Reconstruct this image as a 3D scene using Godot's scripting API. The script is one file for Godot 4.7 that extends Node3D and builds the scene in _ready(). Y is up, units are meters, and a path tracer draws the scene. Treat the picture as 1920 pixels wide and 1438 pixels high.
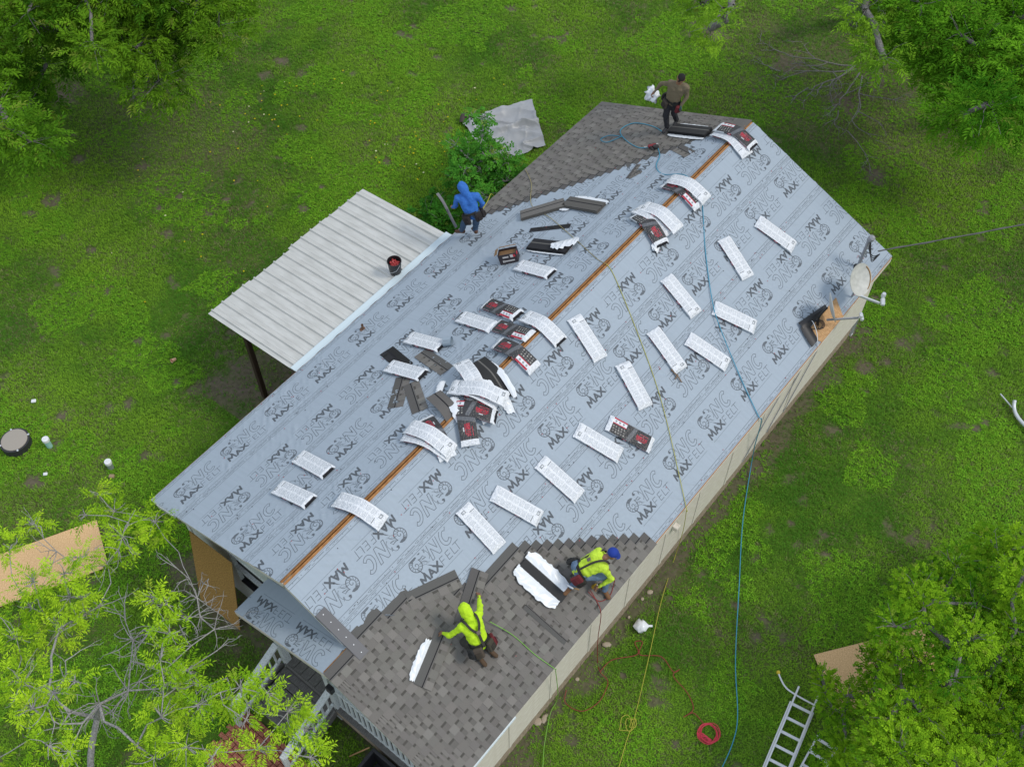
extends Node3D
# A hillside-free lawn with one low house being re-roofed, seen from a drone. Metres; y up; the ridge runs along z at x = 0.

const RIDGE := 4.4
const S := 0.4165
const NS := 1.08327
const HALF := 4.078
const LEN := 14.66
const SLOPE := 4.418
const FRONT := 0.57
const PX := 1.45

var rng := RandomNumberGenerator.new()
var taken := {}
var M := {}
var shingle_meshes: Array[ArrayMesh] = []


class MB:
	var v := PackedVector3Array()
	var n := PackedVector3Array()
	var t := PackedVector2Array()
	var c := PackedColorArray()
	var ix := PackedInt32Array()
	var col := Color.WHITE

	func vert(p: Vector3, nn: Vector3, uv := Vector2.ZERO) -> int:
		v.append(p)
		n.append(nn)
		t.append(uv)
		c.append(col)
		return v.size() - 1

	func face(a: int, b: int, d: int) -> void:   # counter-clockwise seen from outside
		ix.append(a)
		ix.append(d)
		ix.append(b)

	func tri(a: Vector3, b: Vector3, d: Vector3, ua := Vector2.ZERO, ub := Vector2.ZERO, ud := Vector2.ZERO) -> void:
		var nn := (b - a).cross(d - a).normalized()
		var k := vert(a, nn, ua)
		vert(b, nn, ub)
		vert(d, nn, ud)
		face(k, k + 1, k + 2)

	func quad(a: Vector3, b: Vector3, d: Vector3, e: Vector3, ua := Vector2.ZERO, ub := Vector2.ZERO, ud := Vector2.ZERO, ue := Vector2.ZERO) -> void:
		var nn := (d - a).cross(e - b).normalized()
		var k := vert(a, nn, ua)
		vert(b, nn, ub)
		vert(d, nn, ud)
		vert(e, nn, ue)
		face(k, k + 1, k + 2)
		face(k, k + 2, k + 3)

	func box(xf: Transform3D, size: Vector3, bev := 0.0) -> void:
		var h := size * 0.5
		var b := minf(bev, minf(h.x, minf(h.y, h.z)) * 0.9)
		for axis in 3:
			var u := (axis + 1) % 3
			var w := (axis + 2) % 3
			for sg in [-1.0, 1.0]:
				var p: Array[Vector3] = []
				var uv: Array[Vector2] = []
				for k in [[-1.0, -1.0], [1.0, -1.0], [1.0, 1.0], [-1.0, 1.0]]:
					var q := Vector3.ZERO
					q[axis] = sg * h[axis]
					q[u] = k[0] * (h[u] - b)
					q[w] = k[1] * (h[w] - b)
					p.append(xf * q)
					uv.append(Vector2(q[u], q[w]))
				if sg > 0:
					quad(p[0], p[1], p[2], p[3], uv[0], uv[1], uv[2], uv[3])
				else:
					quad(p[3], p[2], p[1], p[0], uv[3], uv[2], uv[1], uv[0])
		if b <= 0.0:
			return
		for axis in 3:
			var u := (axis + 1) % 3
			var w := (axis + 2) % 3
			for su in [-1.0, 1.0]:
				for sw in [-1.0, 1.0]:
					var q: Array[Vector3] = []
					for k in 4:
						var r := Vector3.ZERO
						r[axis] = (h[axis] - b) * (-1.0 if k == 0 or k == 3 else 1.0)
						r[u] = su * (h[u] if k < 2 else h[u] - b)
						r[w] = sw * (h[w] - b if k < 2 else h[w])
						q.append(xf * r)
					if su * sw > 0:
						quad(q[0], q[3], q[2], q[1])
						n[-1] = -n[-1]
					else:
						quad(q[0], q[1], q[2], q[3])
					var out := (xf.basis * axis_mix(u, w, su, sw)).normalized()
					for k in 4:
						n[n.size() - 1 - k] = out
		for sx in [-1.0, 1.0]:
			for sy in [-1.0, 1.0]:
				for sz in [-1.0, 1.0]:
					var a := xf * Vector3(sx * h.x, sy * (h.y - b), sz * (h.z - b))
					var d := xf * Vector3(sx * (h.x - b), sy * h.y, sz * (h.z - b))
					var e := xf * Vector3(sx * (h.x - b), sy * (h.y - b), sz * h.z)
					if sx * sy * sz > 0:
						tri(a, d, e)
					else:
						tri(a, e, d)

	func axis_mix(u: int, w: int, su: float, sw: float) -> Vector3:
		var r := Vector3.ZERO
		r[u] = su
		r[w] = sw
		return r

	func bar(a: Vector3, b: Vector3, wide: float, thick: float, up := Vector3.UP, bev := 0.0) -> void:   # a straight board from a to b
		var z := (b - a).normalized()
		var x := up.cross(z)
		x = x.normalized() if x.length() > 0.01 else Vector3.RIGHT.cross(z).normalized()
		box(Transform3D(Basis(x, z.cross(x), z), (a + b) * 0.5), Vector3(wide, thick, a.distance_to(b)), bev)

	func tube(p: PackedVector3Array, r0: float, r1: float, sides := 6, caps := true) -> void:
		var last := Vector3.ZERO
		var k0 := v.size()
		var m := p.size()
		for i in m:
			var d := (p[mini(i + 1, m - 1)] - p[maxi(i - 1, 0)]).normalized()
			var x := last
			if i == 0:
				x = Vector3.UP.cross(d) if absf(d.y) < 0.9 else Vector3.RIGHT.cross(d)
			x = (x - d * x.dot(d)).normalized()
			last = x
			var y := d.cross(x)
			var r := lerpf(r0, r1, float(i) / maxf(m - 1, 1))
			for k in sides:
				var a := TAU * k / sides
				var nn := x * cos(a) + y * sin(a)
				vert(p[i] + nn * r, nn, Vector2(float(k) / sides, i * 0.3))
		for i in m - 1:
			for k in sides:
				var a := k0 + i * sides + k
				var b := k0 + i * sides + (k + 1) % sides
				face(a, b, b + sides)
				face(a, b + sides, a + sides)
		if caps:
			for e in [0, m - 1]:
				var d := (p[0] - p[1]).normalized() if e == 0 else (p[m - 1] - p[m - 2]).normalized()
				var ctr := vert(p[e], d)
				var first := v.size()
				for k in sides:
					vert(v[k0 + e * sides + k], d)
				for k in sides:
					if e == 0:
						face(ctr, first + (k + 1) % sides, first + k)
					else:
						face(ctr, first + k, first + (k + 1) % sides)

	func lathe(profile: PackedVector2Array, xf: Transform3D, sides := 16) -> void:   # (radius, height)
		for i in profile.size() - 1:
			var a := profile[i]
			var b := profile[i + 1]
			var nn := Vector2(b.y - a.y, a.x - b.x).normalized()
			var k0 := v.size()
			for k in sides + 1:
				var g := TAU * k / sides
				var d := Vector3(cos(g), 0, sin(g))
				var nv := (xf.basis * (d * nn.x + Vector3.UP * nn.y)).normalized()
				vert(xf * (d * a.x + Vector3.UP * a.y), nv, Vector2(float(k) / sides, 0))
				vert(xf * (d * b.x + Vector3.UP * b.y), nv, Vector2(float(k) / sides, 1))
			for k in sides:
				var q := k0 + k * 2
				face(q, q + 1, q + 3)
				face(q, q + 3, q + 2)

	func grid(p: PackedVector3Array, nu: int, uv := PackedVector2Array()) -> void:   # rows of nu points, smooth; outside is where u x v points
		var nv := p.size() / nu
		var k0 := v.size()
		for i in p.size():
			var x := i % nu
			var y := i / nu
			var du := p[y * nu + mini(x + 1, nu - 1)] - p[y * nu + maxi(x - 1, 0)]
			var dv := p[mini(y + 1, nv - 1) * nu + x] - p[maxi(y - 1, 0) * nu + x]
			vert(p[i], du.cross(dv).normalized(), uv[i] if uv.size() else Vector2(float(x) / (nu - 1), float(y) / (nv - 1)))
		for y in nv - 1:
			for x in nu - 1:
				var a := k0 + y * nu + x
				face(a, a + 1, a + 1 + nu)
				face(a, a + 1 + nu, a + nu)

	func face_up(bias := 0.0) -> void:   # turn every loose triangle so that its front looks up
		for i in range(0, ix.size(), 3):
			var f := (v[ix[i + 2]] - v[ix[i]]).cross(v[ix[i + 1]] - v[ix[i]])
			if f.y < 0:
				var k := ix[i + 1]
				ix[i + 1] = ix[i + 2]
				ix[i + 2] = k
		for i in n.size():
			if n[i].y < 0:
				n[i] = -n[i]
			n[i] = n[i].lerp(Vector3.UP, bias).normalized()

	func smooth_normals(k0 := 0) -> void:
		for i in range(k0, n.size()):
			n[i] = Vector3.ZERO
		for i in range(0, ix.size(), 3):
			var a := ix[i]
			var b := ix[i + 1]
			var d := ix[i + 2]
			if a < k0:
				continue
			var f := (v[d] - v[a]).cross(v[b] - v[a])
			n[a] += f
			n[b] += f
			n[d] += f
		for i in range(k0, n.size()):
			n[i] = n[i].normalized() if n[i].length_squared() > 0 else Vector3.UP

	func mesh(mat: Material) -> ArrayMesh:
		var a := []
		a.resize(Mesh.ARRAY_MAX)
		a[Mesh.ARRAY_VERTEX] = v
		a[Mesh.ARRAY_NORMAL] = n
		a[Mesh.ARRAY_TEX_UV] = t
		a[Mesh.ARRAY_COLOR] = c
		a[Mesh.ARRAY_INDEX] = ix
		var m := ArrayMesh.new()
		m.add_surface_from_arrays(Mesh.PRIMITIVE_TRIANGLES, a)
		m.surface_set_material(0, mat)
		return m


func numbered(called: String) -> String:
	taken[called] = taken.get(called, -1) + 1
	return called if taken[called] == 0 else "%s_%03d" % [called, taken[called]]


func thing(called: String, label: String, category: String, at := Transform3D(), group := "") -> Node3D:
	var o := Node3D.new()
	o.name = numbered(called)
	add_child(o)
	o.transform = at
	tag(o, label, category, group)
	return o


func tag(o: Node3D, label: String, category: String, group := "") -> Node3D:
	o.set_meta("label", label)
	o.set_meta("category", category)
	if group:
		o.set_meta("group", group)
	return o


func part(called: String, mesh: Mesh, parent: Node3D, at := Transform3D()) -> MeshInstance3D:
	var o := MeshInstance3D.new()
	o.mesh = mesh
	o.name = called
	o.transform = at
	parent.add_child(o, true)
	return o


func single(called: String, mesh: Mesh, label: String, category: String, at := Transform3D(), group := "") -> MeshInstance3D:
	var o := MeshInstance3D.new()
	o.mesh = mesh
	o.name = numbered(called)
	add_child(o)
	o.transform = at
	tag(o, label, category, group)
	return o


func lin(r: float, g: float, b: float) -> Color:   # a linear base colour for albedo_color
	return Color(r, g, b).linear_to_srgb()


func plain(r: float, g: float, b: float, rough := 0.7, metal := 0.0) -> StandardMaterial3D:
	var m := StandardMaterial3D.new()
	m.albedo_color = lin(r, g, b)
	m.roughness = rough
	m.metallic = metal
	return m


func noise(freq: float, octaves := 4, sd := 1, kind := FastNoiseLite.TYPE_SIMPLEX_SMOOTH) -> FastNoiseLite:
	var f := FastNoiseLite.new()
	f.noise_type = kind
	f.frequency = freq
	f.fractal_octaves = octaves
	f.seed = sd
	return f


func noise_tex(size: int, freq: float, lo: Color, hi: Color, sd := 1, octaves := 4, mid := Color(0, 0, 0, 0)) -> ImageTexture:   # colours are linear
	var f := noise(freq, octaves, sd)
	var im := f.get_seamless_image(size, size)
	im.convert(Image.FORMAT_L8)
	var d := im.get_data()
	var ramp := PackedByteArray()
	ramp.resize(256 * 3)
	for i in 256:
		var x := clampf((i / 255.0 - 0.15) / 0.7, 0, 1)
		var q := lo.lerp(hi, x)
		if mid.a > 0:
			q = lo.lerp(mid, x * 2) if x < 0.5 else mid.lerp(hi, x * 2 - 1)
		q = q.linear_to_srgb()
		ramp[i * 3] = int(q.r * 255)
		ramp[i * 3 + 1] = int(q.g * 255)
		ramp[i * 3 + 2] = int(q.b * 255)
	var out := PackedByteArray()
	out.resize(size * size * 3)
	for i in size * size:
		var k := d[i] * 3
		out[i * 3] = ramp[k]
		out[i * 3 + 1] = ramp[k + 1]
		out[i * 3 + 2] = ramp[k + 2]
	return ImageTexture.create_from_image(Image.create_from_data(size, size, false, Image.FORMAT_RGB8, out))


func triplanar(m: StandardMaterial3D, tex: Texture2D, scale: Vector3, world := false) -> StandardMaterial3D:
	m.albedo_color = Color.WHITE
	m.albedo_texture = tex
	m.uv1_triplanar = true
	m.uv1_world_triplanar = world
	m.uv1_scale = scale
	return m


# ---- the roof's own axes: u runs down the slope from the ridge (negative on the side with the metal canopy), z along the ridge, h off the surface
func on_roof(u: float, z: float, h := 0.0) -> Vector3:
	var sd := 1.0 if u >= 0 else -1.0
	var a := absf(u)
	return Vector3(sd * a / NS, RIDGE - S * a / NS, z) + Vector3(sd * S, 1, 0) * (h / NS)


func roof_basis(u: float, deg := 0.0) -> Basis:   # local x down the +u way turned by deg towards +z, local y off the roof
	var sd := 1.0 if u >= 0 else -1.0
	var e := Vector3(1, -sd * S, 0) / NS
	var y := Vector3(sd * S, 1, 0) / NS
	var a := deg_to_rad(deg)
	var x := e * cos(a) + Vector3(0, 0, 1) * sin(a)
	return Basis(x, y, x.cross(y))


func roof_at(u: float, z: float, deg := 0.0, h := 0.0) -> Transform3D:
	return Transform3D(roof_basis(u, deg), on_roof(u, z, h))


func curve(p: PackedVector3Array, steps := 6) -> PackedVector3Array:   # a smooth line through the points
	var out := PackedVector3Array()
	for i in p.size() - 1:
		var a := p[maxi(i - 1, 0)]
		var b := p[i]
		var d := p[i + 1]
		var e := p[mini(i + 2, p.size() - 1)]
		for k in steps:
			out.append(b.cubic_interpolate(d, a, e, float(k) / steps))
	out.append(p[-1])
	return out


func _ready() -> void:
	rng.seed = 20
	var cam := Camera3D.new()
	cam.name = "camera"
	add_child(cam)
	cam.position = Vector3(8.192, 21.916, 3.837)
	cam.rotation_order = EULER_ORDER_YXZ
	cam.rotation = Vector3(-0.95937, 0.68948, -0.00483)
	cam.fov = 37.524
	cam.near = 0.1
	cam.far = 900.0
	cam.current = true
	var env := Environment.new()
	env.background_mode = Environment.BG_SKY
	var sky := Sky.new()
	var sm := ProceduralSkyMaterial.new()
	sm.sky_top_color = Color(0.80, 0.85, 0.92)
	sm.sky_horizon_color = Color(0.86, 0.88, 0.90)
	sm.sky_curve = 0.2
	sm.ground_bottom_color = Color(0.16, 0.19, 0.10)
	sm.ground_horizon_color = Color(0.45, 0.48, 0.42)
	sm.sun_angle_max = 2.0
	sky.sky_material = sm
	env.sky = sky
	env.tonemap_mode = Environment.TONE_MAPPER_LINEAR
	env.tonemap_exposure = 1.06
	env.sdfgi_enabled = true
	env.ssao_enabled = true
	env.ssil_enabled = true
	var we := WorldEnvironment.new()
	we.name = "world_environment"
	we.environment = env
	add_child(we)
	var sun := DirectionalLight3D.new()
	sun.name = "sun"
	add_child(sun)
	sun.light_energy = 0.48
	sun.light_angular_distance = 15.0
	sun.light_color = Color(1.0, 0.97, 0.92)
	sun.shadow_enabled = true
	sun.sky_mode = DirectionalLight3D.SKY_MODE_LIGHT_ONLY
	sun.look_at_from_position(Vector3(6.5, 9, -3.5), Vector3.ZERO)
	lawn_setup()
	build_ground()
	build_materials()
	build_house()
	build_grass()
	build_bundles()
	build_things()
	build_people()
	build_trees()

# bare soil: x, z, radius. Foliage clumps: x, y, z, radius. Bare twigs: x, y, z.
var BARE_SOIL := [-14.1,-7.2,0.29, -12.4,-7.1,0.13, -14.2,-12.0,0.24, -14.3,-12.7,0.25, -12.7,-4.4,0.14, -6.9,-4.3,0.38, -6.9,-3.6,0.43, -14.9,-4.9,0.29, -15.6,-6.3,0.24, -15.0,-4.2,0.20, -12.5,-6.5,0.13, -11.6,-6.0,0.17, 4.7,-13.7,0.25, 4.1,-12.5,0.18, 5.0,-14.2,0.12, 7.6,-14.1,0.12, 7.5,-13.8,0.12, 3.8,-15.8,0.12, 4.7,-17.8,0.12, -12.4,-15.9,0.18, -12.3,-16.4,0.15, -10.8,-15.8,0.16, -9.6,-16.4,0.09, -9.2,-18.4,0.10, -9.0,-11.6,0.15, -9.7,-9.8,0.10, -9.5,-8.9,0.17, -11.3,-7.8,0.14, -11.3,-7.2,0.13, 6.3,-6.3,0.15, 5.6,-6.6,0.10, 6.2,-9.2,0.12, 6.5,-8.8,0.13, 5.5,-9.0,0.10, 3.9,-9.4,0.17, 4.7,-3.9,0.09, 4.7,-2.2,0.17, -10.6,-19.0,0.20, -8.2,-1.9,0.18, -9.1,-0.7,0.17, -8.2,0.8,0.24, -5.9,0.6,0.23, -5.1,-0.7,0.28, 5.0,-15.0,0.16, 7.1,-15.5,0.15, 6.3,-3.4,0.10, 5.1,-4.5,0.11, -1.8,-18.6,0.21, 0.4,-17.8,0.20, 1.7,-19.6,0.43, -0.5,-21.7,0.61, -2.5,-22.1,0.63, -5.1,-22.0,0.48, -18.2,-7.8,0.62, -17.0,-10.8,0.64, -7.8,-3.0,0.13, -9.5,-3.2,0.16, -11.3,-3.8,0.16, -8.3,-6.8,0.19, -6.7,-9.9,0.11]
var PECAN_LEAFY := [-4.68,3.05,0.65,0.24, -4.23,2.95,0.66,0.29, -4.30,3.43,1.12,0.19, -5.17,3.03,1.84,0.24, -3.48,2.93,0.33,0.44, -3.31,3.60,1.00,0.38, -2.86,4.65,2.23,0.26, -3.31,4.42,2.65,0.31, -3.10,4.32,1.84,0.22, -3.12,3.53,1.55,0.24, -2.71,4.22,2.42,0.39, -3.34,3.74,2.91,0.40, -3.13,3.66,3.44,0.45, -2.69,3.70,2.86,0.36, -2.49,3.84,2.40,0.22, -1.26,4.81,1.58,0.25, -1.08,4.67,1.53,0.21, -0.58,4.79,1.84,0.29, -0.28,4.97,2.26,0.24, -0.37,3.87,1.97,0.26, -2.21,4.06,3.85,0.43, -1.37,4.67,4.00,0.31, -1.15,4.97,3.64,0.20, -0.87,5.27,3.33,0.19, -0.48,5.11,4.20,0.31, -0.75,3.93,4.06,0.24, 0.10,4.65,2.36,0.32, 0.57,4.63,2.35,0.31, 0.25,4.62,2.83,0.31, 0.39,4.00,3.26,0.37, 0.79,4.33,2.85,0.36, 0.32,3.50,1.88,0.30, 0.91,4.73,1.73,0.26, 1.18,4.44,1.49,0.29, 1.41,3.78,1.40,0.34, 1.65,3.26,1.38,0.30, 2.33,4.17,1.74,0.31, 1.54,4.01,2.17,0.28, 1.41,4.78,2.73,0.24, 1.28,4.56,2.01,0.20, -4.65,3.67,2.48,0.28, -4.18,3.66,3.67,0.45, -2.67,4.16,4.50,0.41, -1.68,3.88,5.13,0.40, 0.24,3.81,4.16,0.40, -0.64,3.85,4.90,0.40, 1.88,4.44,3.04,0.31]
var PECAN_BARE := [-1.65,3.04,0.86, -0.92,3.12,1.10, -0.14,3.94,1.21, -1.45,3.89,2.20, -1.25,4.15,1.93, -2.08,3.58,0.81, -1.60,3.33,0.53, -1.40,5.04,3.21, -1.07,4.16,3.19, -1.77,3.98,2.07, -0.46,3.89,2.46, 0.33,4.06,1.67, -2.54,3.73,3.85, -2.33,3.77,1.98, -0.86,4.26,1.42, -4.68,3.18,1.90, -3.51,3.50,0.74]
var EDGE_TREE := [-15.6,4.2,-4.9,0.92, -17.6,2.0,-6.5,0.70, -15.8,3.0,-6.6,0.92, -17.0,2.7,-4.7,0.66, -16.8,3.0,-5.3,0.92, -17.5,2.1,-6.2,0.66, -16.1,2.5,-5.0,0.62, -14.7,3.7,-4.6,0.65, -15.3,2.6,-5.4,0.94, -13.0,4.5,-3.5,0.76, -15.6,2.1,-4.7,0.74, -12.5,4.1,-4.1,0.77]
var CORNER_TREE := [-19.6,2.9,-8.4,0.66, -15.3,5.5,-7.6,0.79, -15.6,4.9,-8.3,0.91, -14.2,5.2,-8.6,0.97, -14.2,4.9,-9.4,0.87, -14.2,4.5,-10.4,0.89, -12.5,5.4,-9.6,0.67, -12.7,4.5,-11.0,0.66, -19.9,2.7,-7.3,0.70, -16.6,4.7,-6.5,0.97, -15.9,5.3,-6.7,0.64, -15.5,4.9,-7.5,0.92, -14.4,5.1,-7.5,0.71, -14.1,5.2,-8.0,0.92, -17.0,2.6,-10.0,0.65, -13.2,5.1,-8.7,0.86, -13.3,4.8,-9.3,0.83, -12.3,5.0,-9.2,0.67, -12.0,4.9,-10.2,0.75, -19.1,2.8,-6.8,0.86, -17.0,3.8,-6.5,0.95, -15.0,5.1,-6.3,0.71, -16.0,3.8,-7.0,0.93, -16.5,3.0,-7.8,0.69, -14.7,4.1,-7.9,0.97, -15.2,3.4,-9.1,0.84, -13.7,4.0,-8.7,0.67, -13.6,3.6,-9.2,0.92, -11.8,4.5,-9.3,0.86, -13.2,4.9,-6.7,0.70, -13.1,4.2,-7.7,0.77, -13.5,3.7,-8.6,0.98, -12.6,3.4,-7.7,0.97]
var FAR_TREE := [0.2,4.2,-22.1,0.78, 1.7,5.1,-22.1,0.86, 2.4,4.9,-22.5,0.70, 3.1,6.0,-21.1,0.97, -0.1,3.3,-22.7,0.73, 1.5,5.7,-19.1,0.92, 1.0,3.9,-22.6,0.98, 2.2,5.0,-20.9,0.84, 2.7,4.6,-22.7,0.70, 2.6,3.9,-24.0,0.68, 1.8,5.1,-19.0,0.90, 2.7,5.6,-18.8,0.90, 2.9,5.2,-20.0,0.84, 3.3,5.5,-20.2,0.81, 3.6,5.6,-20.4,0.73, 2.0,4.2,-20.0,0.79, 2.0,3.1,-21.2,0.99, 3.1,5.5,-18.8,0.94, 3.4,4.4,-20.5,0.90, 4.4,6.0,-18.5,0.89, 2.8,3.3,-20.4,0.86, 3.7,4.9,-18.9,0.96, 3.9,4.9,-19.4,0.73, 4.5,3.9,-20.8,0.96, 3.8,5.0,-17.2,0.89, 4.3,6.0,-16.5,0.77, 4.3,4.5,-18.4,0.84, 4.6,3.6,-20.5,0.67]
var STUMP_TREE := [-0.4,5.4,-19.5,0.47, -0.2,5.0,-20.4,0.44, 0.2,5.2,-20.5,0.44, 0.3,5.5,-18.9,0.64, 0.3,5.2,-19.8,0.45, 0.6,5.6,-18.2,0.61, 0.1,4.0,-20.9,0.66, 0.7,4.6,-18.8,0.59, 0.6,4.1,-19.9,0.51, 1.2,4.3,-19.8,0.63, 1.6,5.3,-17.4,0.66]
var STUMP_TREE_TIP := [-3.8,4.2,-18.9,0.62, -2.8,5.3,-18.0,0.60, -3.9,4.1,-18.2,0.57, -3.7,4.1,-18.8,0.47, -3.2,4.4,-17.5,0.62, -1.7,6.0,-15.7,0.41, -2.1,5.1,-16.0,0.52]
var OAK := [7.8,0.8,-6.0,0.26, 8.0,0.9,-5.8,0.30, 8.5,1.2,-6.7,0.38, 8.4,1.0,-5.9,0.36, 8.7,1.2,-6.2,0.40, 8.4,1.4,-7.0,0.36, 8.3,1.2,-5.4,0.30, 9.0,1.5,-10.3,0.42, 9.6,2.2,-10.2,0.44, 9.8,3.3,-9.6,0.52, 8.5,1.5,-8.8,0.42, 8.7,2.2,-8.9,0.48, 9.3,2.0,-9.6,0.57, 9.7,3.4,-8.6,0.47, 10.1,2.5,-9.7,0.50, 8.4,2.9,-7.5,0.55, 8.6,3.3,-7.1,0.43, 9.3,2.7,-8.1,0.54, 9.4,2.3,-8.7,0.61, 9.9,1.9,-9.2,0.58, 8.4,3.4,-6.4,0.48, 9.2,3.2,-6.8,0.46, 9.5,3.6,-6.9,0.41, 9.6,2.4,-8.0,0.51, 10.1,2.8,-8.0,0.56, 10.6,2.9,-8.4,0.43, 8.8,1.5,-6.9,0.56, 9.2,1.6,-7.0,0.59, 9.7,1.9,-7.5,0.50, 10.1,2.5,-7.5,0.47, 10.5,2.4,-8.1,0.57, 10.9,2.6,-8.1,0.46, 9.0,2.8,-5.8,0.49, 9.7,2.0,-6.6,0.61, 9.6,3.6,-6.1,0.42, 10.3,1.2,-7.4,0.57, 10.7,1.8,-7.8,0.64, 11.0,2.3,-7.8,0.58, 9.1,3.0,-5.1,0.54, 9.5,2.0,-5.9,0.57, 9.5,3.0,-5.5,0.54, 10.2,2.2,-6.1,0.58, 10.5,2.1,-6.8,0.46, 10.9,1.5,-7.3,0.52, 11.3,3.3,-6.6,0.49, 8.9,1.4,-4.7,0.63, 9.4,3.2,-4.4,0.58, 9.5,3.3,-4.6,0.55, 10.1,1.9,-5.5,0.49, 10.3,2.7,-5.3,0.57, 10.6,2.3,-6.1,0.62, 11.1,2.2,-6.5,0.61, 11.7,1.2,-7.1,0.58, 9.1,1.5,-4.5,0.50, 9.4,2.6,-4.1,0.57, 10.0,3.1,-4.4,0.64, 10.4,2.0,-5.2,0.53, 10.6,3.4,-4.8,0.58, 10.9,2.7,-5.6,0.46, 11.5,1.2,-6.7,0.64]
var SAPLING := [-6.7,1.7,-12.0,0.30, -7.3,0.6,-13.1,0.32, -7.0,0.6,-13.3,0.37, -6.2,1.4,-12.7,0.40, -6.2,1.6,-11.9,0.43, -6.5,0.9,-12.6,0.37, -5.7,1.8,-12.2,0.39, -5.3,1.6,-12.4,0.42, -6.6,0.8,-11.8,0.31, -5.8,1.8,-11.3,0.37, -5.8,1.4,-11.9,0.33, -6.1,0.6,-12.8,0.35, -5.4,1.0,-12.5,0.44, -5.8,1.1,-11.5,0.38, -5.8,0.9,-11.9,0.43, -5.6,1.0,-12.1,0.30, -5.1,1.3,-12.1,0.33, -5.4,1.2,-11.5,0.38, -4.8,1.8,-11.0,0.34]
var BUSH := [-6.5,0.5,-10.9,0.42, -6.4,0.5,-10.5,0.48, -5.9,0.7,-10.4,0.41, -6.0,0.6,-10.8,0.45, -5.9,0.5,-10.5,0.42, -5.6,0.4,-10.6,0.41]


# ---- the lawn
var lawn_a := FastNoiseLite.new()
var lawn_b := FastNoiseLite.new()
var lawn_c := FastNoiseLite.new()
var soil_cells := {}

func lawn_setup() -> void:
	lawn_a = noise(0.16, 3, 11)
	lawn_b = noise(1.1, 3, 12)
	lawn_c = noise(0.42, 3, 13)
	for i in range(0, BARE_SOIL.size(), 3):
		var p := Vector2(BARE_SOIL[i], BARE_SOIL[i + 1])
		for x in range(-1, 2):
			for y in range(-1, 2):
				var k := Vector2i(floori(p.x) + x, floori(p.y) + y)
				if not soil_cells.has(k):
					soil_cells[k] = []
				soil_cells[k].append(Vector3(p.x, p.y, BARE_SOIL[i + 2]))


func worn(x: float, z: float) -> float:   # how thin the grass is: 0 lush, 1 bare
	var w := 0.0
	for s in soil_cells.get(Vector2i(floori(x), floori(z)), []):
		var d: float = Vector2(x - s.x, (z - s.y) * 1.15).length() / s.z + lawn_b.get_noise_2d(x * 2.5, z * 2.5) * 0.7
		w = maxf(w, 0.85 * smoothstep(1.45, 0.40, d))
	w = maxf(w, 0.7 * smoothstep(0.34, 0.74, lawn_b.get_noise_2d(x, z) + 0.30 * lawn_c.get_noise_2d(x, z)))
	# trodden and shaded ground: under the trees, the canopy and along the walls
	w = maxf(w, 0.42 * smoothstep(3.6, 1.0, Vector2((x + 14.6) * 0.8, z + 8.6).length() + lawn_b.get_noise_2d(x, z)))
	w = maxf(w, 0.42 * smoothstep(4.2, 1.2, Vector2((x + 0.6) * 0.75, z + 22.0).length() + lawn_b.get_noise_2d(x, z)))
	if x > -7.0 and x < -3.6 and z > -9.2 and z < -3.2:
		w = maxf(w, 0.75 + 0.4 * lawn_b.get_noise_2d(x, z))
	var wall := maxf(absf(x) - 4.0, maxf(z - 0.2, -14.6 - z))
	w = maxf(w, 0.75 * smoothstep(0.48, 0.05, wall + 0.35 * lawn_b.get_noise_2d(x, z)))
	return clampf(w, 0, 1)


func brown(x: float, z: float) -> float:   # how much dead thatch is mixed in
	var far := smoothstep(-14.0, -24.0, z - 0.25 * x) * 0.55
	var left := smoothstep(-1.0, 2.0, z) * smoothstep(-3.0, -7.0, x) * 0.5
	return clampf(0.34 + 0.85 * lawn_c.get_noise_2d(x + 40, z) + 0.4 * lawn_a.get_noise_2d(x, z + 70) + far * 0.6 + left, 0, 1)


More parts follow.
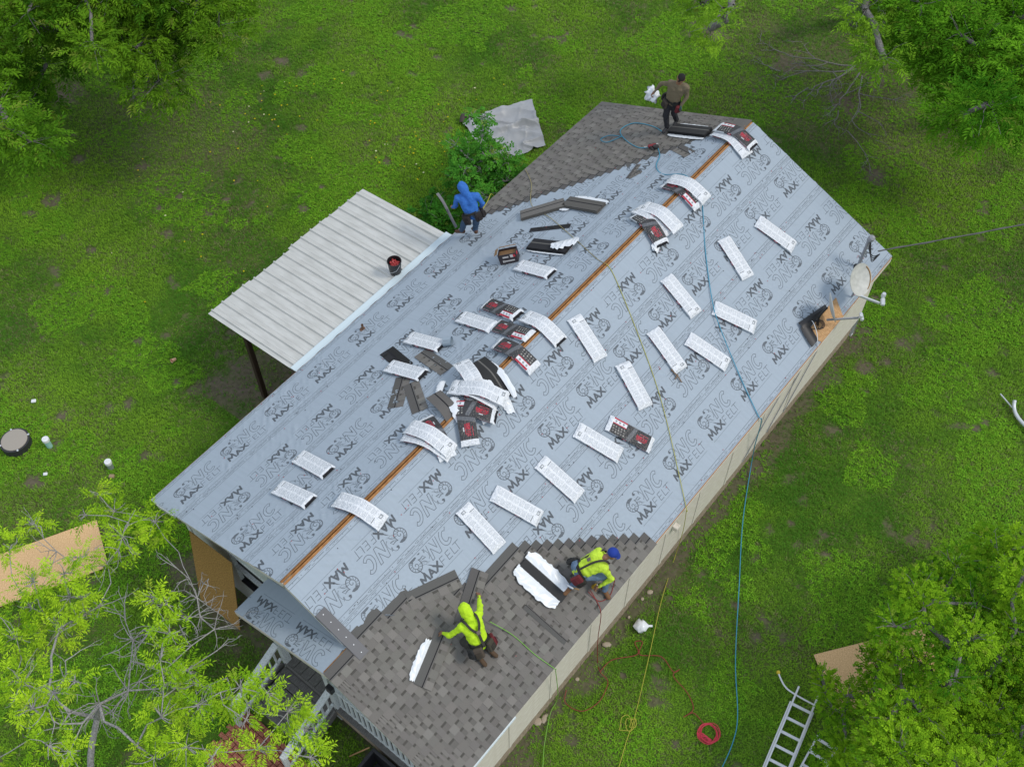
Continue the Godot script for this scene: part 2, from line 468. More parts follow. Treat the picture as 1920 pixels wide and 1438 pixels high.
func build_ground() -> void:
	var n := 1024
	var span := 48.0
	var o := Vector2(-30, -38)
	var out := PackedByteArray()
	out.resize(n * n * 3)
	var grain := noise(9.0, 2, 21)
	var dirt := Color(0.14, 0.112, 0.085)
	var thatch := Color(0.105, 0.10, 0.045)
	var green := Color(0.075, 0.15, 0.018)
	for y in n:
		for x in n:
			var px := o.x + (x + 0.5) * span / n
			var pz := o.y + (y + 0.5) * span / n
			var g := grain.get_noise_2d(px, pz)
			var c := green.lerp(thatch, clampf(brown(px, pz) * 0.8 + 0.25 * g, 0, 1))
			c = c.lerp(dirt, worn(px, pz)) * (1.0 + 0.35 * g)
			c = c.linear_to_srgb()
			var k := (y * n + x) * 3
			out[k] = int(clampf(c.r, 0, 1) * 255)
			out[k + 1] = int(clampf(c.g, 0, 1) * 255)
			out[k + 2] = int(clampf(c.b, 0, 1) * 255)
	var m := StandardMaterial3D.new()
	m.albedo_texture = ImageTexture.create_from_image(Image.create_from_data(n, n, false, Image.FORMAT_RGB8, out))
	m.roughness = 0.95
	m.metallic_specular = 0.2
	var b := MB.new()
	var pts := PackedVector3Array()
	var uvs := PackedVector2Array()
	var k := 161
	var lump := noise(0.5, 3, 31)
	for y in k:
		for x in k:
			var p := Vector2(o.x + span * x / (k - 1), o.y + span * y / (k - 1))
			pts.append(Vector3(p.x, 0.03 * lump.get_noise_2d(p.x, p.y) - 0.015, p.y))
			uvs.append(Vector2(float(x) / (k - 1), float(y) / (k - 1)))
	# seen from above, x runs right and z towards the viewer: rows reversed so that the face looks up
	var pr := PackedVector3Array()
	var ur := PackedVector2Array()
	for y in range(k - 1, -1, -1):
		for x in k:
			pr.append(pts[y * k + x])
			ur.append(uvs[y * k + x])
	b.grid(pr, k, ur)
	var g := part("lawn", b.mesh(m), self)
	g.set_meta("kind", "structure")
	var far := plain(0.06, 0.09, 0.025, 0.95)
	triplanar(far, noise_tex(256, 0.02, Color(0.035, 0.06, 0.014), Color(0.09, 0.11, 0.035), 6), Vector3.ONE * 0.12)
	var f := MB.new()
	for s in [[-400, -400, 400, -38], [-400, 10, 400, 400], [-400, -38, -30, 10], [18, -38, 400, 10]]:
		f.quad(Vector3(s[0], -0.02, s[3]), Vector3(s[2], -0.02, s[3]), Vector3(s[2], -0.02, s[1]), Vector3(s[0], -0.02, s[1]))
	var fo := part("surrounding_field", f.mesh(far), self)
	fo.set_meta("kind", "structure")


func blade_tuft(blades: int, tall: float, spread: float, wide: float, sd: int) -> ArrayMesh:
	var b := MB.new()
	var r := RandomNumberGenerator.new()
	r.seed = sd
	for i in blades:
		var a := r.randf() * TAU
		var d := Vector3(cos(a), 0, sin(a))
		var root := d * r.randf() * spread * 0.35 + Vector3(r.randf_range(-1, 1), 0, r.randf_range(-1, 1)) * spread * 0.3
		var lean := r.randf_range(0.5, 1.3)
		var tip := root + d * spread * lean + Vector3.UP * tall * r.randf_range(0.55, 1.0)
		var mid := root.lerp(tip, 0.55) + Vector3.UP * tall * 0.2
		var s := Vector3(-d.z, 0, d.x) * wide * 0.5
		b.col = Color.WHITE * r.randf_range(0.75, 1.2)
		b.col.a = 1
		b.quad(root - s * 0.8, root + s * 0.8, mid + s, mid - s)
		b.tri(mid - s, mid + s, tip)
	b.face_up(0.3)
	return b.mesh(M.grass)


func clover_tuft(sd: int) -> ArrayMesh:
	var b := MB.new()
	var r := RandomNumberGenerator.new()
	r.seed = sd
	for i in 9:
		var a := r.randf() * TAU
		var p := Vector3(cos(a), 0, sin(a)) * sqrt(r.randf()) * 0.07 + Vector3.UP * r.randf_range(0.02, 0.055)
		var x := Vector3(r.randf_range(-1, 1), r.randf_range(-0.4, 0.4), r.randf_range(-1, 1)).normalized()
		var z := x.cross(Vector3.UP).normalized()
		var q := r.randf_range(0.010, 0.018)
		b.col = Color.WHITE * r.randf_range(0.75, 1.2)
		b.col.a = 1
		b.quad(p - x * q, p - z * q, p + x * q, p + z * q)
	b.face_up()
	return b.mesh(M.grass)


func scatter(called: String, label: String, mesh: Mesh, places: PackedFloat32Array) -> MultiMeshInstance3D:
	var mm := MultiMesh.new()
	mm.transform_format = MultiMesh.TRANSFORM_3D
	mm.use_colors = true
	mm.mesh = mesh
	mm.instance_count = places.size() / 16
	mm.buffer = places
	var o := MultiMeshInstance3D.new()
	o.multimesh = mm
	o.name = numbered(called)
	add_child(o)
	o.set_meta("kind", "stuff")
	if label:
		tag(o, label, called)
	return o


func put(a: PackedFloat32Array, xf: Transform3D, c: Color) -> void:
	var b := xf.basis
	var p := xf.origin
	a.append_array(PackedFloat32Array([b.x.x, b.y.x, b.z.x, p.x, b.x.y, b.y.y, b.z.y, p.y, b.x.z, b.y.z, b.z.z, p.z, c.r, c.g, c.b, 1.0]))


func build_grass() -> void:
	M.grass = plain(1, 1, 1, 0.9)
	M.grass.vertex_color_use_as_albedo = true
	M.grass.backlight_enabled = true
	M.grass.backlight = Color(0.10, 0.20, 0.02)
	M.grass.metallic_specular = 0.1
	var sets: Array[PackedFloat32Array] = [PackedFloat32Array(), PackedFloat32Array(), PackedFloat32Array(), PackedFloat32Array()]
	var seen := PackedVector2Array([Vector2(-25.0, -9.0), Vector2(1.6, -31.5), Vector2(13.6, -7.2), Vector2(-3.6, 7.2)])
	var step := 0.047
	rng.seed = 77
	var lime := Color(0.230, 0.430, 0.032)
	var mid := Color(0.145, 0.305, 0.028)
	var deep := Color(0.078, 0.215, 0.022)
	var straw := Color(0.25, 0.22, 0.12)
	var z := -31.6
	while z < 7.3:
		# the stretch of this row that lies inside the quadrilateral of ground one can see
		var x0 := 1e9
		var x1 := -1e9
		for i in 4:
			var a := seen[i]
			var b := seen[(i + 1) % 4]
			if (a.y > z) != (b.y > z):
				var xx := lerpf(a.x, b.x, (z - a.y) / (b.y - a.y))
				x0 = minf(x0, xx)
				x1 = maxf(x1, xx)
		var x := x0
		while x < x1:
			var px := x + rng.randf_range(-0.5, 0.5) * step
			var pz := z + rng.randf_range(-0.5, 0.5) * step
			x += step
			if px > -3.5 and px < 3.8 and pz < -0.4 and pz > -14.3:
				continue
			if px > -0.5 and px < 0.85 and pz < 2.6 and pz > -0.5:
				continue
			var w := worn(px, pz)
			if rng.randf() < w * 0.86:
				continue
			var br := brown(px, pz)
			var a := lawn_a.get_noise_2d(px, pz) + 0.5 * lawn_c.get_noise_2d(px * 1.7, pz * 1.7) + rng.randf_range(-0.25, 0.25)
			var c := mid.lerp(lime, clampf(a * 1.2 + 0.25, 0, 1)) if a > -0.2 else mid.lerp(deep, clampf(-a * 1.5, 0, 1))
			if rng.randf() < br * 0.26 + w * 0.3:
				c = c.lerp(straw, rng.randf_range(0.35, 0.9))
			c = c * rng.randf_range(0.85, 1.18)
			var s := rng.randf_range(0.7, 1.25) * (1.0 - 0.35 * w)
			var k := rng.randi() % 3
			var lush := lawn_c.get_noise_2d(px * 0.8 - 30, pz * 0.8)
			if lush > 0.12 and rng.randf() < 0.55:
				k = 3
				c = Color(0.125, 0.330, 0.020).lerp(lime, rng.randf() * 0.7) * rng.randf_range(0.8, 1.15)
			put(sets[k], Transform3D(Basis(Vector3.UP, rng.randf() * TAU).scaled(Vector3(s, s * rng.randf_range(0.7, 1.2), s)), Vector3(px, -0.012, pz)), c)
		z += step
	var g1 := scatter("grass", "short mown grass covering the lawn all round the house", blade_tuft(7, 0.050, 0.046, 0.0075, 1), sets[0])
	for k in [1, 2]:
		var g := scatter("grass", "tufts of longer grass mixed through the lawn" if k == 2 else "fine grass filling the lawn between the tufts", blade_tuft(6 if k == 1 else 8, 0.045 if k == 1 else 0.065, 0.05, 0.0085, 1 + k), sets[k])
	scatter("clover", "low round-leaved clover growing in patches through the lawn", clover_tuft(9), sets[3])
	# small yellow and white flowers
	var fl := PackedFloat32Array()
	var spots := [Vector3(-11.5, -11.5, 2.4), Vector3(-9.0, -14.0, 2.4), Vector3(-8.6, -12.2, 1.0), Vector3(-12.0, -6.0, 3.0), Vector3(-13.2, -10.6, 1.6)]
	for s in spots:
		for i in (26 if s.z < 2.0 else 20):
			var a := rng.randf() * TAU
			var r: float = s.z * sqrt(rng.randf())
			put(fl, Transform3D(Basis(Vector3.UP, a).scaled(Vector3.ONE * rng.randf_range(0.6, 1.3)), Vector3(s.x + cos(a) * r, 0.05, s.y + sin(a) * r)), Color(0.62, 0.50, 0.02) if rng.randf() < 0.85 else Color(0.75, 0.72, 0.45))
	var fb := MB.new()
	for k in 6:
		var a := TAU * k / 6
		var d := Vector3(cos(a), 0.25, sin(a))
		var e := Vector3(cos(a + 0.9), 0.25, sin(a + 0.9))
		fb.tri(Vector3.ZERO, e * 0.022, d * 0.022)
	fb.face_up()
	scatter("wildflowers", "tiny yellow wildflowers dotted over the lawn behind the metal canopy", fb.mesh(M.grass), fl)


# ---- print: strokes and fills in a grey ink buffer
var ink := PackedFloat32Array()
var ink_w := 0
var ink_h := 0
var ink_scale := 1.0
var ink_o := Vector2.ZERO   # where (0, 0) of the drawing lies, in pixels; y of the drawing runs up


func ink_start(w: int, h: int) -> void:
	ink_w = w
	ink_h = h
	ink.resize(w * h)
	ink.fill(0.0)


func stroke(p: PackedVector2Array, wide: float, val := 1.0, wide_end := -1.0) -> void:
	var m := p.size() - 1
	for i in m:
		var a := Vector2(ink_o.x + p[i].x * ink_scale, ink_o.y - p[i].y * ink_scale)
		var b := Vector2(ink_o.x + p[i + 1].x * ink_scale, ink_o.y - p[i + 1].y * ink_scale)
		var ra := wide * ink_scale * 0.5
		var rb := ra
		if wide_end >= 0:
			rb = lerpf(wide, wide_end, float(i + 1) / m) * ink_scale * 0.5
			ra = lerpf(wide, wide_end, float(i) / m) * ink_scale * 0.5
		var r := maxf(ra, rb) + 1.5
		var d := b - a
		var dd := maxf(d.length_squared(), 0.0001)
		for y in range(maxi(0, int(minf(a.y, b.y) - r)), mini(ink_h, int(maxf(a.y, b.y) + r) + 1)):
			for x in range(int(minf(a.x, b.x) - r), int(maxf(a.x, b.x) + r) + 1):
				var q := Vector2(x + 0.5, y + 0.5)
				var s := clampf((q - a).dot(d) / dd, 0, 1)
				var cover := clampf(lerpf(ra, rb, s) - q.distance_to(a + d * s) + 0.5, 0, 1) * val
				var k := y * ink_w + posmod(x, ink_w)
				if cover > ink[k]:
					ink[k] = cover


func fill(p: PackedVector2Array, val := 1.0) -> void:
	var q := PackedVector2Array()
	var lo := Vector2(1e9, 1e9)
	var hi := -lo
	for a in p:
		var b := Vector2(ink_o.x + a.x * ink_scale, ink_o.y - a.y * ink_scale)
		q.append(b)
		lo = lo.min(b)
		hi = hi.max(b)
	for y in range(maxi(0, int(lo.y)), mini(ink_h, int(hi.y) + 1)):
		for x in range(int(lo.x), int(hi.x) + 1):
			if Geometry2D.is_point_in_polygon(Vector2(x + 0.5, y + 0.5), q):
				var k := y * ink_w + posmod(x, ink_w)
				ink[k] = maxf(ink[k], val)


func arc(ctr: Vector2, rx: float, ry: float, a0: float, a1: float, skew := 0.0, rx1 := -1.0, ry1 := -1.0) -> PackedVector2Array:
	var out := PackedVector2Array()
	for i in 25:
		var s := i / 24.0
		var a := deg_to_rad(lerpf(a0, a1, s))
		var y := sin(a) * (ry if ry1 < 0 else lerpf(ry, ry1, s))
		out.append(ctr + Vector2(cos(a) * (rx if rx1 < 0 else lerpf(rx, rx1, s)) + skew * y, y))
	return out


const TILE := 1.208         # one repeat of the print along the roll
const INK_TOP := 0.54       # height of the print above its baseline, and below it
const INK_LOW := 0.09
const EDGE := 0.12          # the printed lap line along each edge of a roll

func felt_texture() -> ImageTexture:
	var w := 1024
	ink_scale = w / TILE
	var hb := int((INK_TOP + INK_LOW) * ink_scale)
	var he := int(EDGE * ink_scale)
	var h := hb + he + 32
	ink_start(w, h)
	ink_o = Vector2(0, INK_TOP * ink_scale)
	var P := func(a: Array) -> PackedVector2Array:
		var o := PackedVector2Array()
		for i in range(0, a.size(), 2):
			o.append(Vector2(a[i], a[i + 1]))
		return o
	# MAX, heavy
	var hv := 0.039
	stroke(P.call([0.045, 0.015, 0.075, 0.13, 0.125, 0.05, 0.19, 0.16, 0.205, 0.015]), hv, 0.86)
	stroke(P.call([0.185, 0.15, 0.165, 0.30]), 0.03, 0.86, 0.006)
	stroke(P.call([0.245, 0.015, 0.31, 0.14, 0.36, 0.015]), hv, 0.86)
	stroke(P.call([0.265, 0.055, 0.345, 0.055]), hv * 0.8, 0.86)
	stroke(P.call([0.395, 0.015, 0.515, 0.14]), hv, 0.86)
	stroke(P.call([0.515, 0.015, 0.405, 0.135]), hv, 0.86)
	stroke(P.call([0.41, 0.13, 0.375, 0.19, 0.345, 0.225]), 0.026, 0.86, 0.004)
	# FELT, thin
	var th := 0.0125
	for s in [[0.55, 0, 0.575, 0.145, 0.655, 0.145], [0.563, 0.075, 0.635, 0.075], [0.79, 0.005, 0.70, 0.005, 0.725, 0.145, 0.815, 0.145], [0.712, 0.075, 0.79, 0.075], [0.865, 0.145, 0.84, 0.005, 0.94, 0.005], [0.93, 0.145, 1.07, 0.145], [1.0, 0.145, 0.975, 0.0]]:
		stroke(P.call(s), th, 0.72)
	var lr := RandomNumberGenerator.new()
	lr.seed = 5
	var x := 0.05
	while x < 1.0:                                  # the small line of print under the name
		var l := lr.randf_range(0.012, 0.05)
		stroke(P.call([x, -0.055, minf(x + l, 1.0), -0.055]), 0.011, 0.42)
		x += l + 0.012
	# N C in outline
	stroke(P.call([0.475, 0.205, 0.575, 0.495, 0.635, 0.495, 0.70, 0.315, 0.755, 0.495, 0.815, 0.495, 0.715, 0.205, 0.655, 0.205, 0.59, 0.385, 0.53, 0.205, 0.475, 0.205]), th, 0.72)
	var o := arc(Vector2(0.95, 0.35), 0.125, 0.155, 52, 318, 0.3)
	var i2 := arc(Vector2(0.95, 0.35), 0.062, 0.094, 318, 52, 0.3)
	o.append_array(i2)
	o.append(o[0])
	stroke(o, th, 0.72)
	# the ram's head: two curled horns, a face between them
	stroke(arc(Vector2(0.185, 0.36), 0.115, 0.125, 70, 380), 0.016, 0.8)
	stroke(arc(Vector2(0.19, 0.35), 0.075, 0.08, 95, 520, 0.0, 0.015, 0.015), 0.014, 0.75)
	for k in 9:
		var a := deg_to_rad(95 + k * 30.0)
		var d := Vector2(cos(a), sin(a))
		stroke(PackedVector2Array([Vector2(0.185, 0.36) + d * 0.075, Vector2(0.185, 0.36) + d.rotated(0.18) * 0.118]), 0.012, 0.7)
	fill(P.call([0.13, 0.455, 0.2, 0.50, 0.27, 0.485, 0.30, 0.455, 0.25, 0.44, 0.2, 0.44, 0.16, 0.43]), 0.78)
	fill(P.call([0.335, 0.475, 0.36, 0.52, 0.40, 0.525, 0.385, 0.50, 0.40, 0.47, 0.37, 0.455]), 0.8)
	stroke(arc(Vector2(0.41, 0.46), 0.06, 0.06, 110, -40), 0.011, 0.72)
	stroke(P.call([0.475, 0.47, 0.50, 0.42, 0.51, 0.36, 0.49, 0.30, 0.45, 0.275]), 0.010, 0.68)
	stroke(P.call([0.50, 0.47, 0.465, 0.41]), 0.012, 0.6)
	stroke(P.call([0.29, 0.40, 0.345, 0.385, 0.40, 0.40]), 0.014, 0.72)
	stroke(P.call([0.31, 0.335, 0.36, 0.31, 0.385, 0.27]), 0.012, 0.66)
	stroke(P.call([0.355, 0.355, 0.42, 0.345]), 0.018, 0.7)
	stroke(P.call([0.27, 0.285, 0.32, 0.26, 0.345, 0.24]), 0.010, 0.6)
	for k in 7:
		var b := Vector2(0.29 + lr.randf() * 0.14, 0.27 + lr.randf() * 0.13)
		stroke(PackedVector2Array([b, b + Vector2(lr.randf_range(-0.03, 0.03), lr.randf_range(-0.04, 0.01))]), 0.009, 0.62)
	for k in 4:
		stroke(P.call([0.375, 0.27, 0.34 + k * 0.03, 0.225 - absf(k - 1.5) * -0.006]), 0.006, 0.55)
	# the lap line
	ink_o = Vector2(0, hb + he)
	stroke(P.call([0, EDGE * 0.9, TILE, EDGE * 0.9]), 0.010, 0.66)
	stroke(P.call([0, EDGE * 0.16, TILE, EDGE * 0.16]), 0.009, 0.56)
	x = 0.0
	while x < TILE:
		var l := lr.randf_range(0.01, 0.06)
		if lr.randf() < 0.72:
			stroke(P.call([x, EDGE * 0.42, minf(x + l, TILE), EDGE * 0.42]), 0.020, 0.46)
		if lr.randf() < 0.45:
			stroke(P.call([x, EDGE * 0.66, minf(x + l, TILE), EDGE * 0.66]), 0.014, 0.40)
		x += l + 0.012
	for k in 6:
		stroke(P.call([0.1 + k * 0.2, EDGE * 0.55, 0.104 + k * 0.2, EDGE * 0.55]), 0.014, 0.75)
	var f := noise(0.012, 3, 8)
	var base := Color(0.365, 0.425, 0.485)
	var dark := Color(0.060, 0.066, 0.074)
	var out := PackedByteArray()
	out.resize(w * h * 3)
	for y in h:
		for xx in w:
			var k := y * w + xx
			var q := base.lerp(dark, ink[k])
			q = (q * (1.0 + 0.05 * f.get_noise_2d(xx, y))).linear_to_srgb()
			out[k * 3] = int(q.r * 255)
			out[k * 3 + 1] = int(q.g * 255)
			out[k * 3 + 2] = int(q.b * 255)
	felt_v = [0.0, float(hb) / h, float(hb + he) / h, float(hb + he + 16) / h]
	return ImageTexture.create_from_image(Image.create_from_data(w, h, false, Image.FORMAT_RGB8, out))

var felt_v := []   # v of the print's top, the print's bottom (= the lap line's top), the lap line's bottom, and of bare felt


func wrap_texture() -> ImageTexture:   # the bundle wrapper: the white back, the dark front, the long side, one above the other
	var w := 512
	var im := Image.create(w, 384, false, Image.FORMAT_RGB8)
	var white := Color(0.80, 0.83, 0.86)
	var S8 := func(q: Color) -> Color: return q.linear_to_srgb()
	im.fill(S8.call(white))
	var lr := RandomNumberGenerator.new()
	lr.seed = 3
	var grey: Color = S8.call(Color(0.42, 0.46, 0.50))
	var black: Color = S8.call(Color(0.03, 0.03, 0.032))
	var dim: Color = S8.call(Color(0.30, 0.32, 0.34))
	var red: Color = S8.call(Color(0.50, 0.02, 0.045))
	# back, 0..170: columns of small print in two bands, a code square and a bar near one end
	for band in [[14, 70], [92, 152]]:
		for colm in 7:
			var x0: int = 92 + colm * 56
			for y in range(band[0], band[1], 6):
				var x: int = x0
				while x < x0 + 46:
					var l := lr.randi_range(4, 13)
					if lr.randf() < 0.93:
						im.fill_rect(Rect2i(x, y, mini(l, x0 + 48 - x), 3), grey)
					x += l + 3
	im.fill_rect(Rect2i(30, 96, 30, 44), dim)
	im.fill_rect(Rect2i(37, 106, 16, 10), S8.call(white))
	im.fill_rect(Rect2i(37, 120, 16, 6), S8.call(white))
	im.fill_rect(Rect2i(76, 12, 9, 62), dim)
	im.fill_rect(Rect2i(12, 20, 12, 60), S8.call(Color(0.68, 0.71, 0.74)))
	im.fill_rect(Rect2i(470, 20, 24, 5), grey)
	# front, 170..320: near black, a red name, a slanting grey band, a white strip with red, a board of pale dots
	im.fill_rect(Rect2i(0, 170, w, 150), S8.call(Color(0.045, 0.043, 0.045)))
	im.fill_rect(Rect2i(0, 170, 44, 150), S8.call(white))
	im.fill_rect(Rect2i(468, 170, 44, 150), S8.call(white))
	for y in range(170, 320):
		im.fill_rect(Rect2i(272 - (y - 170) / 3, y, 44, 1), S8.call(Color(0.13, 0.135, 0.145)))
	for k in 9:
		im.fill_rect(Rect2i(318 + k * 14, 222 + lr.randi_range(-3, 3), lr.randi_range(6, 11), 34), red)
	im.fill_rect(Rect2i(322, 262, 100, 6), red)
	im.fill_rect(Rect2i(350, 204, 90, 5), red)
	im.fill_rect(Rect2i(352, 274, 40, 10), S8.call(Color(0.6, 0.6, 0.6)))
	im.fill_rect(Rect2i(44, 170, 150, 16), red)
	im.fill_rect(Rect2i(44, 186, 150, 34), S8.call(white))
	im.fill_rect(Rect2i(44, 220, 150, 9), red)
	for k in 3:
		im.fill_rect(Rect2i(62 + k * 42, 192, 20, 20), dim)
	for yy in 3:
		for xx in 5:
			var cc := Vector2i(62 + xx * 30 + yy * 5, 248 + yy * 24)
			for y in range(-7, 8):
				for x in range(-8, 9):
					if x * x + y * y < 56 and cc.x + x < 468:
						im.set_pixel(cc.x + x, cc.y + y, S8.call(Color(0.42, 0.40, 0.36).lerp(Color(0.12, 0.12, 0.12), 0.35 * ((xx + yy) % 3))))
	# side, 320..384
	im.fill_rect(Rect2i(0, 320, w, 64), S8.call(Color(0.70, 0.73, 0.76)))
	im.fill_rect(Rect2i(150, 326, 210, 52), black)
	im.fill_rect(Rect2i(196, 322, 44, 60), red)
	im.fill_rect(Rect2i(206, 336, 24, 18), S8.call(white))
	for k in 5:
		im.fill_rect(Rect2i(256 + k * 17, 338, 10, 22), S8.call(Color(0.45, 0.45, 0.46)))
	im.fill_rect(Rect2i(360, 334, 110, 44), S8.call(Color(0.16, 0.012, 0.02)))
	for k in 6:
		im.fill_rect(Rect2i(372 + k * 15, 346, 8, 14), S8.call(Color(0.34, 0.05, 0.06)))
	return ImageTexture.create_from_image(im)


# ---- materials shared by the house and what lies on it
func build_materials() -> void:
	M.felt = StandardMaterial3D.new()
	M.felt.albedo_texture = felt_texture()
	M.felt.roughness = 0.62
	M.felt.metallic_specular = 0.35
	M.osb = StandardMaterial3D.new()
	triplanar(M.osb, noise_tex(256, 0.045, Color(0.36, 0.19, 0.075), Color(0.62, 0.38, 0.18), 4, 5), Vector3(1.3, 1.3, 2.2))
	M.osb.roughness = 0.8
	M.osb_old = StandardMaterial3D.new()
	triplanar(M.osb_old, noise_tex(256, 0.05, Color(0.27, 0.14, 0.035), Color(0.50, 0.29, 0.085), 14, 5), Vector3(1.6, 0.9, 1.6))
	M.osb_old.roughness = 0.8
	M.osb_pale = StandardMaterial3D.new()
	triplanar(M.osb_pale, noise_tex(256, 0.06, Color(0.62, 0.37, 0.165), Color(0.84, 0.57, 0.30), 24, 5), Vector3(1.8, 1.8, 1.8))
	M.osb_pale.roughness = 0.85
	M.deckwood = StandardMaterial3D.new()
	triplanar(M.deckwood, noise_tex(256, 0.03, Color(0.27, 0.115, 0.038), Color(0.48, 0.24, 0.085), 5, 4), Vector3(3, 3, 0.7))
	M.deckwood.roughness = 0.8
	M.siding = StandardMaterial3D.new()
	triplanar(M.siding, noise_tex(256, 0.02, Color(0.66, 0.60, 0.51), Color(0.80, 0.75, 0.67), 15, 5), Vector3(0.9, 2.5, 0.9))
	M.siding.roughness = 0.75
	M.skirt = StandardMaterial3D.new()
	triplanar(M.skirt, noise_tex(256, 0.03, Color(0.22, 0.17, 0.12), Color(0.46, 0.37, 0.27), 16, 5), Vector3(1.2, 1.2, 1.2))
	M.skirt.roughness = 0.9
	M.rubble = plain(0.42, 0.35, 0.26, 0.9)
	M.white_wood = StandardMaterial3D.new()
	triplanar(M.white_wood, noise_tex(256, 0.04, Color(0.42, 0.44, 0.42), Color(0.70, 0.74, 0.73), 17, 5, Color(0.64, 0.68, 0.68)), Vector3(2.2, 2.2, 2.2))
	M.white_wood.roughness = 0.65
	M.grey_wood = StandardMaterial3D.new()
	triplanar(M.grey_wood, noise_tex(256, 0.05, Color(0.095, 0.09, 0.083), Color(0.225, 0.215, 0.20), 18, 5), Vector3(5, 5, 0.8))
	M.grey_wood.roughness = 0.9
	M.brown_post = plain(0.035, 0.018, 0.009, 0.8)
	M.dark = plain(0.012, 0.012, 0.014, 0.6)
	M.black = plain(0.018, 0.018, 0.02, 0.45)
	M.rubber = plain(0.03, 0.03, 0.033, 0.6)
	M.flash = plain(0.60, 0.70, 0.74, 0.38, 0.0)
	M.drip = plain(0.085, 0.088, 0.10, 0.42)
	M.galv = plain(0.66, 0.68, 0.70, 0.38, 0.35)
	M.alu = plain(0.74, 0.75, 0.76, 0.4, 0.2)
	M.grey_pipe = plain(0.30, 0.30, 0.32, 0.5)
	M.dish = StandardMaterial3D.new()
	triplanar(M.dish, noise_tex(128, 0.03, Color(0.46, 0.46, 0.42), Color(0.60, 0.60, 0.55), 19, 4), Vector3(1.5, 1.5, 1.5))
	M.dish.roughness = 0.5
	M.white = plain(0.80, 0.81, 0.82, 0.5)
	M.brick = StandardMaterial3D.new()
	triplanar(M.brick, noise_tex(128, 0.06, Color(0.24, 0.07, 0.04), Color(0.42, 0.17, 0.11), 20, 4), Vector3(3, 3, 3))
	M.brick.roughness = 0.9
	# mineral granules: fine speckle over a grey that each tab tints
	M.granule = StandardMaterial3D.new()
	triplanar(M.granule, noise_tex(256, 0.22, Color(0.62, 0.62, 0.62), Color(1.0, 1.0, 1.0), 22, 3), Vector3(2.4, 2.4, 2.4))
	M.granule.vertex_color_use_as_albedo = true
	M.granule.roughness = 0.95
	M.granule.metallic_specular = 0.25
	M.wrap = StandardMaterial3D.new()
	M.wrap.albedo_texture = wrap_texture()
	M.wrap.roughness = 0.26
	var crinkle := noise(0.035, 4, 91, FastNoiseLite.TYPE_SIMPLEX)
	crinkle.fractal_type = FastNoiseLite.FRACTAL_RIDGED
	var ci := crinkle.get_seamless_image(256, 256)
	ci.convert(Image.FORMAT_RGBA8)
	ci.bump_map_to_normal_map(5.0)
	var film := ImageTexture.create_from_image(ci)
	M.wrap.normal_enabled = true
	M.wrap.normal_texture = film
	M.wrap.normal_scale = 0.8
	M.wrap.metallic_specular = 0.5
	M.wrap_plain = plain(0.80, 0.83, 0.86, 0.3)
	M.wrap_red = plain(0.50, 0.02, 0.045, 0.3)
	M.wrap_black = plain(0.035, 0.033, 0.036, 0.35)
	M.vinyl = StandardMaterial3D.new()
	M.vinyl.vertex_color_use_as_albedo = true
	M.vinyl.roughness = 0.6


# One laminated shingle: 1 m long (local x), 0.33 m deep; local -z is its upper edge, +z its exposed lower edge; y up off the roof.
func shingle_mesh(sd: int, back := false) -> ArrayMesh:
	var b := MB.new()
	var r := RandomNumberGenerator.new()
	r.seed = 900 + sd
	var tone := r.randf_range(0.95, 1.05)
	var base := Color(0.235, 0.220, 0.200) * tone
	base.a = 1
	var band := Color(0.118, 0.110, 0.100)
	var tar := Color(0.035, 0.035, 0.037)
	var top := Color(0.150, 0.145, 0.138) * tone
	top.a = 1
	if back:
		base = Color(0.045, 0.045, 0.047)
		band = base
		top = Color(0.04, 0.04, 0.042)
	var flat := func(x0: float, x1: float, z0: float, z1: float, y0: float, y1: float, c: Color) -> void:
		b.col = c
		b.box(Transform3D(Basis(), Vector3((x0 + x1) * 0.5, (y0 + y1) * 0.5, (z0 + z1) * 0.5)), Vector3(x1 - x0, y1 - y0, z1 - z0))
	flat.call(-0.5, 0.5, -0.165, -0.03, 0.0, 0.003, top)
	flat.call(-0.5, 0.5, -0.0300, 0.022, 0.0, 0.0056, top.lerp(base, 0.4))
	flat.call(-0.5, 0.5, -0.022, -0.002, 0.0056, 0.0064, tar)            # the nailing strip with its line of sealant
	flat.call(-0.5, 0.5, 0.0220, 0.064, 0.0, 0.0034, band)               # the printed shadow band at the head of the cut-outs
	flat.call(-0.5, 0.5, 0.0640, 0.165, 0.0, 0.0036, (base * r.randf_range(0.82, 0.95)))
	var x := -0.5
	while x < 0.47:                                                     # the teeth of the upper layer
		var wd := r.randf_range(0.10, 0.21)
		var gap := r.randf_range(0.055, 0.14)
		var x1 := minf(x + wd, 0.5)
		var c := base * r.randf_range(0.90, 1.14)
		c.g *= r.randf_range(0.985, 1.015)
		c.a = 1
		flat.call(x, x1, 0.0222, 0.1648, 0.0036, 0.0078, c)
		x = x1 + gap
	return b.mesh(M.granule)


func lay_course(parent: Node3D, side: float, ulow: float, z_from: float, z_to: float, off: float, k: int) -> void:
	# shingles of one course from z_from towards z_to (either way along z), the first one cut short by off
	var dir := signf(z_to - z_from)
	var at := z_from
	var first := true
	while (z_to - at) * dir > 0.25:
		var l := 1.0 - off if first else 1.0
		first = false
		var ctr := at + dir * l * 0.5
		at += dir * l
		var u := side * (ulow - 0.165)
		var bs := roof_basis(u)
		# local x along the ridge, z down the slope
		var down := bs.x * side
		var xf := Basis(bs.y.cross(down), bs.y, down)
		xf = xf * Basis(Vector3.RIGHT, -0.036)
		var o := on_roof(u, ctr, 0.020)
		part("shingle", shingle_meshes[rng.randi() % shingle_meshes.size()], parent, Transform3D(xf * Basis.from_scale(Vector3(l * 0.997, 1, 1)), o))


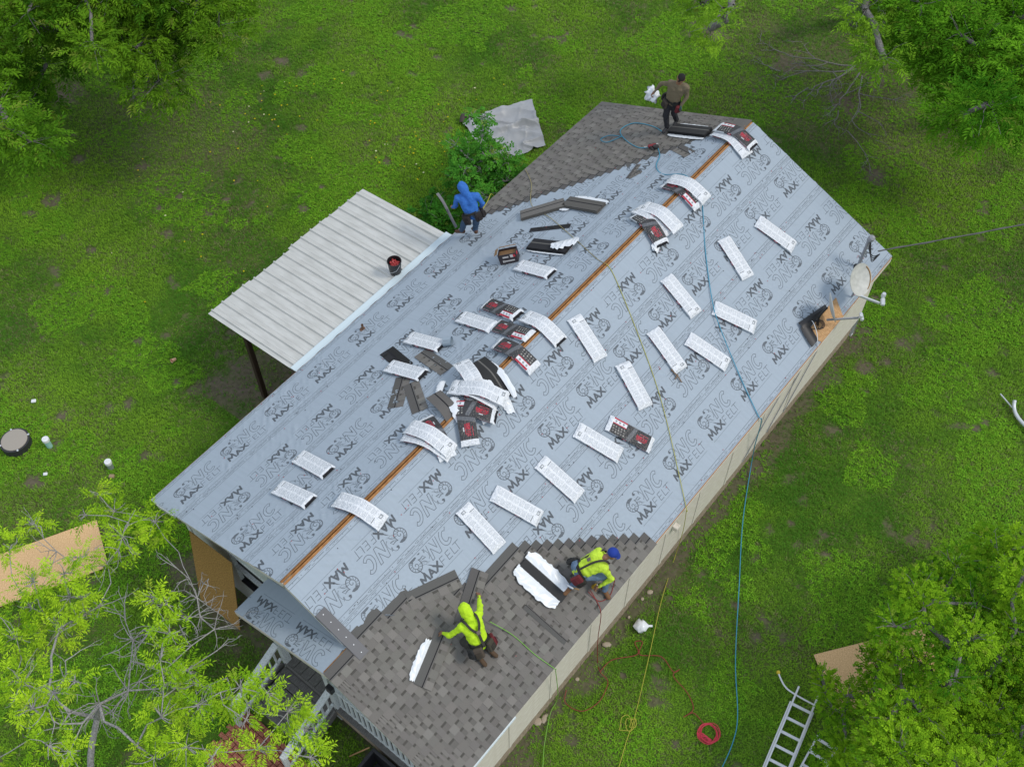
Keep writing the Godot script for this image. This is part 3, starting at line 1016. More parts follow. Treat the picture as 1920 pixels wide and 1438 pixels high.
# the stepped working edges of the laid shingles: distance from the ridge, z
var near_edge := [Vector2(4.40, -5.58), Vector2(3.93, -4.85), Vector2(3.31, -3.74), Vector2(2.57, -2.85), Vector2(2.45, -1.75), Vector2(1.80, -0.75), Vector2(1.45, -0.12)]
var far_edge := [Vector2(4.40, -9.65), Vector2(3.98, -10.0), Vector2(3.48, -10.5), Vector2(3.04, -11.28), Vector2(2.40, -11.7), Vector2(2.26, -12.54), Vector2(1.75, -13.22), Vector2(1.11, -13.93), Vector2(0.30, -14.25)]

func along(e: Array, u: float) -> float:
	for i in e.size() - 1:
		if u <= e[i].x and u >= e[i + 1].x:
			return lerpf(e[i].y, e[i + 1].y, inverse_lerp(e[i].x, e[i + 1].x, u))
	return e[0].y if u > e[0].x else e[-1].y


func felt_sheet(side: float, ua: float, ub: float, za: float, zb: float, lift: float, base_u: float, up: bool, z0: float, sd: int) -> MB:
	# one run of roll roofing between two distances from the ridge; up: the print's feet towards the eave on the +u side, towards the ridge on the other
	var wr := noise(0.9, 3, sd)
	var cr := noise(0.55, 2, sd + 50, FastNoiseLite.TYPE_SIMPLEX)
	var b := MB.new()
	var sgn := -1.0 if up else 1.0                       # reading direction along z
	var ydir := -1.0 if (up == (side > 0)) else 1.0      # print's own up, in growing distance from the ridge
	var p0 := base_u + ydir * -INK_LOW
	var p1 := base_u + ydir * INK_TOP
	var lo := maxf(minf(p0, p1), ua + EDGE + 0.02)
	var hi := minf(maxf(p0, p1), ub - EDGE - 0.02)
	var stops := [ua, ua + EDGE, lo, hi, ub - EDGE, ub]
	var nz := int((zb - za) / 0.04) + 1
	for k in 5:
		var a: float = stops[k]
		var d: float = stops[k + 1]
		if d - a < 0.004:
			continue
		var nu := maxi(2, int((d - a) / 0.045) + 2)
		var pts := PackedVector3Array()
		var uv := PackedVector2Array()
		for i in nz:
			var z := lerpf(za, zb, float(i) / (nz - 1))
			for j in nu:
				var u := lerpf(a, d, float(j) / (nu - 1))
				var edge := clampf(minf(u - ua, ub - u) / 0.12, 0, 1)
				# creases run slantwise down the sheet, and fan out from the laps
				var q := Vector2(z * 1.1 + u * 0.9, u * 0.35 - z * 0.12)
				var rid := 1.0 - absf(cr.get_noise_2d(q.x * 6.5, q.y * 1.3))
				var h := 0.008 * maxf(0.0, wr.get_noise_2d(z * 0.8, u)) + 0.020 * pow(maxf(0.0, rid - 0.80) / 0.20, 2.0) * smoothstep(-0.15, 0.25, wr.get_noise_2d(z * 0.35 + 20, u * 0.4))
				if (side > 0 and z > along(near_edge, u) - 0.25 - absf(0.1 * wr.get_noise_1d(u))) or (side < 0 and z < along(far_edge, u) + 0.25):
					h = 0.0     # pressed flat under the shingles
				pts.append(on_roof(side * u, z, lift + h * (0.25 + 0.75 * edge)))
				var vv := 0.0
				match k:
					0: vv = lerpf(felt_v[2], felt_v[1], (u - ua) / EDGE)
					4: vv = lerpf(felt_v[1], felt_v[2], (u - (ub - EDGE)) / EDGE)
					2:
						var yy := (u - base_u) * ydir
						vv = (INK_TOP - yy) / (INK_TOP + INK_LOW) * felt_v[1]
					_: vv = felt_v[3]
				uv.append(Vector2((z - z0) * sgn / TILE, vv))
		if side > 0:
			# z grows with rows, u with columns: u x z must point off the roof -> reverse the rows
			var rp := PackedVector3Array()
			var ru := PackedVector2Array()
			for i in range(nz - 1, -1, -1):
				rp.append_array(pts.slice(i * nu, i * nu + nu))
				ru.append_array(uv.slice(i * nu, i * nu + nu))
			b.grid(rp, nu, ru)
		else:
			b.grid(pts, nu, uv)
	return b


func build_house() -> void:
	var H := thing("house", "long low house with a half-stripped gable roof covered in blue-grey underlayment", "house")
	var zf := 0.0
	var wl := -HALF + 0.38
	var wr := HALF - 0.13
	var zw := -0.28
	var zb := -LEN + 0.22
	var yu := 2.55
	# walls and skirting, closed round an empty inside
	var B := func(mat: Material, a: Vector3, d: Vector3, bev := 0.0) -> ArrayMesh:
		var b := MB.new()
		b.box(Transform3D(Basis(), (a + d) * 0.5), (d - a).abs(), bev)
		return b.mesh(mat)
	part("wall", B.call(M.siding, Vector3(wr - 0.12, 0.62, zb), Vector3(wr, RIDGE - S * wr - 0.10, zw)), H)
	part("wall", B.call(M.siding, Vector3(wl, 0.62, zb), Vector3(wl + 0.12, RIDGE + S * wl - 0.10, zw)), H)
	part("skirting", B.call(M.skirt, Vector3(wr - 0.20, -0.1, zb + 0.05), Vector3(wr - 0.05, 0.62, zw)), H)
	part("skirting", B.call(M.skirt, Vector3(wl + 0.05, -0.1, zb + 0.05), Vector3(wl + 0.2, 0.62, zw)), H)
	part("floor", B.call(M.grey_wood, Vector3(wl + 0.2, 0.50, zb + 0.1), Vector3(wr - 0.2, 0.6, zw - 0.12)), H)
	for k in 9:      # joints between the wall boards
		var zz := -1.2 - k * 1.22
		part("batten", B.call(M.siding, Vector3(wr - 0.004, 0.64, zz - 0.03), Vector3(wr + 0.016, 2.58, zz + 0.03)), H)
	for g in [zw, zb]:
		var b := MB.new()
		var t := 0.12 if g == zb else -0.12
		var top := func(x: float) -> float: return RIDGE - S * absf(x) - 0.10
		# the gable with a wide opening in the near one, its lights and frame built below
		var open: bool = g == zw
		var xs := [wl, -2.35, -1.25, PX - 0.25, wr] if open else [wl, 0.0, wr, wr, wr]
		for i in 4:
			var xa: float = xs[i]
			var xb: float = xs[i + 1]
			if xb - xa < 0.01:
				continue
			var ybot := 2.28 if open and i == 1 else 0.0
			var mids := [xa, xb] if xa * xb >= 0 else [xa, 0.0, xb]
			for m in mids.size() - 1:
				var p: float = mids[m]
				var q: float = mids[m + 1]
				for zz in [g, g + t]:
					b.quad(Vector3(p, ybot, zz), Vector3(q, ybot, zz), Vector3(q, top.call(q), zz), Vector3(p, top.call(p), zz))
				b.quad(Vector3(p, ybot, g), Vector3(q, ybot, g), Vector3(q, ybot, g + t), Vector3(p, ybot, g + t))
			if open and i == 1:
				for zz in [g, g + t]:
					b.quad(Vector3(xa, 0, zz), Vector3(xb, 0, zz), Vector3(xb, 0.95, zz), Vector3(xa, 0.95, zz))
				b.quad(Vector3(xa, 0.95, g), Vector3(xb, 0.95, g), Vector3(xb, 0.95, g + t), Vector3(xa, 0.95, g + t))
				for xx in [xa, xb]:
					b.quad(Vector3(xx, 0.95, g), Vector3(xx, 0.95, g + t), Vector3(xx, 2.28, g + t), Vector3(xx, 2.28, g))
		part("gable_wall", b.mesh(M.white_wood), H)
	# the window in the near gable, half hidden behind the leaning board
	var win := part("window", B.call(M.dark, Vector3(-2.35, 0.95, zw - 0.09), Vector3(-1.25, 2.28, zw - 0.08)), H)
	for s in [[-2.35, 0.95, -2.30, 2.28], [-1.30, 0.95, -1.25, 2.28], [-2.30, 2.23, -1.30, 2.28], [-2.30, 0.95, -1.30, 1.0], [-2.30, 1.60, -1.30, 1.64]]:
		part("window_frame", B.call(M.dark if s[1] == 0.95 and s[3] == 1.0 else M.white_wood, Vector3(s[0], s[1], zw - 0.07), Vector3(s[2], s[3], zw + 0.015)), win)
	var corner := B.call(M.white_wood, Vector3(wl - 0.02, 0.0, zw - 0.1), Vector3(wl + 0.09, RIDGE + S * wl - 0.12, zw + 0.02)) as ArrayMesh
	part("corner_board", corner, H)
	# roof deck in two slabs, a slot left open along the ridge, and the bare boards showing beside it
	for side in [1.0, -1.0]:
		var b := MB.new()
		var a := -0.008 if side > 0 else 0.055
		var uc := (a + SLOPE - 0.015) * 0.5
		b.box(Transform3D(roof_basis(side * uc), on_roof(side * uc, -LEN * 0.5, -0.012)), Vector3(SLOPE - 0.015 - a, 0.022, LEN - 0.012))
		if side > 0:
			var ua := PX * NS
			var um := (ua + SLOPE - 0.015) * 0.5
			b.box(Transform3D(roof_basis(um), on_roof(um, FRONT * 0.5 - 0.002, -0.012)), Vector3(SLOPE - 0.015 - ua, 0.022, FRONT))
		part("roof_deck", b.mesh(M.deckwood), H)
	var rb := MB.new()
	rb.box(Transform3D(Basis(), Vector3(0.0, RIDGE - 0.19, -LEN * 0.5)), Vector3(0.04, 0.24, LEN - 0.1))
	part("ridge_board", rb.mesh(M.brown_post), H)
	for s in [[0.03, -1.3, 0.006], [0.03, -9.6, 0.007], [0.035, -13.2, 0.006]]:
		var sb := MB.new()
		sb.box(Transform3D(roof_basis(0.03), on_roof(0.047, s[1], s[2])), Vector3(0.055, 0.008, 2.2), 0.002)
		part("ridge_strip", sb.mesh(M.deckwood), H)
	var jb := MB.new()      # splintered board ends bared at the far end of the ridge
	jb.box(Transform3D(roof_basis(-0.2), on_roof(-0.12, -LEN + 0.22, 0.003)), Vector3(0.30, 0.014, 0.40), 0.003)
	jb.box(Transform3D(roof_basis(0.2, 12), on_roof(0.10, -LEN + 0.16, 0.010)), Vector3(0.24, 0.012, 0.26), 0.003)
	part("bare_board", jb.mesh(M.deckwood), H)
	# fascia and rake boards
	for side in [1.0, -1.0]:
		var fb := MB.new()
		var x: float = side * (HALF - 0.012)
		fb.box(Transform3D(Basis(), Vector3(x, RIDGE - S * HALF - 0.085, -LEN * 0.5 + (FRONT * 0.5 if side > 0 else 0.0))), Vector3(0.022, 0.13, LEN + (FRONT if side > 0 else 0.0) - 0.02), 0.003)
		part("fascia", fb.mesh(M.siding), H)
	for side in [1.0, -1.0]:      # the raw edge of the deck, orange where the felt stops short
		var eb := MB.new()
		eb.box(Transform3D(roof_basis(side * 2.0), on_roof(side * (SLOPE - 0.008), -LEN * 0.5, -0.012)), Vector3(0.013, 0.028, LEN - 0.03), 0.002)
		part("deck_edge", eb.mesh(M.deckwood), H)
	for side in [1.0, -1.0]:
		for z in [-0.012, -LEN + 0.012]:
			if side > 0 and z > -1:
				var r1 := MB.new()
				r1.box(Transform3D(roof_basis(0.8), on_roof(PX * NS * 0.5, z, -0.085)), Vector3(PX * NS - 0.03, 0.13, 0.022), 0.003)
				part("rake_board", r1.mesh(M.siding), H)
				continue
			var rk := MB.new()
			rk.box(Transform3D(roof_basis(side * 2.0), on_roof(side * SLOPE * 0.5, z, -0.085)), Vector3(SLOPE - 0.04, 0.13, 0.022), 0.003)
			part("rake_board", rk.mesh(M.siding if z > -1 else M.deckwood), H)
	var pr := MB.new()
	var pu := (PX * NS + SLOPE) * 0.5
	pr.box(Transform3D(roof_basis(pu), on_roof(pu, FRONT - 0.012, -0.085)), Vector3(SLOPE - PX * NS - 0.02, 0.13, 0.022), 0.003)
	part("rake_board", pr.mesh(M.siding), H)
	# the felt, four overlapping runs on each slope; the higher run lies over the lower one
	var zz := -LEN - 0.015
	for s in [
		[1.0, 0.042, 1.20, 0.018, 0.47, false, -4.64, 1], [1.0, 1.15, 2.19, 0.014, 1.77, true, -5.27, 2], [1.0, 2.13, 3.27, 0.010, 2.50, false, -5.60, 3], [1.0, 3.21, SLOPE - 0.022, 0.006, 3.97, true, -5.45, 4],
		[-1.0, 0.088, 1.12, 0.018, 0.83, false, -3.80, 5], [-1.0, 1.06, 2.20, 0.014, 1.33, true, -3.68, 6], [-1.0, 2.14, 3.37, 0.010, 2.82, false, -3.58, 7], [-1.0, 3.31, SLOPE - 0.016, 0.006, 3.58, true, -3.84, 8]]:
		var sheet := felt_sheet(s[0], s[1], s[2], zz + rng.randf_range(-0.02, 0.01), 0.012 + rng.randf_range(-0.006, 0.02), s[3], s[4], s[5], s[6], s[7])
		part("underlayment_sheet", sheet.mesh(M.felt), H)
	var ext := felt_sheet(1.0, PX * NS + 0.01, SLOPE - 0.004, 0.0, FRONT, 0.003, 3.97, true, -5.45, 12)
	part("underlayment_sheet", ext.mesh(M.felt), H)
	# cap nails
	var nails := PackedFloat32Array()
	for i in 420:
		var side := 1.0 if rng.randf() < 0.55 else -1.0
		var row: float = [0.16, 1.13, 1.22, 2.10, 2.22, 3.20, 3.30, 4.32, 0.6, 1.7, 2.7, 3.8][rng.randi() % 12]
		var u := clampf(row + rng.randf_range(-0.03, 0.03), 0.14, 4.38)
		if rng.randf() < 0.12:
			u = rng.randf_range(0.2, 4.3)
		put(nails, Transform3D(roof_basis(side * u), on_roof(side * u, rng.randf_range(-14.4, -0.1), 0.024)), Color(0.42, 0.06, 0.07) if rng.randf() < 0.55 else Color(0.03, 0.03, 0.03))
	var nb := MB.new()
	nb.lathe(PackedVector2Array([Vector2(0.0095, -0.004), Vector2(0.0095, 0.002), Vector2(0.005, 0.004), Vector2(0, 0.004)]), Transform3D(), 7)
	var mm := MultiMesh.new()
	mm.transform_format = MultiMesh.TRANSFORM_3D
	mm.use_colors = true
	mm.mesh = nb.mesh(M.vinyl)
	mm.instance_count = nails.size() / 16
	mm.buffer = nails
	var mo := MultiMeshInstance3D.new()
	mo.multimesh = mm
	mo.name = "cap_nails"
	mo.set_meta("kind", "stuff")
	H.add_child(mo)
	# laid shingles, course by course from the eave; each course runs from the rake to the stepped working edge
	for i in 6:
		shingle_meshes.append(shingle_mesh(i))
	var steps := [0.0, 0.16, 0.32, 0.48, 0.64, 0.80]
	for k in 22:
		var ul := SLOPE + 0.012 - k * 0.143
		if ul < 1.4:
			break
		lay_course(H, 1.0, ul, (FRONT + 0.02) if ul - 0.25 > PX * NS else 0.018, along(near_edge, ul - 0.1), steps[k % 6], k)
	for k in 29:
		var ul := SLOPE + 0.012 - k * 0.143
		lay_course(H, -1.0, ul, -LEN - 0.02, along(far_edge, maxf(ul - 0.1, 0.3)), steps[k % 6], k)
	# dark drip edge along the near rake and pale drip edge along the near eave
	var de := MB.new()
	var du := (0.52 + PX * NS + 0.02) * 0.5 + 0.24
	de.box(Transform3D(roof_basis(du), on_roof(du, -0.10, 0.036)), Vector3(1.06, 0.003, 0.22), 0.001)
	de.box(Transform3D(roof_basis(du), on_roof(du, 0.012, 0.008)), Vector3(1.06, 0.06, 0.003), 0.001)
	for k in 5:
		de.col = Color.WHITE
	part("drip_edge", de.mesh(M.drip), H)
	var sc := MB.new()
	for k in 6:
		sc.lathe(PackedVector2Array([Vector2(0.010, 0), Vector2(0.010, 0.004), Vector2(0, 0.005)]), roof_at(du - 0.45 + k * 0.18, -0.10, 0, 0.038), 7)
	part("nail_heads", sc.mesh(M.white), H).set_meta("kind", "stuff")
	var pe := MB.new()
	pe.box(Transform3D(roof_basis(4.4), on_roof(SLOPE + 0.015, -0.3, -0.008)), Vector3(0.07, 0.004, 1.75), 0.001)
	pe.box(Transform3D(Basis(), Vector3(HALF + 0.038, RIDGE - S * HALF - 0.04, -0.3)), Vector3(0.004, 0.05, 1.75), 0.001)
	part("drip_edge", pe.mesh(M.flash), H)
	# white trim bared at the near end of the left rake
	var wt := MB.new()
	wt.box(Transform3D(roof_basis(-3.9), on_roof(-3.85, 0.012, -0.045)), Vector3(0.62, 0.085, 0.05), 0.004)
	part("rake_trim", wt.mesh(M.white), H)
	# capped ridge at the far end
	for k in 2:
		var cb := MB.new()
		var pts := PackedVector3Array()
		for i in 2:
			var z := -LEN - 0.02 + (0.22 if i == 0 else 0.0) + k * 0.16
			for j in 7:
				var u := -0.36 + j * 0.06
				pts.append(on_roof(u, z, 0.034 + 0.006 * k))
		cb.col = Color(0.2, 0.19, 0.175)
		cb.grid(pts, 7)
		part("starter_shingle", cb.mesh(M.granule), H)
	build_porch(H, B)
	# small things fixed to the near long wall
	var vent := MB.new()
	vent.box(Transform3D(Basis(), Vector3(wr + 0.06, 1.9, -6.35)), Vector3(0.12, 0.14, 0.13), 0.01)
	part("wall_vent", vent.mesh(M.siding), H)
	for k in 9:      # rubble showing along the foot of the wall
		var st := MB.new()
		var sx := rng.randf_range(0.025, 0.075)
		st.lathe(PackedVector2Array([Vector2(1.0, -0.4), Vector2(0.95, 0.3), Vector2(0.6, 0.8), Vector2(0, 0.9)]), Transform3D(Basis(Vector3.UP, rng.randf() * 3.0).scaled_local(Vector3(sx * 1.4, sx * 0.5, sx * rng.randf_range(0.6, 1.4))), Vector3(wr + rng.randf_range(-0.02, 0.16), 0.01, rng.randf_range(-6.6, 0.2))), 7)
		st.smooth_normals()
		part("foundation_stone", st.mesh(M.rubble), H)
	var wires := MB.new()
	for w in [[-9.2, -10.6], [-10.2, -11.4], [-10.9, -12.1]]:
		wires.tube(curve(PackedVector3Array([Vector3(wr + 0.02, 2.5, w[1]), Vector3(wr + 0.03, 1.7, lerpf(w[1], w[0], 0.5)), Vector3(wr + 0.02, 0.7, w[0])]), 5), 0.012, 0.012, 5)
	part("wall_cable", wires.mesh(M.grey_pipe), H)
	# bare patch at the eave by the dishes: the felt folded back, black ice guard turned up
	var pb := MB.new()
	var pp := PackedVector3Array()
	for i in 3:
		for j in 3:
			pp.append(on_roof(lerpf(4.02, 4.405, j / 2.0), lerpf(-11.55, -12.45, i / 2.0) + (0.2 * (2 - j) * (0.5 if i == 0 else -0.6)), 0.021))
	pb.grid(pp, 3)
	part("bare_board", pb.mesh(M.osb), H)
	var fl := MB.new()
	var q := PackedVector3Array()
	for i in 5:
		for j in 4:
			var s := i / 4.0
			q.append(on_roof(lerpf(3.75, 4.0, j / 3.0) + 0.18 * s * (1 - j / 3.0), lerpf(-11.45, -12.3, s) + 0.02 * j, 0.03 + 0.10 * sin(PI * (j + 0.5) / 4.0) * (0.6 + 0.4 * sin(s * 9.0))))
	fl.grid(q, 4)
	part("felt_flap", fl.mesh(M.black), H)
	var f2 := MB.new()
	q = PackedVector3Array()
	for i in 4:
		for j in 4:
			q.append(on_roof(lerpf(3.86, 4.30, i / 3.0), -11.38 - 0.09 * j + 0.05 * i, 0.03 + 0.07 * sin(PI * (j + 0.6) / 4.2)))
	f2.grid(q, 4)
	part("felt_flap", f2.mesh(M.black), H)


func build_porch(H: Node3D, B: Callable) -> void:
	# small gable over the steps: its right slope is the run-on of the big roof, its left slope is felted
	var yr := RIDGE - S * PX
	var slope := func(d: float, z: float, h: float) -> Vector3: return Vector3(PX - d / NS, yr - S * d / NS, z) + Vector3(-S, 1, 0) * (h / NS)
	var dmax := (PX + 1.07) * NS
	var bs := Basis(Vector3(-1, -S, 0) / NS, Vector3(-S, 1, 0) / NS, Vector3(0, 0, -1))
	var d := MB.new()
	d.box(Transform3D(bs, slope.call(dmax * 0.5, (FRONT - 0.27) * 0.5, -0.014)), Vector3(dmax - 0.02, 0.024, FRONT + 0.27), 0.002)
	part("porch_roof_deck", d.mesh(M.deckwood), H)
	var b := MB.new()
	var wr := noise(1.4, 3, 61)
	var nd := 40
	for band in 2:
		var za := -0.27 if band == 0 else -0.02
		var zb := -0.02 if band == 0 else FRONT + 0.006
		var pts := PackedVector3Array()
		var uv := PackedVector2Array()
		var nz := 8
		for i in nz:
			var z := lerpf(za, zb, float(i) / (nz - 1))
			for j in nd:
				var dd := lerpf(0.03, dmax, float(j) / (nd - 1))
				pts.append(slope.call(dd, z, 0.004 + 0.010 * maxf(0, wr.get_noise_2d(dd, z * 1.5))))
				# print runs across the slope, its feet towards the main gable
				uv.append(Vector2(-(dd - 0.06) / TILE + 0.06, lerpf(felt_v[1], 0.02, (z + 0.02) / (zb + 0.02)) if band == 1 else felt_v[3]))
		var rp := PackedVector3Array()
		var ru := PackedVector2Array()
		for i in nz:
			for j in nd:
				rp.append(pts[i * nd + (nd - 1 - j)])
				ru.append(uv[i * nd + (nd - 1 - j)])
		# rows along +z, columns towards +x: off the roof is z x x
		var fp := PackedVector3Array()
		var fu := PackedVector2Array()
		for i in range(nz - 1, -1, -1):
			fp.append_array(rp.slice(i * nd, i * nd + nd))
			fu.append_array(ru.slice(i * nd, i * nd + nd))
		b.grid(fp, nd, fu)
	part("porch_underlayment", b.mesh(M.felt), H)
	var rk := MB.new()
	rk.box(Transform3D(bs, slope.call(dmax * 0.5, FRONT + 0.006, -0.06)), Vector3(dmax - 0.02, 0.09, 0.02), 0.003)
	rk.box(Transform3D(Basis(), slope.call(dmax + 0.006, (FRONT - 0.27) * 0.5, -0.06)), Vector3(0.02, 0.10, FRONT + 0.25), 0.003)
	part("porch_fascia", rk.mesh(M.siding), H)
	var rs := MB.new()
	rs.box(Transform3D(bs, slope.call(0.045, FRONT * 0.5, 0.004)), Vector3(0.07, 0.012, FRONT - 0.02), 0.003)
	part("bare_board", rs.mesh(M.deckwood), H)
	# floor of the porch, landing and steps, all of grey planks
	var fy := 0.62
	for k in 5:
		part("porch_plank", B.call(M.grey_wood, Vector3(0.90, fy - 0.035, -0.27 + k * 0.131), Vector3(HALF - 0.2, fy, -0.27 + k * 0.131 + 0.122), 0.005), H)
	part("porch_rim", B.call(M.skirt, Vector3(0.92, 0.34, 0.335), Vector3(HALF - 0.22, fy - 0.037, 0.372)), H)
	for k in 7:
		part("porch_plank", B.call(M.grey_wood, Vector3(-0.50 + k * 0.196, fy - 0.035, -0.27), Vector3(-0.50 + k * 0.196 + 0.186, fy, 0.30), 0.006), H)
	part("porch_rim", B.call(M.grey_wood, Vector3(-0.52, 0.30, 0.302), Vector3(0.88, fy - 0.004, 0.34), 0.006), H)
	for k in 3:
		var y := 0.46 - k * 0.155
		var z := 0.345 + k * 0.30
		for h in 2:
			part("step_plank", B.call(M.grey_wood, Vector3(-0.54, y - 0.035, z + h * 0.152), Vector3(0.88, y, z + h * 0.152 + 0.145), 0.007), H)
		part("step_riser", B.call(M.grey_wood, Vector3(-0.50, maxf(0.0, y - 0.155), z + 0.262), Vector3(0.84, y - 0.037, z + 0.286)), H)
	for x in [-0.60, 0.90]:
		var s := MB.new()
		s.bar(Vector3(x, 0.50, 0.34), Vector3(x, 0.02, 1.26), 0.04, 0.22, Vector3.UP, 0.005)
		part("step_stringer", s.mesh(M.grey_wood), H)
	# posts and railings, white and weathered
	part("porch_post", B.call(M.white_wood, Vector3(-0.62, 0.0, 0.18), Vector3(-0.48, 2.86, 0.32), 0.006), H)
	part("porch_post", B.call(M.white_wood, Vector3(0.80, 0.0, 0.20), Vector3(0.94, 3.38, 0.34), 0.006), H)
	for x in [-0.55, 0.87]:
		var r := Node3D.new()
		r.name = "stair_railing"
		H.add_child(r, true)
		var top := MB.new()
		top.bar(Vector3(x, 1.52, 0.33), Vector3(x, 0.86, 1.66), 0.14, 0.045, Vector3.UP, 0.006)
		part("handrail", top.mesh(M.white_wood), r)
		var low := MB.new()
		low.bar(Vector3(x, 0.86, 0.35), Vector3(x, 0.22, 1.64), 0.05, 0.07, Vector3.UP, 0.006)
		part("bottom_rail", low.mesh(M.white_wood), r)
		var nw := MB.new()
		nw.box(Transform3D(Basis(), Vector3(x, 0.46, 1.66)), Vector3(0.10, 0.92, 0.10), 0.006)
		part("newel_post", nw.mesh(M.white_wood), r)
		for k in 8:
			var z := 0.46 + k * 0.145
			var y := 1.50 - (z - 0.33) * 0.496
			var bl := MB.new()
			bl.box(Transform3D(Basis(), Vector3(x, y - 0.34, z)), Vector3(0.04, 0.66, 0.04), 0.004)
			part("baluster", bl.mesh(M.white_wood), r)
	var fr := Node3D.new()
	fr.name = "porch_railing"
	H.add_child(fr, true)
	var bal := MB.new()
	bal.box(Transform3D(), Vector3(0.055, 1.0, 0.032), 0.004)
	var bm := bal.mesh(M.white_wood)
	for k in 21:
		part("baluster", bm, fr, Transform3D(Basis(), Vector3(1.04 + k * 0.138, 1.18, 0.27)))
	part("handrail", B.call(M.white_wood, Vector3(0.94, 1.68, 0.22), Vector3(HALF - 0.15, 1.73, 0.32), 0.006), fr)
	part("bottom_rail", B.call(M.white_wood, Vector3(0.94, 0.70, 0.255), Vector3(HALF - 0.15, 0.755, 0.285), 0.004), fr)
	part("porch_post", B.call(M.white_wood, Vector3(HALF - 0.22, 0.0, 0.20), Vector3(HALF - 0.08, 2.52, 0.34), 0.006), H)
	part("porch_lamp", B.call(M.black, Vector3(1.02, 2.05, 0.36), Vector3(1.16, 2.25, 0.46), 0.01), H)
	# brick path at the foot of the steps
	var path := Node3D.new()
	path.name = numbered("brick_path")
	add_child(path)
	path.set_meta("kind", "structure")
	var br := MB.new()
	br.box(Transform3D(), Vector3(0.195, 0.06, 0.092), 0.006)
	var bmesh := br.mesh(M.brick)
	for i in 12:
		for j in 13:
			if i < 2 and j > 9:
				continue
			var x := -0.62 + j * 0.205 + (0.1 if i % 2 else 0.0)
			part("brick", bmesh, path, Transform3D(Basis(Vector3.UP, rng.randf_range(-0.03, 0.03)), Vector3(x, 0.012 + rng.randf_range(-0.006, 0.006), 1.42 + i * 0.102)))


# ---- bundles of shingles
func drape_y(x: float, over: float) -> float:   # how a limp thing hangs across the ridge
	return -over * S * (sqrt(x * x + 0.02) - 0.141)


func wrapper_mesh(front: bool, over: float, thick: float, slump: float, sd: int) -> ArrayMesh:
	var b := MB.new()
	var f := noise(3.0, 3, 300 + sd)
	var nx := 21
	var wd := 0.335
	var v0 := 170.0 / 384 if front else 2.0 / 384
	var v1 := 318.0 / 384 if front else 168.0 / 384
	var ring := func(i: int) -> Array:
		var s := float(i) / (nx - 1)
		var x := -0.5 + s
		var e := minf(s, 1.0 - s)
		var fl := smoothstep(0.0, 0.055, e)                    # the crimped ends are flat
		var t := lerpf(0.024, thick, fl)
		var y0 := drape_y(x, over) + 0.004 + slump * sin(s * PI) * 0.5 + 0.004 * f.get_noise_2d(x * 2, 3)
		var h := wd * 0.5 * (1.0 + 0.035 * (1 - fl))
		var pil := 0.006 * fl
		var top := PackedVector3Array()
		for j in 9:
			var q := j / 8.0
			var zz := lerpf(-h, h, q)
			var ed := minf(q, 1 - q)
			var rr := t * (0.80 + 0.20 * smoothstep(0.0, 0.10, ed)) + pil * sin(q * PI) + 0.008 * f.get_noise_2d(x * 3.0, zz * 4) * smoothstep(0, 0.2, ed)
			top.append(Vector3(x + 0.010 * (1 - fl) * f.get_noise_2d(zz * 14, s * 3 + 9), y0 + rr, zz))
		return [top, y0, t, h, x]
	var top := PackedVector3Array()
	var uv := PackedVector2Array()
	var sides: Array[PackedVector3Array] = [PackedVector3Array(), PackedVector3Array()]
	var suv: Array[PackedVector2Array] = [PackedVector2Array(), PackedVector2Array()]
	var low := PackedVector3Array()
	for i in nx:
		var r: Array = ring.call(i)
		var tp: PackedVector3Array = r[0]
		var u := clampf(i / (nx - 1.0), 0.012, 0.988)
		for j in 9:
			top.append(tp[8 - j])
			uv.append(Vector2(u, lerpf(v0, v1, 1 - j / 8.0)))
		for k in 2:
			var zz: float = (-1.0 if k == 0 else 1.0) * r[3]
			var hi: Vector3 = tp[0] if k == 0 else tp[8]
			var belly := Vector3(r[4], r[1] + r[2] * 0.42, zz * 1.012)
			var foot := Vector3(r[4], r[1] + 0.003, zz * 0.97)
			var col := [hi, belly, foot] if k == 0 else [foot, belly, hi]
			for q in 3:
				sides[k].append(col[q])
				var vv := lerpf(323.0, 382.0, q / 2.0) if k == 0 else lerpf(382.0, 323.0, q / 2.0)
				suv[k].append(Vector2(u, vv / 384))
		low.append(Vector3(r[4], r[1] + 0.003, -r[3] * 0.97))
		low.append(Vector3(r[4], r[1] + 0.003, r[3] * 0.97))
	b.grid(top, 9, uv)
	b.grid(sides[0], 3, suv[0])
	b.grid(sides[1], 3, suv[1])
	var lu := PackedVector2Array()
	for i in low.size():
		lu.append(Vector2(0.01, 0.01))
	b.grid(low, 2, lu)
	for i in [0, nx - 1]:
		var r: Array = ring.call(i)
		var tp: PackedVector3Array = r[0]
		for j in 8:
			var p := Vector3(tp[j].x, r[1] + 0.003, tp[j].z)
			var q := Vector3(tp[j + 1].x, r[1] + 0.003, tp[j + 1].z)
			var w := Vector2(0.01, 0.01)
			if i == 0:
				b.quad(p, q, tp[j + 1], tp[j], w, w, w, w)
			else:
				b.quad(q, p, tp[j], tp[j + 1], w, w, w, w)
	return b.mesh(M.wrap)


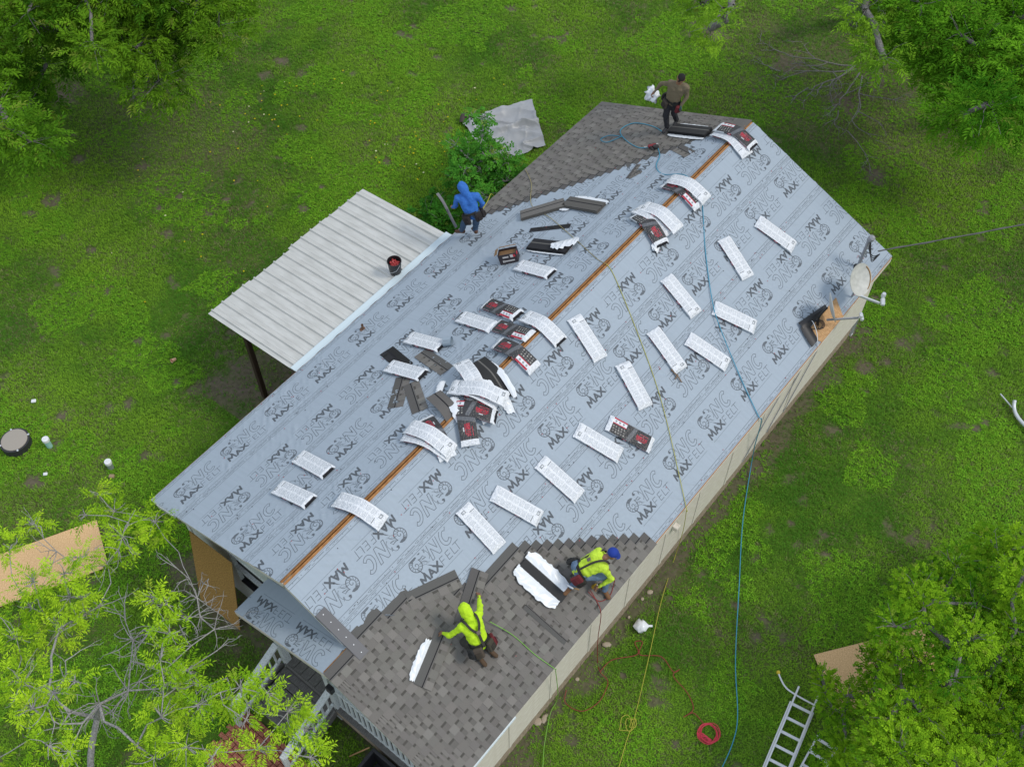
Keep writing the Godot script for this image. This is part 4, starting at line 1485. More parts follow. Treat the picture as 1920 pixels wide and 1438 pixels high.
func bundle(at: Transform3D, label: String, front := false, over := 0.0, open_end := 0, sd := 0, slump := 0.0) -> Node3D:
	var t := thing("shingle_bundle", label, "shingle bundle", at, "bundles of shingles set out on the roof")
	part("wrapper", wrapper_mesh(front, over, 0.058 + 0.006 * (sd % 3), slump, sd), t)
	if open_end:
		var b := MB.new()
		for k in 4:
			var x := 0.478 * open_end
			b.col = Color(0.030, 0.030, 0.032) * (1.0 + 0.4 * (k % 2))
			b.box(Transform3D(Basis(Vector3.UP, 0.02 * k), Vector3(x, drape_y(x, over) + 0.016 + k * 0.0105, 0)), Vector3(0.075 - 0.006 * k, 0.009, 0.29 - 0.015 * k), 0.002)
		part("shingle_ends", b.mesh(M.granule), t)
	return t


func torn_sheet(w: float, l: float, sd: int, lift: float, over := 0.0) -> ArrayMesh:   # crumpled wrapping with a ragged edge; lies in x-z, l along x
	var b := MB.new()
	var f := noise(2.6, 3, 500 + sd)
	var g := noise(9.0, 3, 520 + sd)
	var nx := 22
	var nz := 8
	var p := PackedVector3Array()
	for i in nx:
		var s := i / (nx - 1.0)
		for j in nz:
			var q := j / (nz - 1.0)
			var rag := 1.0 - 0.30 * absf(g.get_noise_2d(s * 1.2, sd)) - 0.35 * pow(absf(s - 0.5) * 2, 4.0)
			var x := (s - 0.5) * l + 0.03 * g.get_noise_2d(q * 0.6, 7 + sd) * (1.0 if absf(s - 0.5) > 0.4 else 0.2)
			p.append(Vector3(x, drape_y(x, over) + 0.006 + lift * sin(q * PI * 0.8) * (0.55 + 0.45 * f.get_noise_2d(s * 3, q)) + 0.007 * (1.0 + g.get_noise_2d(s * 1.4, q * 0.5)), (q * rag) * w))
	var r := PackedVector3Array()
	for i in range(nx - 1, -1, -1):
		for j in nz:
			r.append(p[i * nz + j])
	b.grid(r, nz)
	b.face_up()
	b.smooth_normals()
	return b.mesh(M.wrap_plain)


func stack_mesh(layers: int, l: float, wd: float, sd: int, over := 0.0, back := true) -> ArrayMesh:   # bare shingles lying on one another
	var b := MB.new()
	var r := RandomNumberGenerator.new()
	r.seed = 40 + sd
	for k in layers:
		var dz := r.randf_range(-0.012, 0.012)
		var dx := r.randf_range(-0.012, 0.012)
		var c := Color(0.055, 0.055, 0.057) if back else Color(0.19, 0.18, 0.165)
		c = c * r.randf_range(0.8, 1.25)
		c.a = 1
		var nx := 13
		for face_up in [true, false]:
			var bands := [[-0.5, -0.12], [-0.12, -0.04], [-0.04, 0.5]] if face_up else [[-0.5, 0.5]]
			for m in bands.size():
				b.col = c if m != 1 else (Color(0.20, 0.195, 0.18) if back else Color(0.03, 0.03, 0.032))
				var p := PackedVector3Array()
				for i in nx:
					var x := (i / (nx - 1.0) - 0.5) * l
					for q in bands[m]:
						p.append(Vector3(x + dx, drape_y(x, over) + 0.006 + k * 0.0125 + (0.0075 if face_up else 0.0), q * wd + dz))
				if face_up:
					var rp := PackedVector3Array()
					for i in range(nx - 1, -1, -1):
						rp.append(p[i * 2])
						rp.append(p[i * 2 + 1])
					b.grid(rp, 2)
				else:
					b.grid(p, 2)
		b.col = c * 0.8
		for sg in [-1.0, 1.0]:
			var e := PackedVector3Array()
			for i in nx:
				var x := (i / (nx - 1.0) - 0.5) * l
				var y := drape_y(x, over) + 0.006 + k * 0.0125
				e.append(Vector3(x + dx, y, sg * wd * 0.5 + dz))
				e.append(Vector3(x + dx, y + 0.0075, sg * wd * 0.5 + dz))
			var er := PackedVector3Array()
			for i in nx:
				var ii := i if sg > 0 else nx - 1 - i
				er.append(e[ii * 2 + 1])
				er.append(e[ii * 2])
			b.grid(er, 2)
			var xe: float = sg * l * 0.5
			var ye := drape_y(xe, over) + 0.006 + k * 0.0125
			b.quad(Vector3(xe + dx, ye, -wd * 0.5 + dz), Vector3(xe + dx, ye + 0.0075, -wd * 0.5 + dz), Vector3(xe + dx, ye + 0.0075, wd * 0.5 + dz), Vector3(xe + dx, ye, wd * 0.5 + dz))
	return b.mesh(M.granule)


func over_ridge(x: float, z: float, deg: float, h := 0.0) -> Transform3D:
	return Transform3D(Basis(Vector3.UP, -deg_to_rad(deg)), Vector3(x, RIDGE + 0.022 + h + drape_y(x, 1.0) * 0.0, z))


func build_bundles() -> void:
	var h := 0.022
	# on the slope towards the viewer's right: u, z, turn
	bundle(roof_at(0.77, -7.56, 15, h), "white bundle just below the ridge, beside the pile of red and black bundles", false, 0, 0, 1)
	bundle(roof_at(2.08, -7.53, 20, h), "white bundle with a brown stick lying off its lower right corner", false, 0, 0, 2)
	bundle(roof_at(2.25, -4.95, -3, h), "white bundle mid-slope between the red-fronted bundle and the eave of laid shingles", false, 0, 0, 3)
	bundle(roof_at(2.325, -6.07, -15, h), "white bundle lying next to the lone red-fronted bundle", false, 0, 0, 4)
	bundle(roof_at(2.674, -10.4, 158, h), "white bundle crossed at its upper end by the blue hose", false, 0, 0, 5)
	bundle(roof_at(2.73, -9.32, 168, h), "white bundle just left of the blue hose, below the one the hose touches", false, 0, 0, 6)
	bundle(roof_at(2.67, -6.68, -18, h), "lone red and black bundle lying printed side up on the open slope", true, 0, 0, 7)
	bundle(roof_at(2.0, -3.96, 164, h), "white bundle above the opened black bundle by the man in the blue cap", false, 0, 0, 8)
	bundle(roof_at(1.79, -3.17, 3, h), "white bundle nearest the stepped edge of the laid shingles", false, 0, 0, 9)
	bundle(roof_at(2.09, -8.66, 192, h), "white bundle two places up from the brown stick, pointing at the eave", false, 0, 0, 10)
	bundle(roof_at(1.55, -9.85, 188, h), "white bundle high on the slope beside the yellow rope", false, 0, 0, 11)
	bundle(roof_at(1.84, -11.54, 197, h), "white bundle between the blue hose and the bundle nearest the far gable", false, 0, 0, 12)
	bundle(roof_at(2.13, -12.76, 170, h), "white bundle nearest the far gable edge, above the satellite dishes", false, 0, 0, 13)
	# on the slope towards the metal canopy
	bundle(roof_at(-1.42, -8.46, 0, h), "white bundle with an open end beside the cardboard nail box", false, 0, 1, 14)
	bundle(roof_at(-1.74, -2.19, 1, h), "white open-ended bundle, upper of the pair near the front left corner of the roof", false, 0, 1, 15)
	bundle(roof_at(-1.49, -1.48, -3, h), "creased white open-ended bundle, lower of the pair near the front left corner", false, 0, 1, 16, 0.01)
	bundle(roof_at(-2.15, -5.73, -4, h), "white open-ended bundle beside the curled strip of grey felt", false, 0, 1, 17)
	bundle(roof_at(-1.89, -4.9, -5, h + 0.012), "white open-ended bundle lying on top of loose brown shingles", false, 0, 1, 18)
	bundle(roof_at(-1.48, -6.64, 0, h), "dented white bundle touching the left of the red and black pile", false, 0, -1, 19)
	bundle(roof_at(-1.21, -7.15, 184, h), "red and black bundle with an open end, farthest of the pile at the ridge", true, 0, -1, 20)
	bundle(roof_at(-0.52, -6.71, 180, h), "red and black bundle in the middle of the pile, reaching the ridge", true, 0, 0, 21)
	# bent across the ridge: x, z, turn, height
	bundle(over_ridge(-0.04, -7.09, 3), "white bundle bent over the ridge beside the red and black pile", false, 1.0, 1, 22)
	bundle(over_ridge(-0.03, -6.24, 181), "red and black bundle bent over the ridge, nearest of the pile", true, 1.0, 0, 23)
	bundle(over_ridge(0.06, -4.93, 14), "crumpled bundle half hidden at the bottom of the torn pile", true, 1.0, 0, 24)
	bundle(over_ridge(-0.02, -5.00, -17, 0.062), "white bundle in the middle of the torn pile, its left end showing", false, 1.0, 0, 25)
	bundle(over_ridge(0.10, -5.08, 158, 0.122), "white bundle on top of the torn pile in the middle of the ridge", false, 1.0, 0, 26)
	bundle(over_ridge(0.02, -3.86, 202), "red and black bundle bent over the ridge under a white one", true, 1.0, 0, 27)
	bundle(over_ridge(0.0, -3.66, 168, 0.0), "white bundle whose end sticks out below the topmost one of the ridge stack", false, 1.0, 0, 28)
	bundle(over_ridge(-0.02, -3.74, 174, 0.068), "topmost white bundle of the ridge stack near the brown loose shingles", false, 1.0, 0, 29)
	bundle(over_ridge(-0.01, -1.86, 170), "white bundle bent over the ridge nearest the front gable", false, 1.0, 0, 30)
	bundle(over_ridge(-0.02, -10.82, 10), "crumpled white bundle at the bottom of the second ridge stack from the far gable", false, 1.0, 0, 31)
	bundle(over_ridge(0.06, -10.58, 20), "torn red and black bundle poking out below the second ridge stack", true, 1.0, 1, 32)
	bundle(over_ridge(0.08, -10.96, 4, 0.064), "white bundle arched on top of the second stack from the far gable", false, 1.0, 0, 33)
	bundle(over_ridge(0.03, -11.86, 186), "torn bundle with dark print under the white one beside the blue hose", true, 1.0, 0, 34)
	bundle(over_ridge(0.06, -12.02, 180, 0.06), "white bundle arched over the ridge where the blue hose passes under", false, 1.0, 0, 35)
	bundle(over_ridge(-0.02, -13.88, 190), "white bundle underneath at the far end of the ridge", false, 1.0, 0, 36)
	bundle(over_ridge(-0.03, -14.05, 2, 0.064), "red and black bundle on top at the far end of the ridge", true, 1.0, 1, 37)
	build_open_bundles()


func build_open_bundles() -> void:
	var grp := "opened bundles with bare shingles"
	var t := thing("opened_bundle", "torn open bundle of black shingles in front of the kneeling man in the blue cap", "shingle bundle", roof_at(3.25, -3.34, -3, 0.024), grp)
	part("shingle_stack", stack_mesh(4, 1.0, 0.32, 1), t)
	part("wrapper", torn_sheet(0.30, 1.0, 1, 0.05), t, Transform3D(Basis(), Vector3(-0.02, 0.03, 0.13)))
	part("wrapper_flap", torn_sheet(-0.24, 0.98, 2, 0.04), t, Transform3D(Basis(), Vector3(-0.03, 0.05, -0.03)))
	t = thing("opened_bundle", "opened bundle of black shingles with a twisted white wrapper near the nail box", "shingle bundle", roof_at(-1.62, -9.22, -8, 0.024), grp)
	part("shingle_stack", stack_mesh(6, 1.0, 0.33, 2), t)
	part("wrapper", torn_sheet(0.34, 0.62, 3, 0.10), t, Transform3D(Basis(Vector3.UP, 0.55), Vector3(0.30, 0.07, -0.22)))
	part("wrapper_flap", torn_sheet(0.06, 0.95, 4, 0.02), t, Transform3D(Basis(), Vector3(0, 0, 0.17)))
	t = thing("opened_bundle", "torn bundle showing black shingle backs on the ridge, behind the topmost white bundle", "shingle bundle", over_ridge(-0.04, -5.52, 17, 0.0), grp)
	part("shingle_stack", stack_mesh(5, 1.0, 0.36, 3, 1.0), t)
	part("wrapper", torn_sheet(0.22, 1.06, 5, 0.03, 1.0), t, Transform3D(Basis(), Vector3(0.10, 0.03, 0.08)))
	part("wrapper_flap", torn_sheet(-0.14, 1.02, 6, 0.03, 1.0), t, Transform3D(Basis(), Vector3(0.12, 0.05, -0.10)))
	part("wrapper_end", torn_sheet(0.22, 0.40, 7, 0.05, 0.0), t, Transform3D(Basis(Vector3.UP, 1.5), Vector3(0.40, -0.06, 0.12)))
	t = thing("opened_bundle", "stack of bare grey shingles lying towards the stepped edge behind the blue hoodie", "shingle bundle", roof_at(-2.74, -10.30, -44, 0.022), grp)
	part("shingle_stack", stack_mesh(6, 1.02, 0.33, 4, 0.0, false), t)
	t = thing("opened_bundle", "stack of bare grey shingles with white film behind, joined at an angle to another stack", "shingle bundle", roof_at(-1.86, -10.72, -2, 0.022), grp)
	part("shingle_stack", stack_mesh(6, 1.02, 0.34, 5, 0.0, false), t)
	part("wrapper", torn_sheet(-0.14, 0.95, 8, 0.03), t, Transform3D(Basis(), Vector3(0.08, 0.03, -0.16)))
	part("wrapper_flap", torn_sheet(0.12, 0.26, 9, 0.03), t, Transform3D(Basis(), Vector3(-0.40, 0.0, 0.17)))
	t = thing("opened_bundle", "opened stack of dark shingles at the feet of the man in the olive shirt", "shingle bundle", roof_at(-1.18, -13.92, -2, 0.034), grp)
	part("shingle_stack", stack_mesh(7, 1.02, 0.33, 6), t)
	part("wrapper", torn_sheet(0.12, 0.98, 10, 0.02), t, Transform3D(Basis(), Vector3(0.02, 0, 0.17)))
	part("wrapper_flap", torn_sheet(-0.12, 0.9, 11, 0.02), t, Transform3D(Basis(), Vector3(-0.06, 0.0, -0.17)))
	bundle(over_ridge(0.16, -4.66, -30, 0.01), "red and black bundle jutting out right of the torn pile under the others", true, 1.0, 1, 40)
	bundle(over_ridge(-0.30, -5.24, 24, 0.03), "crumpled white bundle squeezed in behind the torn pile", false, 1.0, 0, 41, 0.02)
	bundle(over_ridge(0.24, -4.46, 40, 0.0), "dark printed bundle end left of the bent brown shingle", true, 1.0, 0, 42)
	# single shingles
	var loose := func(u: float, z: float, deg: float, label: String, h := 0.024, len := 1.0, wide := 1.0, k := 0) -> void:
		var m := shingle_meshes[k % 6] if k < 6 else shingle_mesh(70 + k, true)
		var xf := roof_at(u, z, deg, h)
		xf.basis = xf.basis * Basis.from_scale(Vector3(len, 1, wide))
		single("loose_shingle", m, label, "shingle", xf, "loose shingles on the underlayment")
	loose.call(-2.40, -5.12, 14, "black shingle lying face down, its end under a white bundle", 0.016, 0.9, 1.0, 7)
	loose.call(-1.52, -5.37, 11, "brown shingle lying at the open end of the upper white bundle", 0.024, 1.0, 1.0, 0)
	loose.call(-1.57, -4.41, -125, "brown shingle, left of the two that stick out below a white bundle", 0.020, 0.9, 1.0, 1)
	loose.call(-1.12, -4.44, -147, "brown shingle, right of the two that stick out below a white bundle", 0.027, 0.95, 1.0, 2)
	loose.call(1.93, -1.75, -69, "brown shingle lying alone left of the kneeling man in the yellow hood", 0.024, 1.0, 1.0, 3)
	loose.call(2.50, -2.13, -114, "shingle standing proud under the right arm of the man in the yellow hood", 0.045, 1.0, 1.0, 4)
	loose.call(2.74, -0.87, -110, "shingle held down under the left hand of the man in the yellow hood", 0.045, 1.0, 1.0, 5)
	loose.call(3.80, -2.76, 177, "shingle lying straight down the slope on the laid shingles", 0.034, 0.98, 0.55, 1)
	loose.call(-0.86, -13.20, 20, "short cut piece of shingle between the nail gun and the ridge", 0.024, 0.5, 0.9, 2)
	loose.call(-1.56, -12.20, -100, "curled offcut of shingle lying on printed felt near the far laid shingles", 0.026, 0.55, 0.35, 4)
	loose.call(-1.46, -12.12, -70, "smaller offcut lying under the curled offcut", 0.022, 0.3, 0.5, 0)
	loose.call(-2.12, -9.82, -26, "narrow black strip lying behind the twisted white wrapper", 0.022, 0.95, 0.45, 8)
	single("bent_shingle", stack_mesh(1, 1.02, 0.33, 12, 1.0, false), "brown shingle bent over the ridge below the torn pile", "shingle", over_ridge(-0.18, -4.43, 16, 0.004), "loose shingles on the underlayment")
	single("wrapper_scrap", torn_sheet(0.16, 0.75, 21, 0.05), "white strip of wrapping beside the shingle under the left hand of the kneeling man", "plastic scrap", roof_at(2.62, -0.72, 71, 0.03))
	single("wrapper_scrap", torn_sheet(0.26, 0.72, 22, 0.06, 1.0), "torn red and black wrapping left of the bent brown shingle", "plastic scrap", over_ridge(0.05, -4.62, 30, 0.0))
	single("wrapper_scrap", torn_sheet(0.22, 0.52, 23, 0.07), "torn white scrap hanging down the right slope out of the torn pile", "plastic scrap", roof_at(0.55, -5.42, 28, 0.03))
	single("wrapper_scrap", torn_sheet(0.15, 0.36, 24, 0.06), "small white scrap on the left slope at the edge of the torn pile", "plastic scrap", roof_at(-0.72, -4.86, 60, 0.03))
	single("wrapper_scrap", torn_sheet(0.20, 0.40, 25, 0.08), "white scrap of film at the second ridge stack from the far gable", "plastic scrap", roof_at(0.52, -10.40, 70, 0.03))
	# a curled offcut of felt
	var cb := MB.new()
	var pts := PackedVector3Array()
	for i in 16:
		var a := TAU * i / 13.0
		for j in 2:
			pts.append(Vector3(0.085 * cos(a) + 0.004 * i, 0.09 + 0.085 * sin(a), -0.09 + 0.18 * j))
	cb.grid(pts, 2)
	single("felt_offcut", cb.mesh(plain(0.33, 0.40, 0.46, 0.45)), "curled ring of grey felt at the end of a white bundle", "felt scrap", roof_at(-1.60, -5.93, 60, 0.01))
	var st := MB.new()
	st.tube(PackedVector3Array([Vector3(-0.16, 0.02, 0.05), Vector3(0.02, 0.028, 0.0), Vector3(0.17, 0.02, -0.02)]), 0.018, 0.014, 6)
	st.tube(PackedVector3Array([Vector3(0.0, 0.03, -0.02), Vector3(0.06, 0.04, 0.10)]), 0.014, 0.012, 6)
	single("stick", st.mesh(plain(0.20, 0.13, 0.075, 0.8)), "brown forked stick lying on the felt by the yellow rope", "stick", roof_at(2.58, -8.40, 20, 0.024))
	# plumbing vent stub
	var pv := MB.new()
	pv.lathe(PackedVector2Array([Vector2(0.075, 0.0), Vector2(0.07, 0.012), Vector2(0.028, 0.02), Vector2(0.026, 0.17), Vector2(0.02, 0.17), Vector2(0.02, 0.05)]), Transform3D(Basis(), on_roof(-3.96, -5.54, 0.0)), 10)
	single("vent_pipe", pv.mesh(plain(0.16, 0.085, 0.05, 0.7)), "short rusty vent pipe standing near the left eave", "vent pipe")


func crumple(rad: float, sd: int) -> ArrayMesh:   # a scrunched handful of film
	var b := MB.new()
	var f := noise(9.0, 3, 640 + sd)
	var p := PackedVector3Array()
	for i in 15:
		for j in 19:
			var a := PI * i / 14.0
			var g := TAU * (j % 18) / 18.0
			var d := Vector3(sin(a) * cos(g), cos(a), sin(a) * sin(g))
			p.append(d * rad * (1.0 + 1.1 * f.get_noise_3dv(d * 0.16)) * Vector3(1.25, 0.8, 1.0).x)
	b.grid(p, 19)
	b.smooth_normals()
	return b.mesh(M.wrap_plain)


# ---- the rest of the things
func build_things() -> void:
	build_canopy()
	# nail carton
	var bx := thing("nail_box", "open black and red cardboard box of nails on the felt", "box", Transform3D(roof_basis(-2.2, -35), on_roof(-2.24, -8.58, 0.022)))
	var b := MB.new()
	var l := 0.40
	var w := 0.24
	var hh := 0.24
	for s in [[0.0, hh * 0.5, w * 0.5, l, hh, 0.008], [0.0, hh * 0.5, -w * 0.5, l, hh, 0.008], [0.0, 0.004, 0.0, l, 0.008, w]]:
		b.box(Transform3D(Basis(), Vector3(s[0], s[1], s[2])), Vector3(s[3], s[4], s[5]), 0.001)
	for s in [-1.0, 1.0]:
		b.box(Transform3D(Basis(), Vector3(s * l * 0.5, hh * 0.5, 0)), Vector3(0.008, hh, w - 0.009), 0.001)
	part("carton", b.mesh(plain(0.032, 0.024, 0.028, 0.55)), bx)
	b = MB.new()
	b.box(Transform3D(Basis(), Vector3(0, 0.14, 0)), Vector3(l - 0.012, 0.10, w - 0.012))
	part("carton_inside", b.mesh(plain(0.21, 0.115, 0.05, 0.85)), bx)
	b = MB.new()
	b.box(Transform3D(Basis(Vector3.BACK, 0.5) , Vector3(-l * 0.5 - 0.04, hh + 0.02, 0)), Vector3(0.09, 0.004, w - 0.01))
	b.box(Transform3D(Basis(Vector3.RIGHT, -0.4), Vector3(0, hh + 0.03, -w * 0.5 - 0.03)), Vector3(l - 0.02, 0.004, 0.09))
	part("carton_flap", b.mesh(plain(0.30, 0.18, 0.09, 0.85)), bx)
	b = MB.new()
	for s in [[0.10, 0.18, 0.07, 0.07], [-0.04, 0.17, 0.13, 0.035], [0.02, 0.07, 0.24, 0.03], [-0.10, 0.07, 0.05, 0.05]]:
		b.box(Transform3D(Basis(), Vector3(s[0], s[1], w * 0.5 + 0.005)), Vector3(s[2], s[3], 0.003))
	part("carton_print", b.mesh(plain(0.55, 0.52, 0.50, 0.6)), bx)
	b = MB.new()
	b.box(Transform3D(Basis(), Vector3(l * 0.5 + 0.005, 0.18, 0.03)), Vector3(0.003, 0.06, 0.09))
	b.box(Transform3D(Basis(), Vector3(0.155, 0.18, w * 0.5 + 0.007)), Vector3(0.05, 0.06, 0.002))
	part("carton_label", b.mesh(plain(0.5, 0.03, 0.04, 0.6)), bx)
	# bucket on the flashing of the canopy
	var bk := thing("bucket", "black bucket with red things in it, standing on the flashing of the metal canopy", "bucket", Transform3D(Basis(), Vector3(-4.36, 2.66, -7.30)))
	b = MB.new()
	b.lathe(PackedVector2Array([Vector2(0, 0), Vector2(0.13, 0), Vector2(0.155, 0.33), Vector2(0.165, 0.335), Vector2(0.165, 0.36), Vector2(0.150, 0.36), Vector2(0.125, 0.02)]), Transform3D(), 20)
	part("pail", b.mesh(M.black), bk)
	b = MB.new()
	for k in 14:
		var a := k * 2.4
		var r := 0.03 * sqrt(k)
		b.box(Transform3D(Basis(Vector3(1, k, 2).normalized(), k * 1.3), Vector3(cos(a) * r, 0.27, sin(a) * r)), Vector3(0.07, 0.035, 0.045), 0.006)
	part("contents", b.mesh(plain(0.36, 0.03, 0.03, 0.5)), bk)
	b = MB.new()
	b.tube(curve(PackedVector3Array([Vector3(-0.165, 0.32, 0), Vector3(-0.15, 0.22, 0.12), Vector3(0, 0.14, 0.19), Vector3(0.15, 0.22, 0.12), Vector3(0.165, 0.32, 0)]), 5), 0.004, 0.004, 5)
	part("bail_handle", b.mesh(M.galv), bk)
	build_dishes()
	build_lines()
	build_yard()


func build_canopy() -> void:
	var x0 := -6.96
	var x1 := -4.15
	var z0 := -8.92
	var z1 := -3.97
	var c := thing("metal_canopy", "flat canopy of ribbed white metal sheets on brown posts against the house", "canopy", Transform3D(Basis(), Vector3(-5.6, 0, -6.4)))
	var o := Vector3(5.6, 0, 6.4)
	var galv := StandardMaterial3D.new()
	triplanar(galv, noise_tex(256, 0.018, Color(0.54, 0.535, 0.50), Color(0.64, 0.635, 0.60), 41, 5), Vector3(0.35, 1.0, 1.6))
	galv.roughness = 0.42
	galv.metallic_specular = 0.6
	galv.metallic = 0.1
	var n := 4
	var pw := (z1 - z0) / n
	for k in n:
		var b := MB.new()
		var za := z0 + k * pw
		var prof: Array[Vector2] = []
		for r in 4:
			var zz := za + pw * r / 4.0
			var p := pw / 4.0
			for q in [[0.0, 0.0], [0.28, 0.0], [0.285, 0.006], [0.33, 0.006], [0.335, 0.0], [0.60, 0.0], [0.62, 0.046], [0.70, 0.046], [0.76, 0.0]]:
				prof.append(Vector2(zz + q[0] * p, q[1]))
		prof.append(Vector2(za + pw + 0.012, 0.0))
		var jag := rng.randf_range(-0.035, 0.035)
		var dy := 0.0012 * k
		for i in prof.size() - 1:
			var a := prof[i]
			var d := prof[i + 1]
			var ya := 2.33 + dy
			var yb := 2.60 + dy
			b.quad(Vector3(x0 + jag, ya + a.y, a.x), Vector3(x0 + jag, ya + d.y, d.x), Vector3(x1, yb + d.y, d.x), Vector3(x1, yb + a.y, a.x))
		b.face_up()
		part("roof_sheet", b.mesh(galv), c, Transform3D(Basis(), o))
	var f := MB.new()
	f.quad(Vector3(-4.27, 2.668, z0), Vector3(-4.27, 2.668, z1 + 0.03), Vector3(-4.16, 2.672, z1 + 0.03), Vector3(-4.16, 2.672, z0))
	f.quad(Vector3(-4.16, 2.672, z0), Vector3(-4.16, 2.672, z1 + 0.03), Vector3(-4.085, 2.69, z1 + 0.03), Vector3(-4.085, 2.69, z0))
	f.quad(Vector3(-4.27, 2.668, z0), Vector3(-4.27, 2.60, z0), Vector3(-4.27, 2.60, z1 + 0.03), Vector3(-4.27, 2.668, z1 + 0.03))
	f.face_up()
	part("flashing", f.mesh(M.flash), c, Transform3D(Basis(), o))
	var g := MB.new()      # old tar along the joint
	var tar := PackedVector3Array()
	var i := 0
	while i < 34:
		var z := lerpf(z0, z1, i / 33.0)
		tar.append(Vector3(-4.072 + 0.012 * sin(i * 1.7), 2.694 + 0.004 * sin(i * 2.3), z))
		i += 1
	g.tube(tar, 0.012, 0.010, 5)
	part("tar_seal", g.mesh(M.rubber), c, Transform3D(Basis(), o))
	for z in [-4.06, -6.4, -8.8]:
		var b := MB.new()
		b.box(Transform3D(Basis(), Vector3(-5.86, 1.19, z)), Vector3(0.115, 2.40, 0.115), 0.008)
		part("post", b.mesh(M.brown_post), c, Transform3D(Basis(), o))
	var bm := MB.new()
	bm.box(Transform3D(Basis(), Vector3(-5.86, 2.345, (z0 + z1) * 0.5)), Vector3(0.05, 0.12, z1 - z0 - 0.12), 0.005)
	part("beam", bm.mesh(M.brown_post), c, Transform3D(Basis(), o))
	for k in 5:
		var r := MB.new()
		r.bar(Vector3(-6.85, 2.265, z0 + 0.1 + k * 1.18), Vector3(-4.1, 2.535, z0 + 0.1 + k * 1.18), 0.04, 0.09)
		part("rafter", r.mesh(M.brown_post), c, Transform3D(Basis(), o))


func dish_mesh(r: float, dep: float) -> ArrayMesh:
	var b := MB.new()
	var p := PackedVector2Array()
	for i in 9:
		var s := i / 8.0
		p.append(Vector2(r * s, dep * s * s))
	p.append(Vector2(r + 0.006, dep + 0.004))
	p.append(Vector2(r, dep - 0.012))
	for i in 8:
		var s := 1.0 - (i + 1) / 8.0
		p.append(Vector2(r * s, dep * s * s - 0.012))
	b.lathe(p, Transform3D(Basis.from_scale(Vector3(1, 1, 1.12))), 28)
	return b.mesh(M.dish)


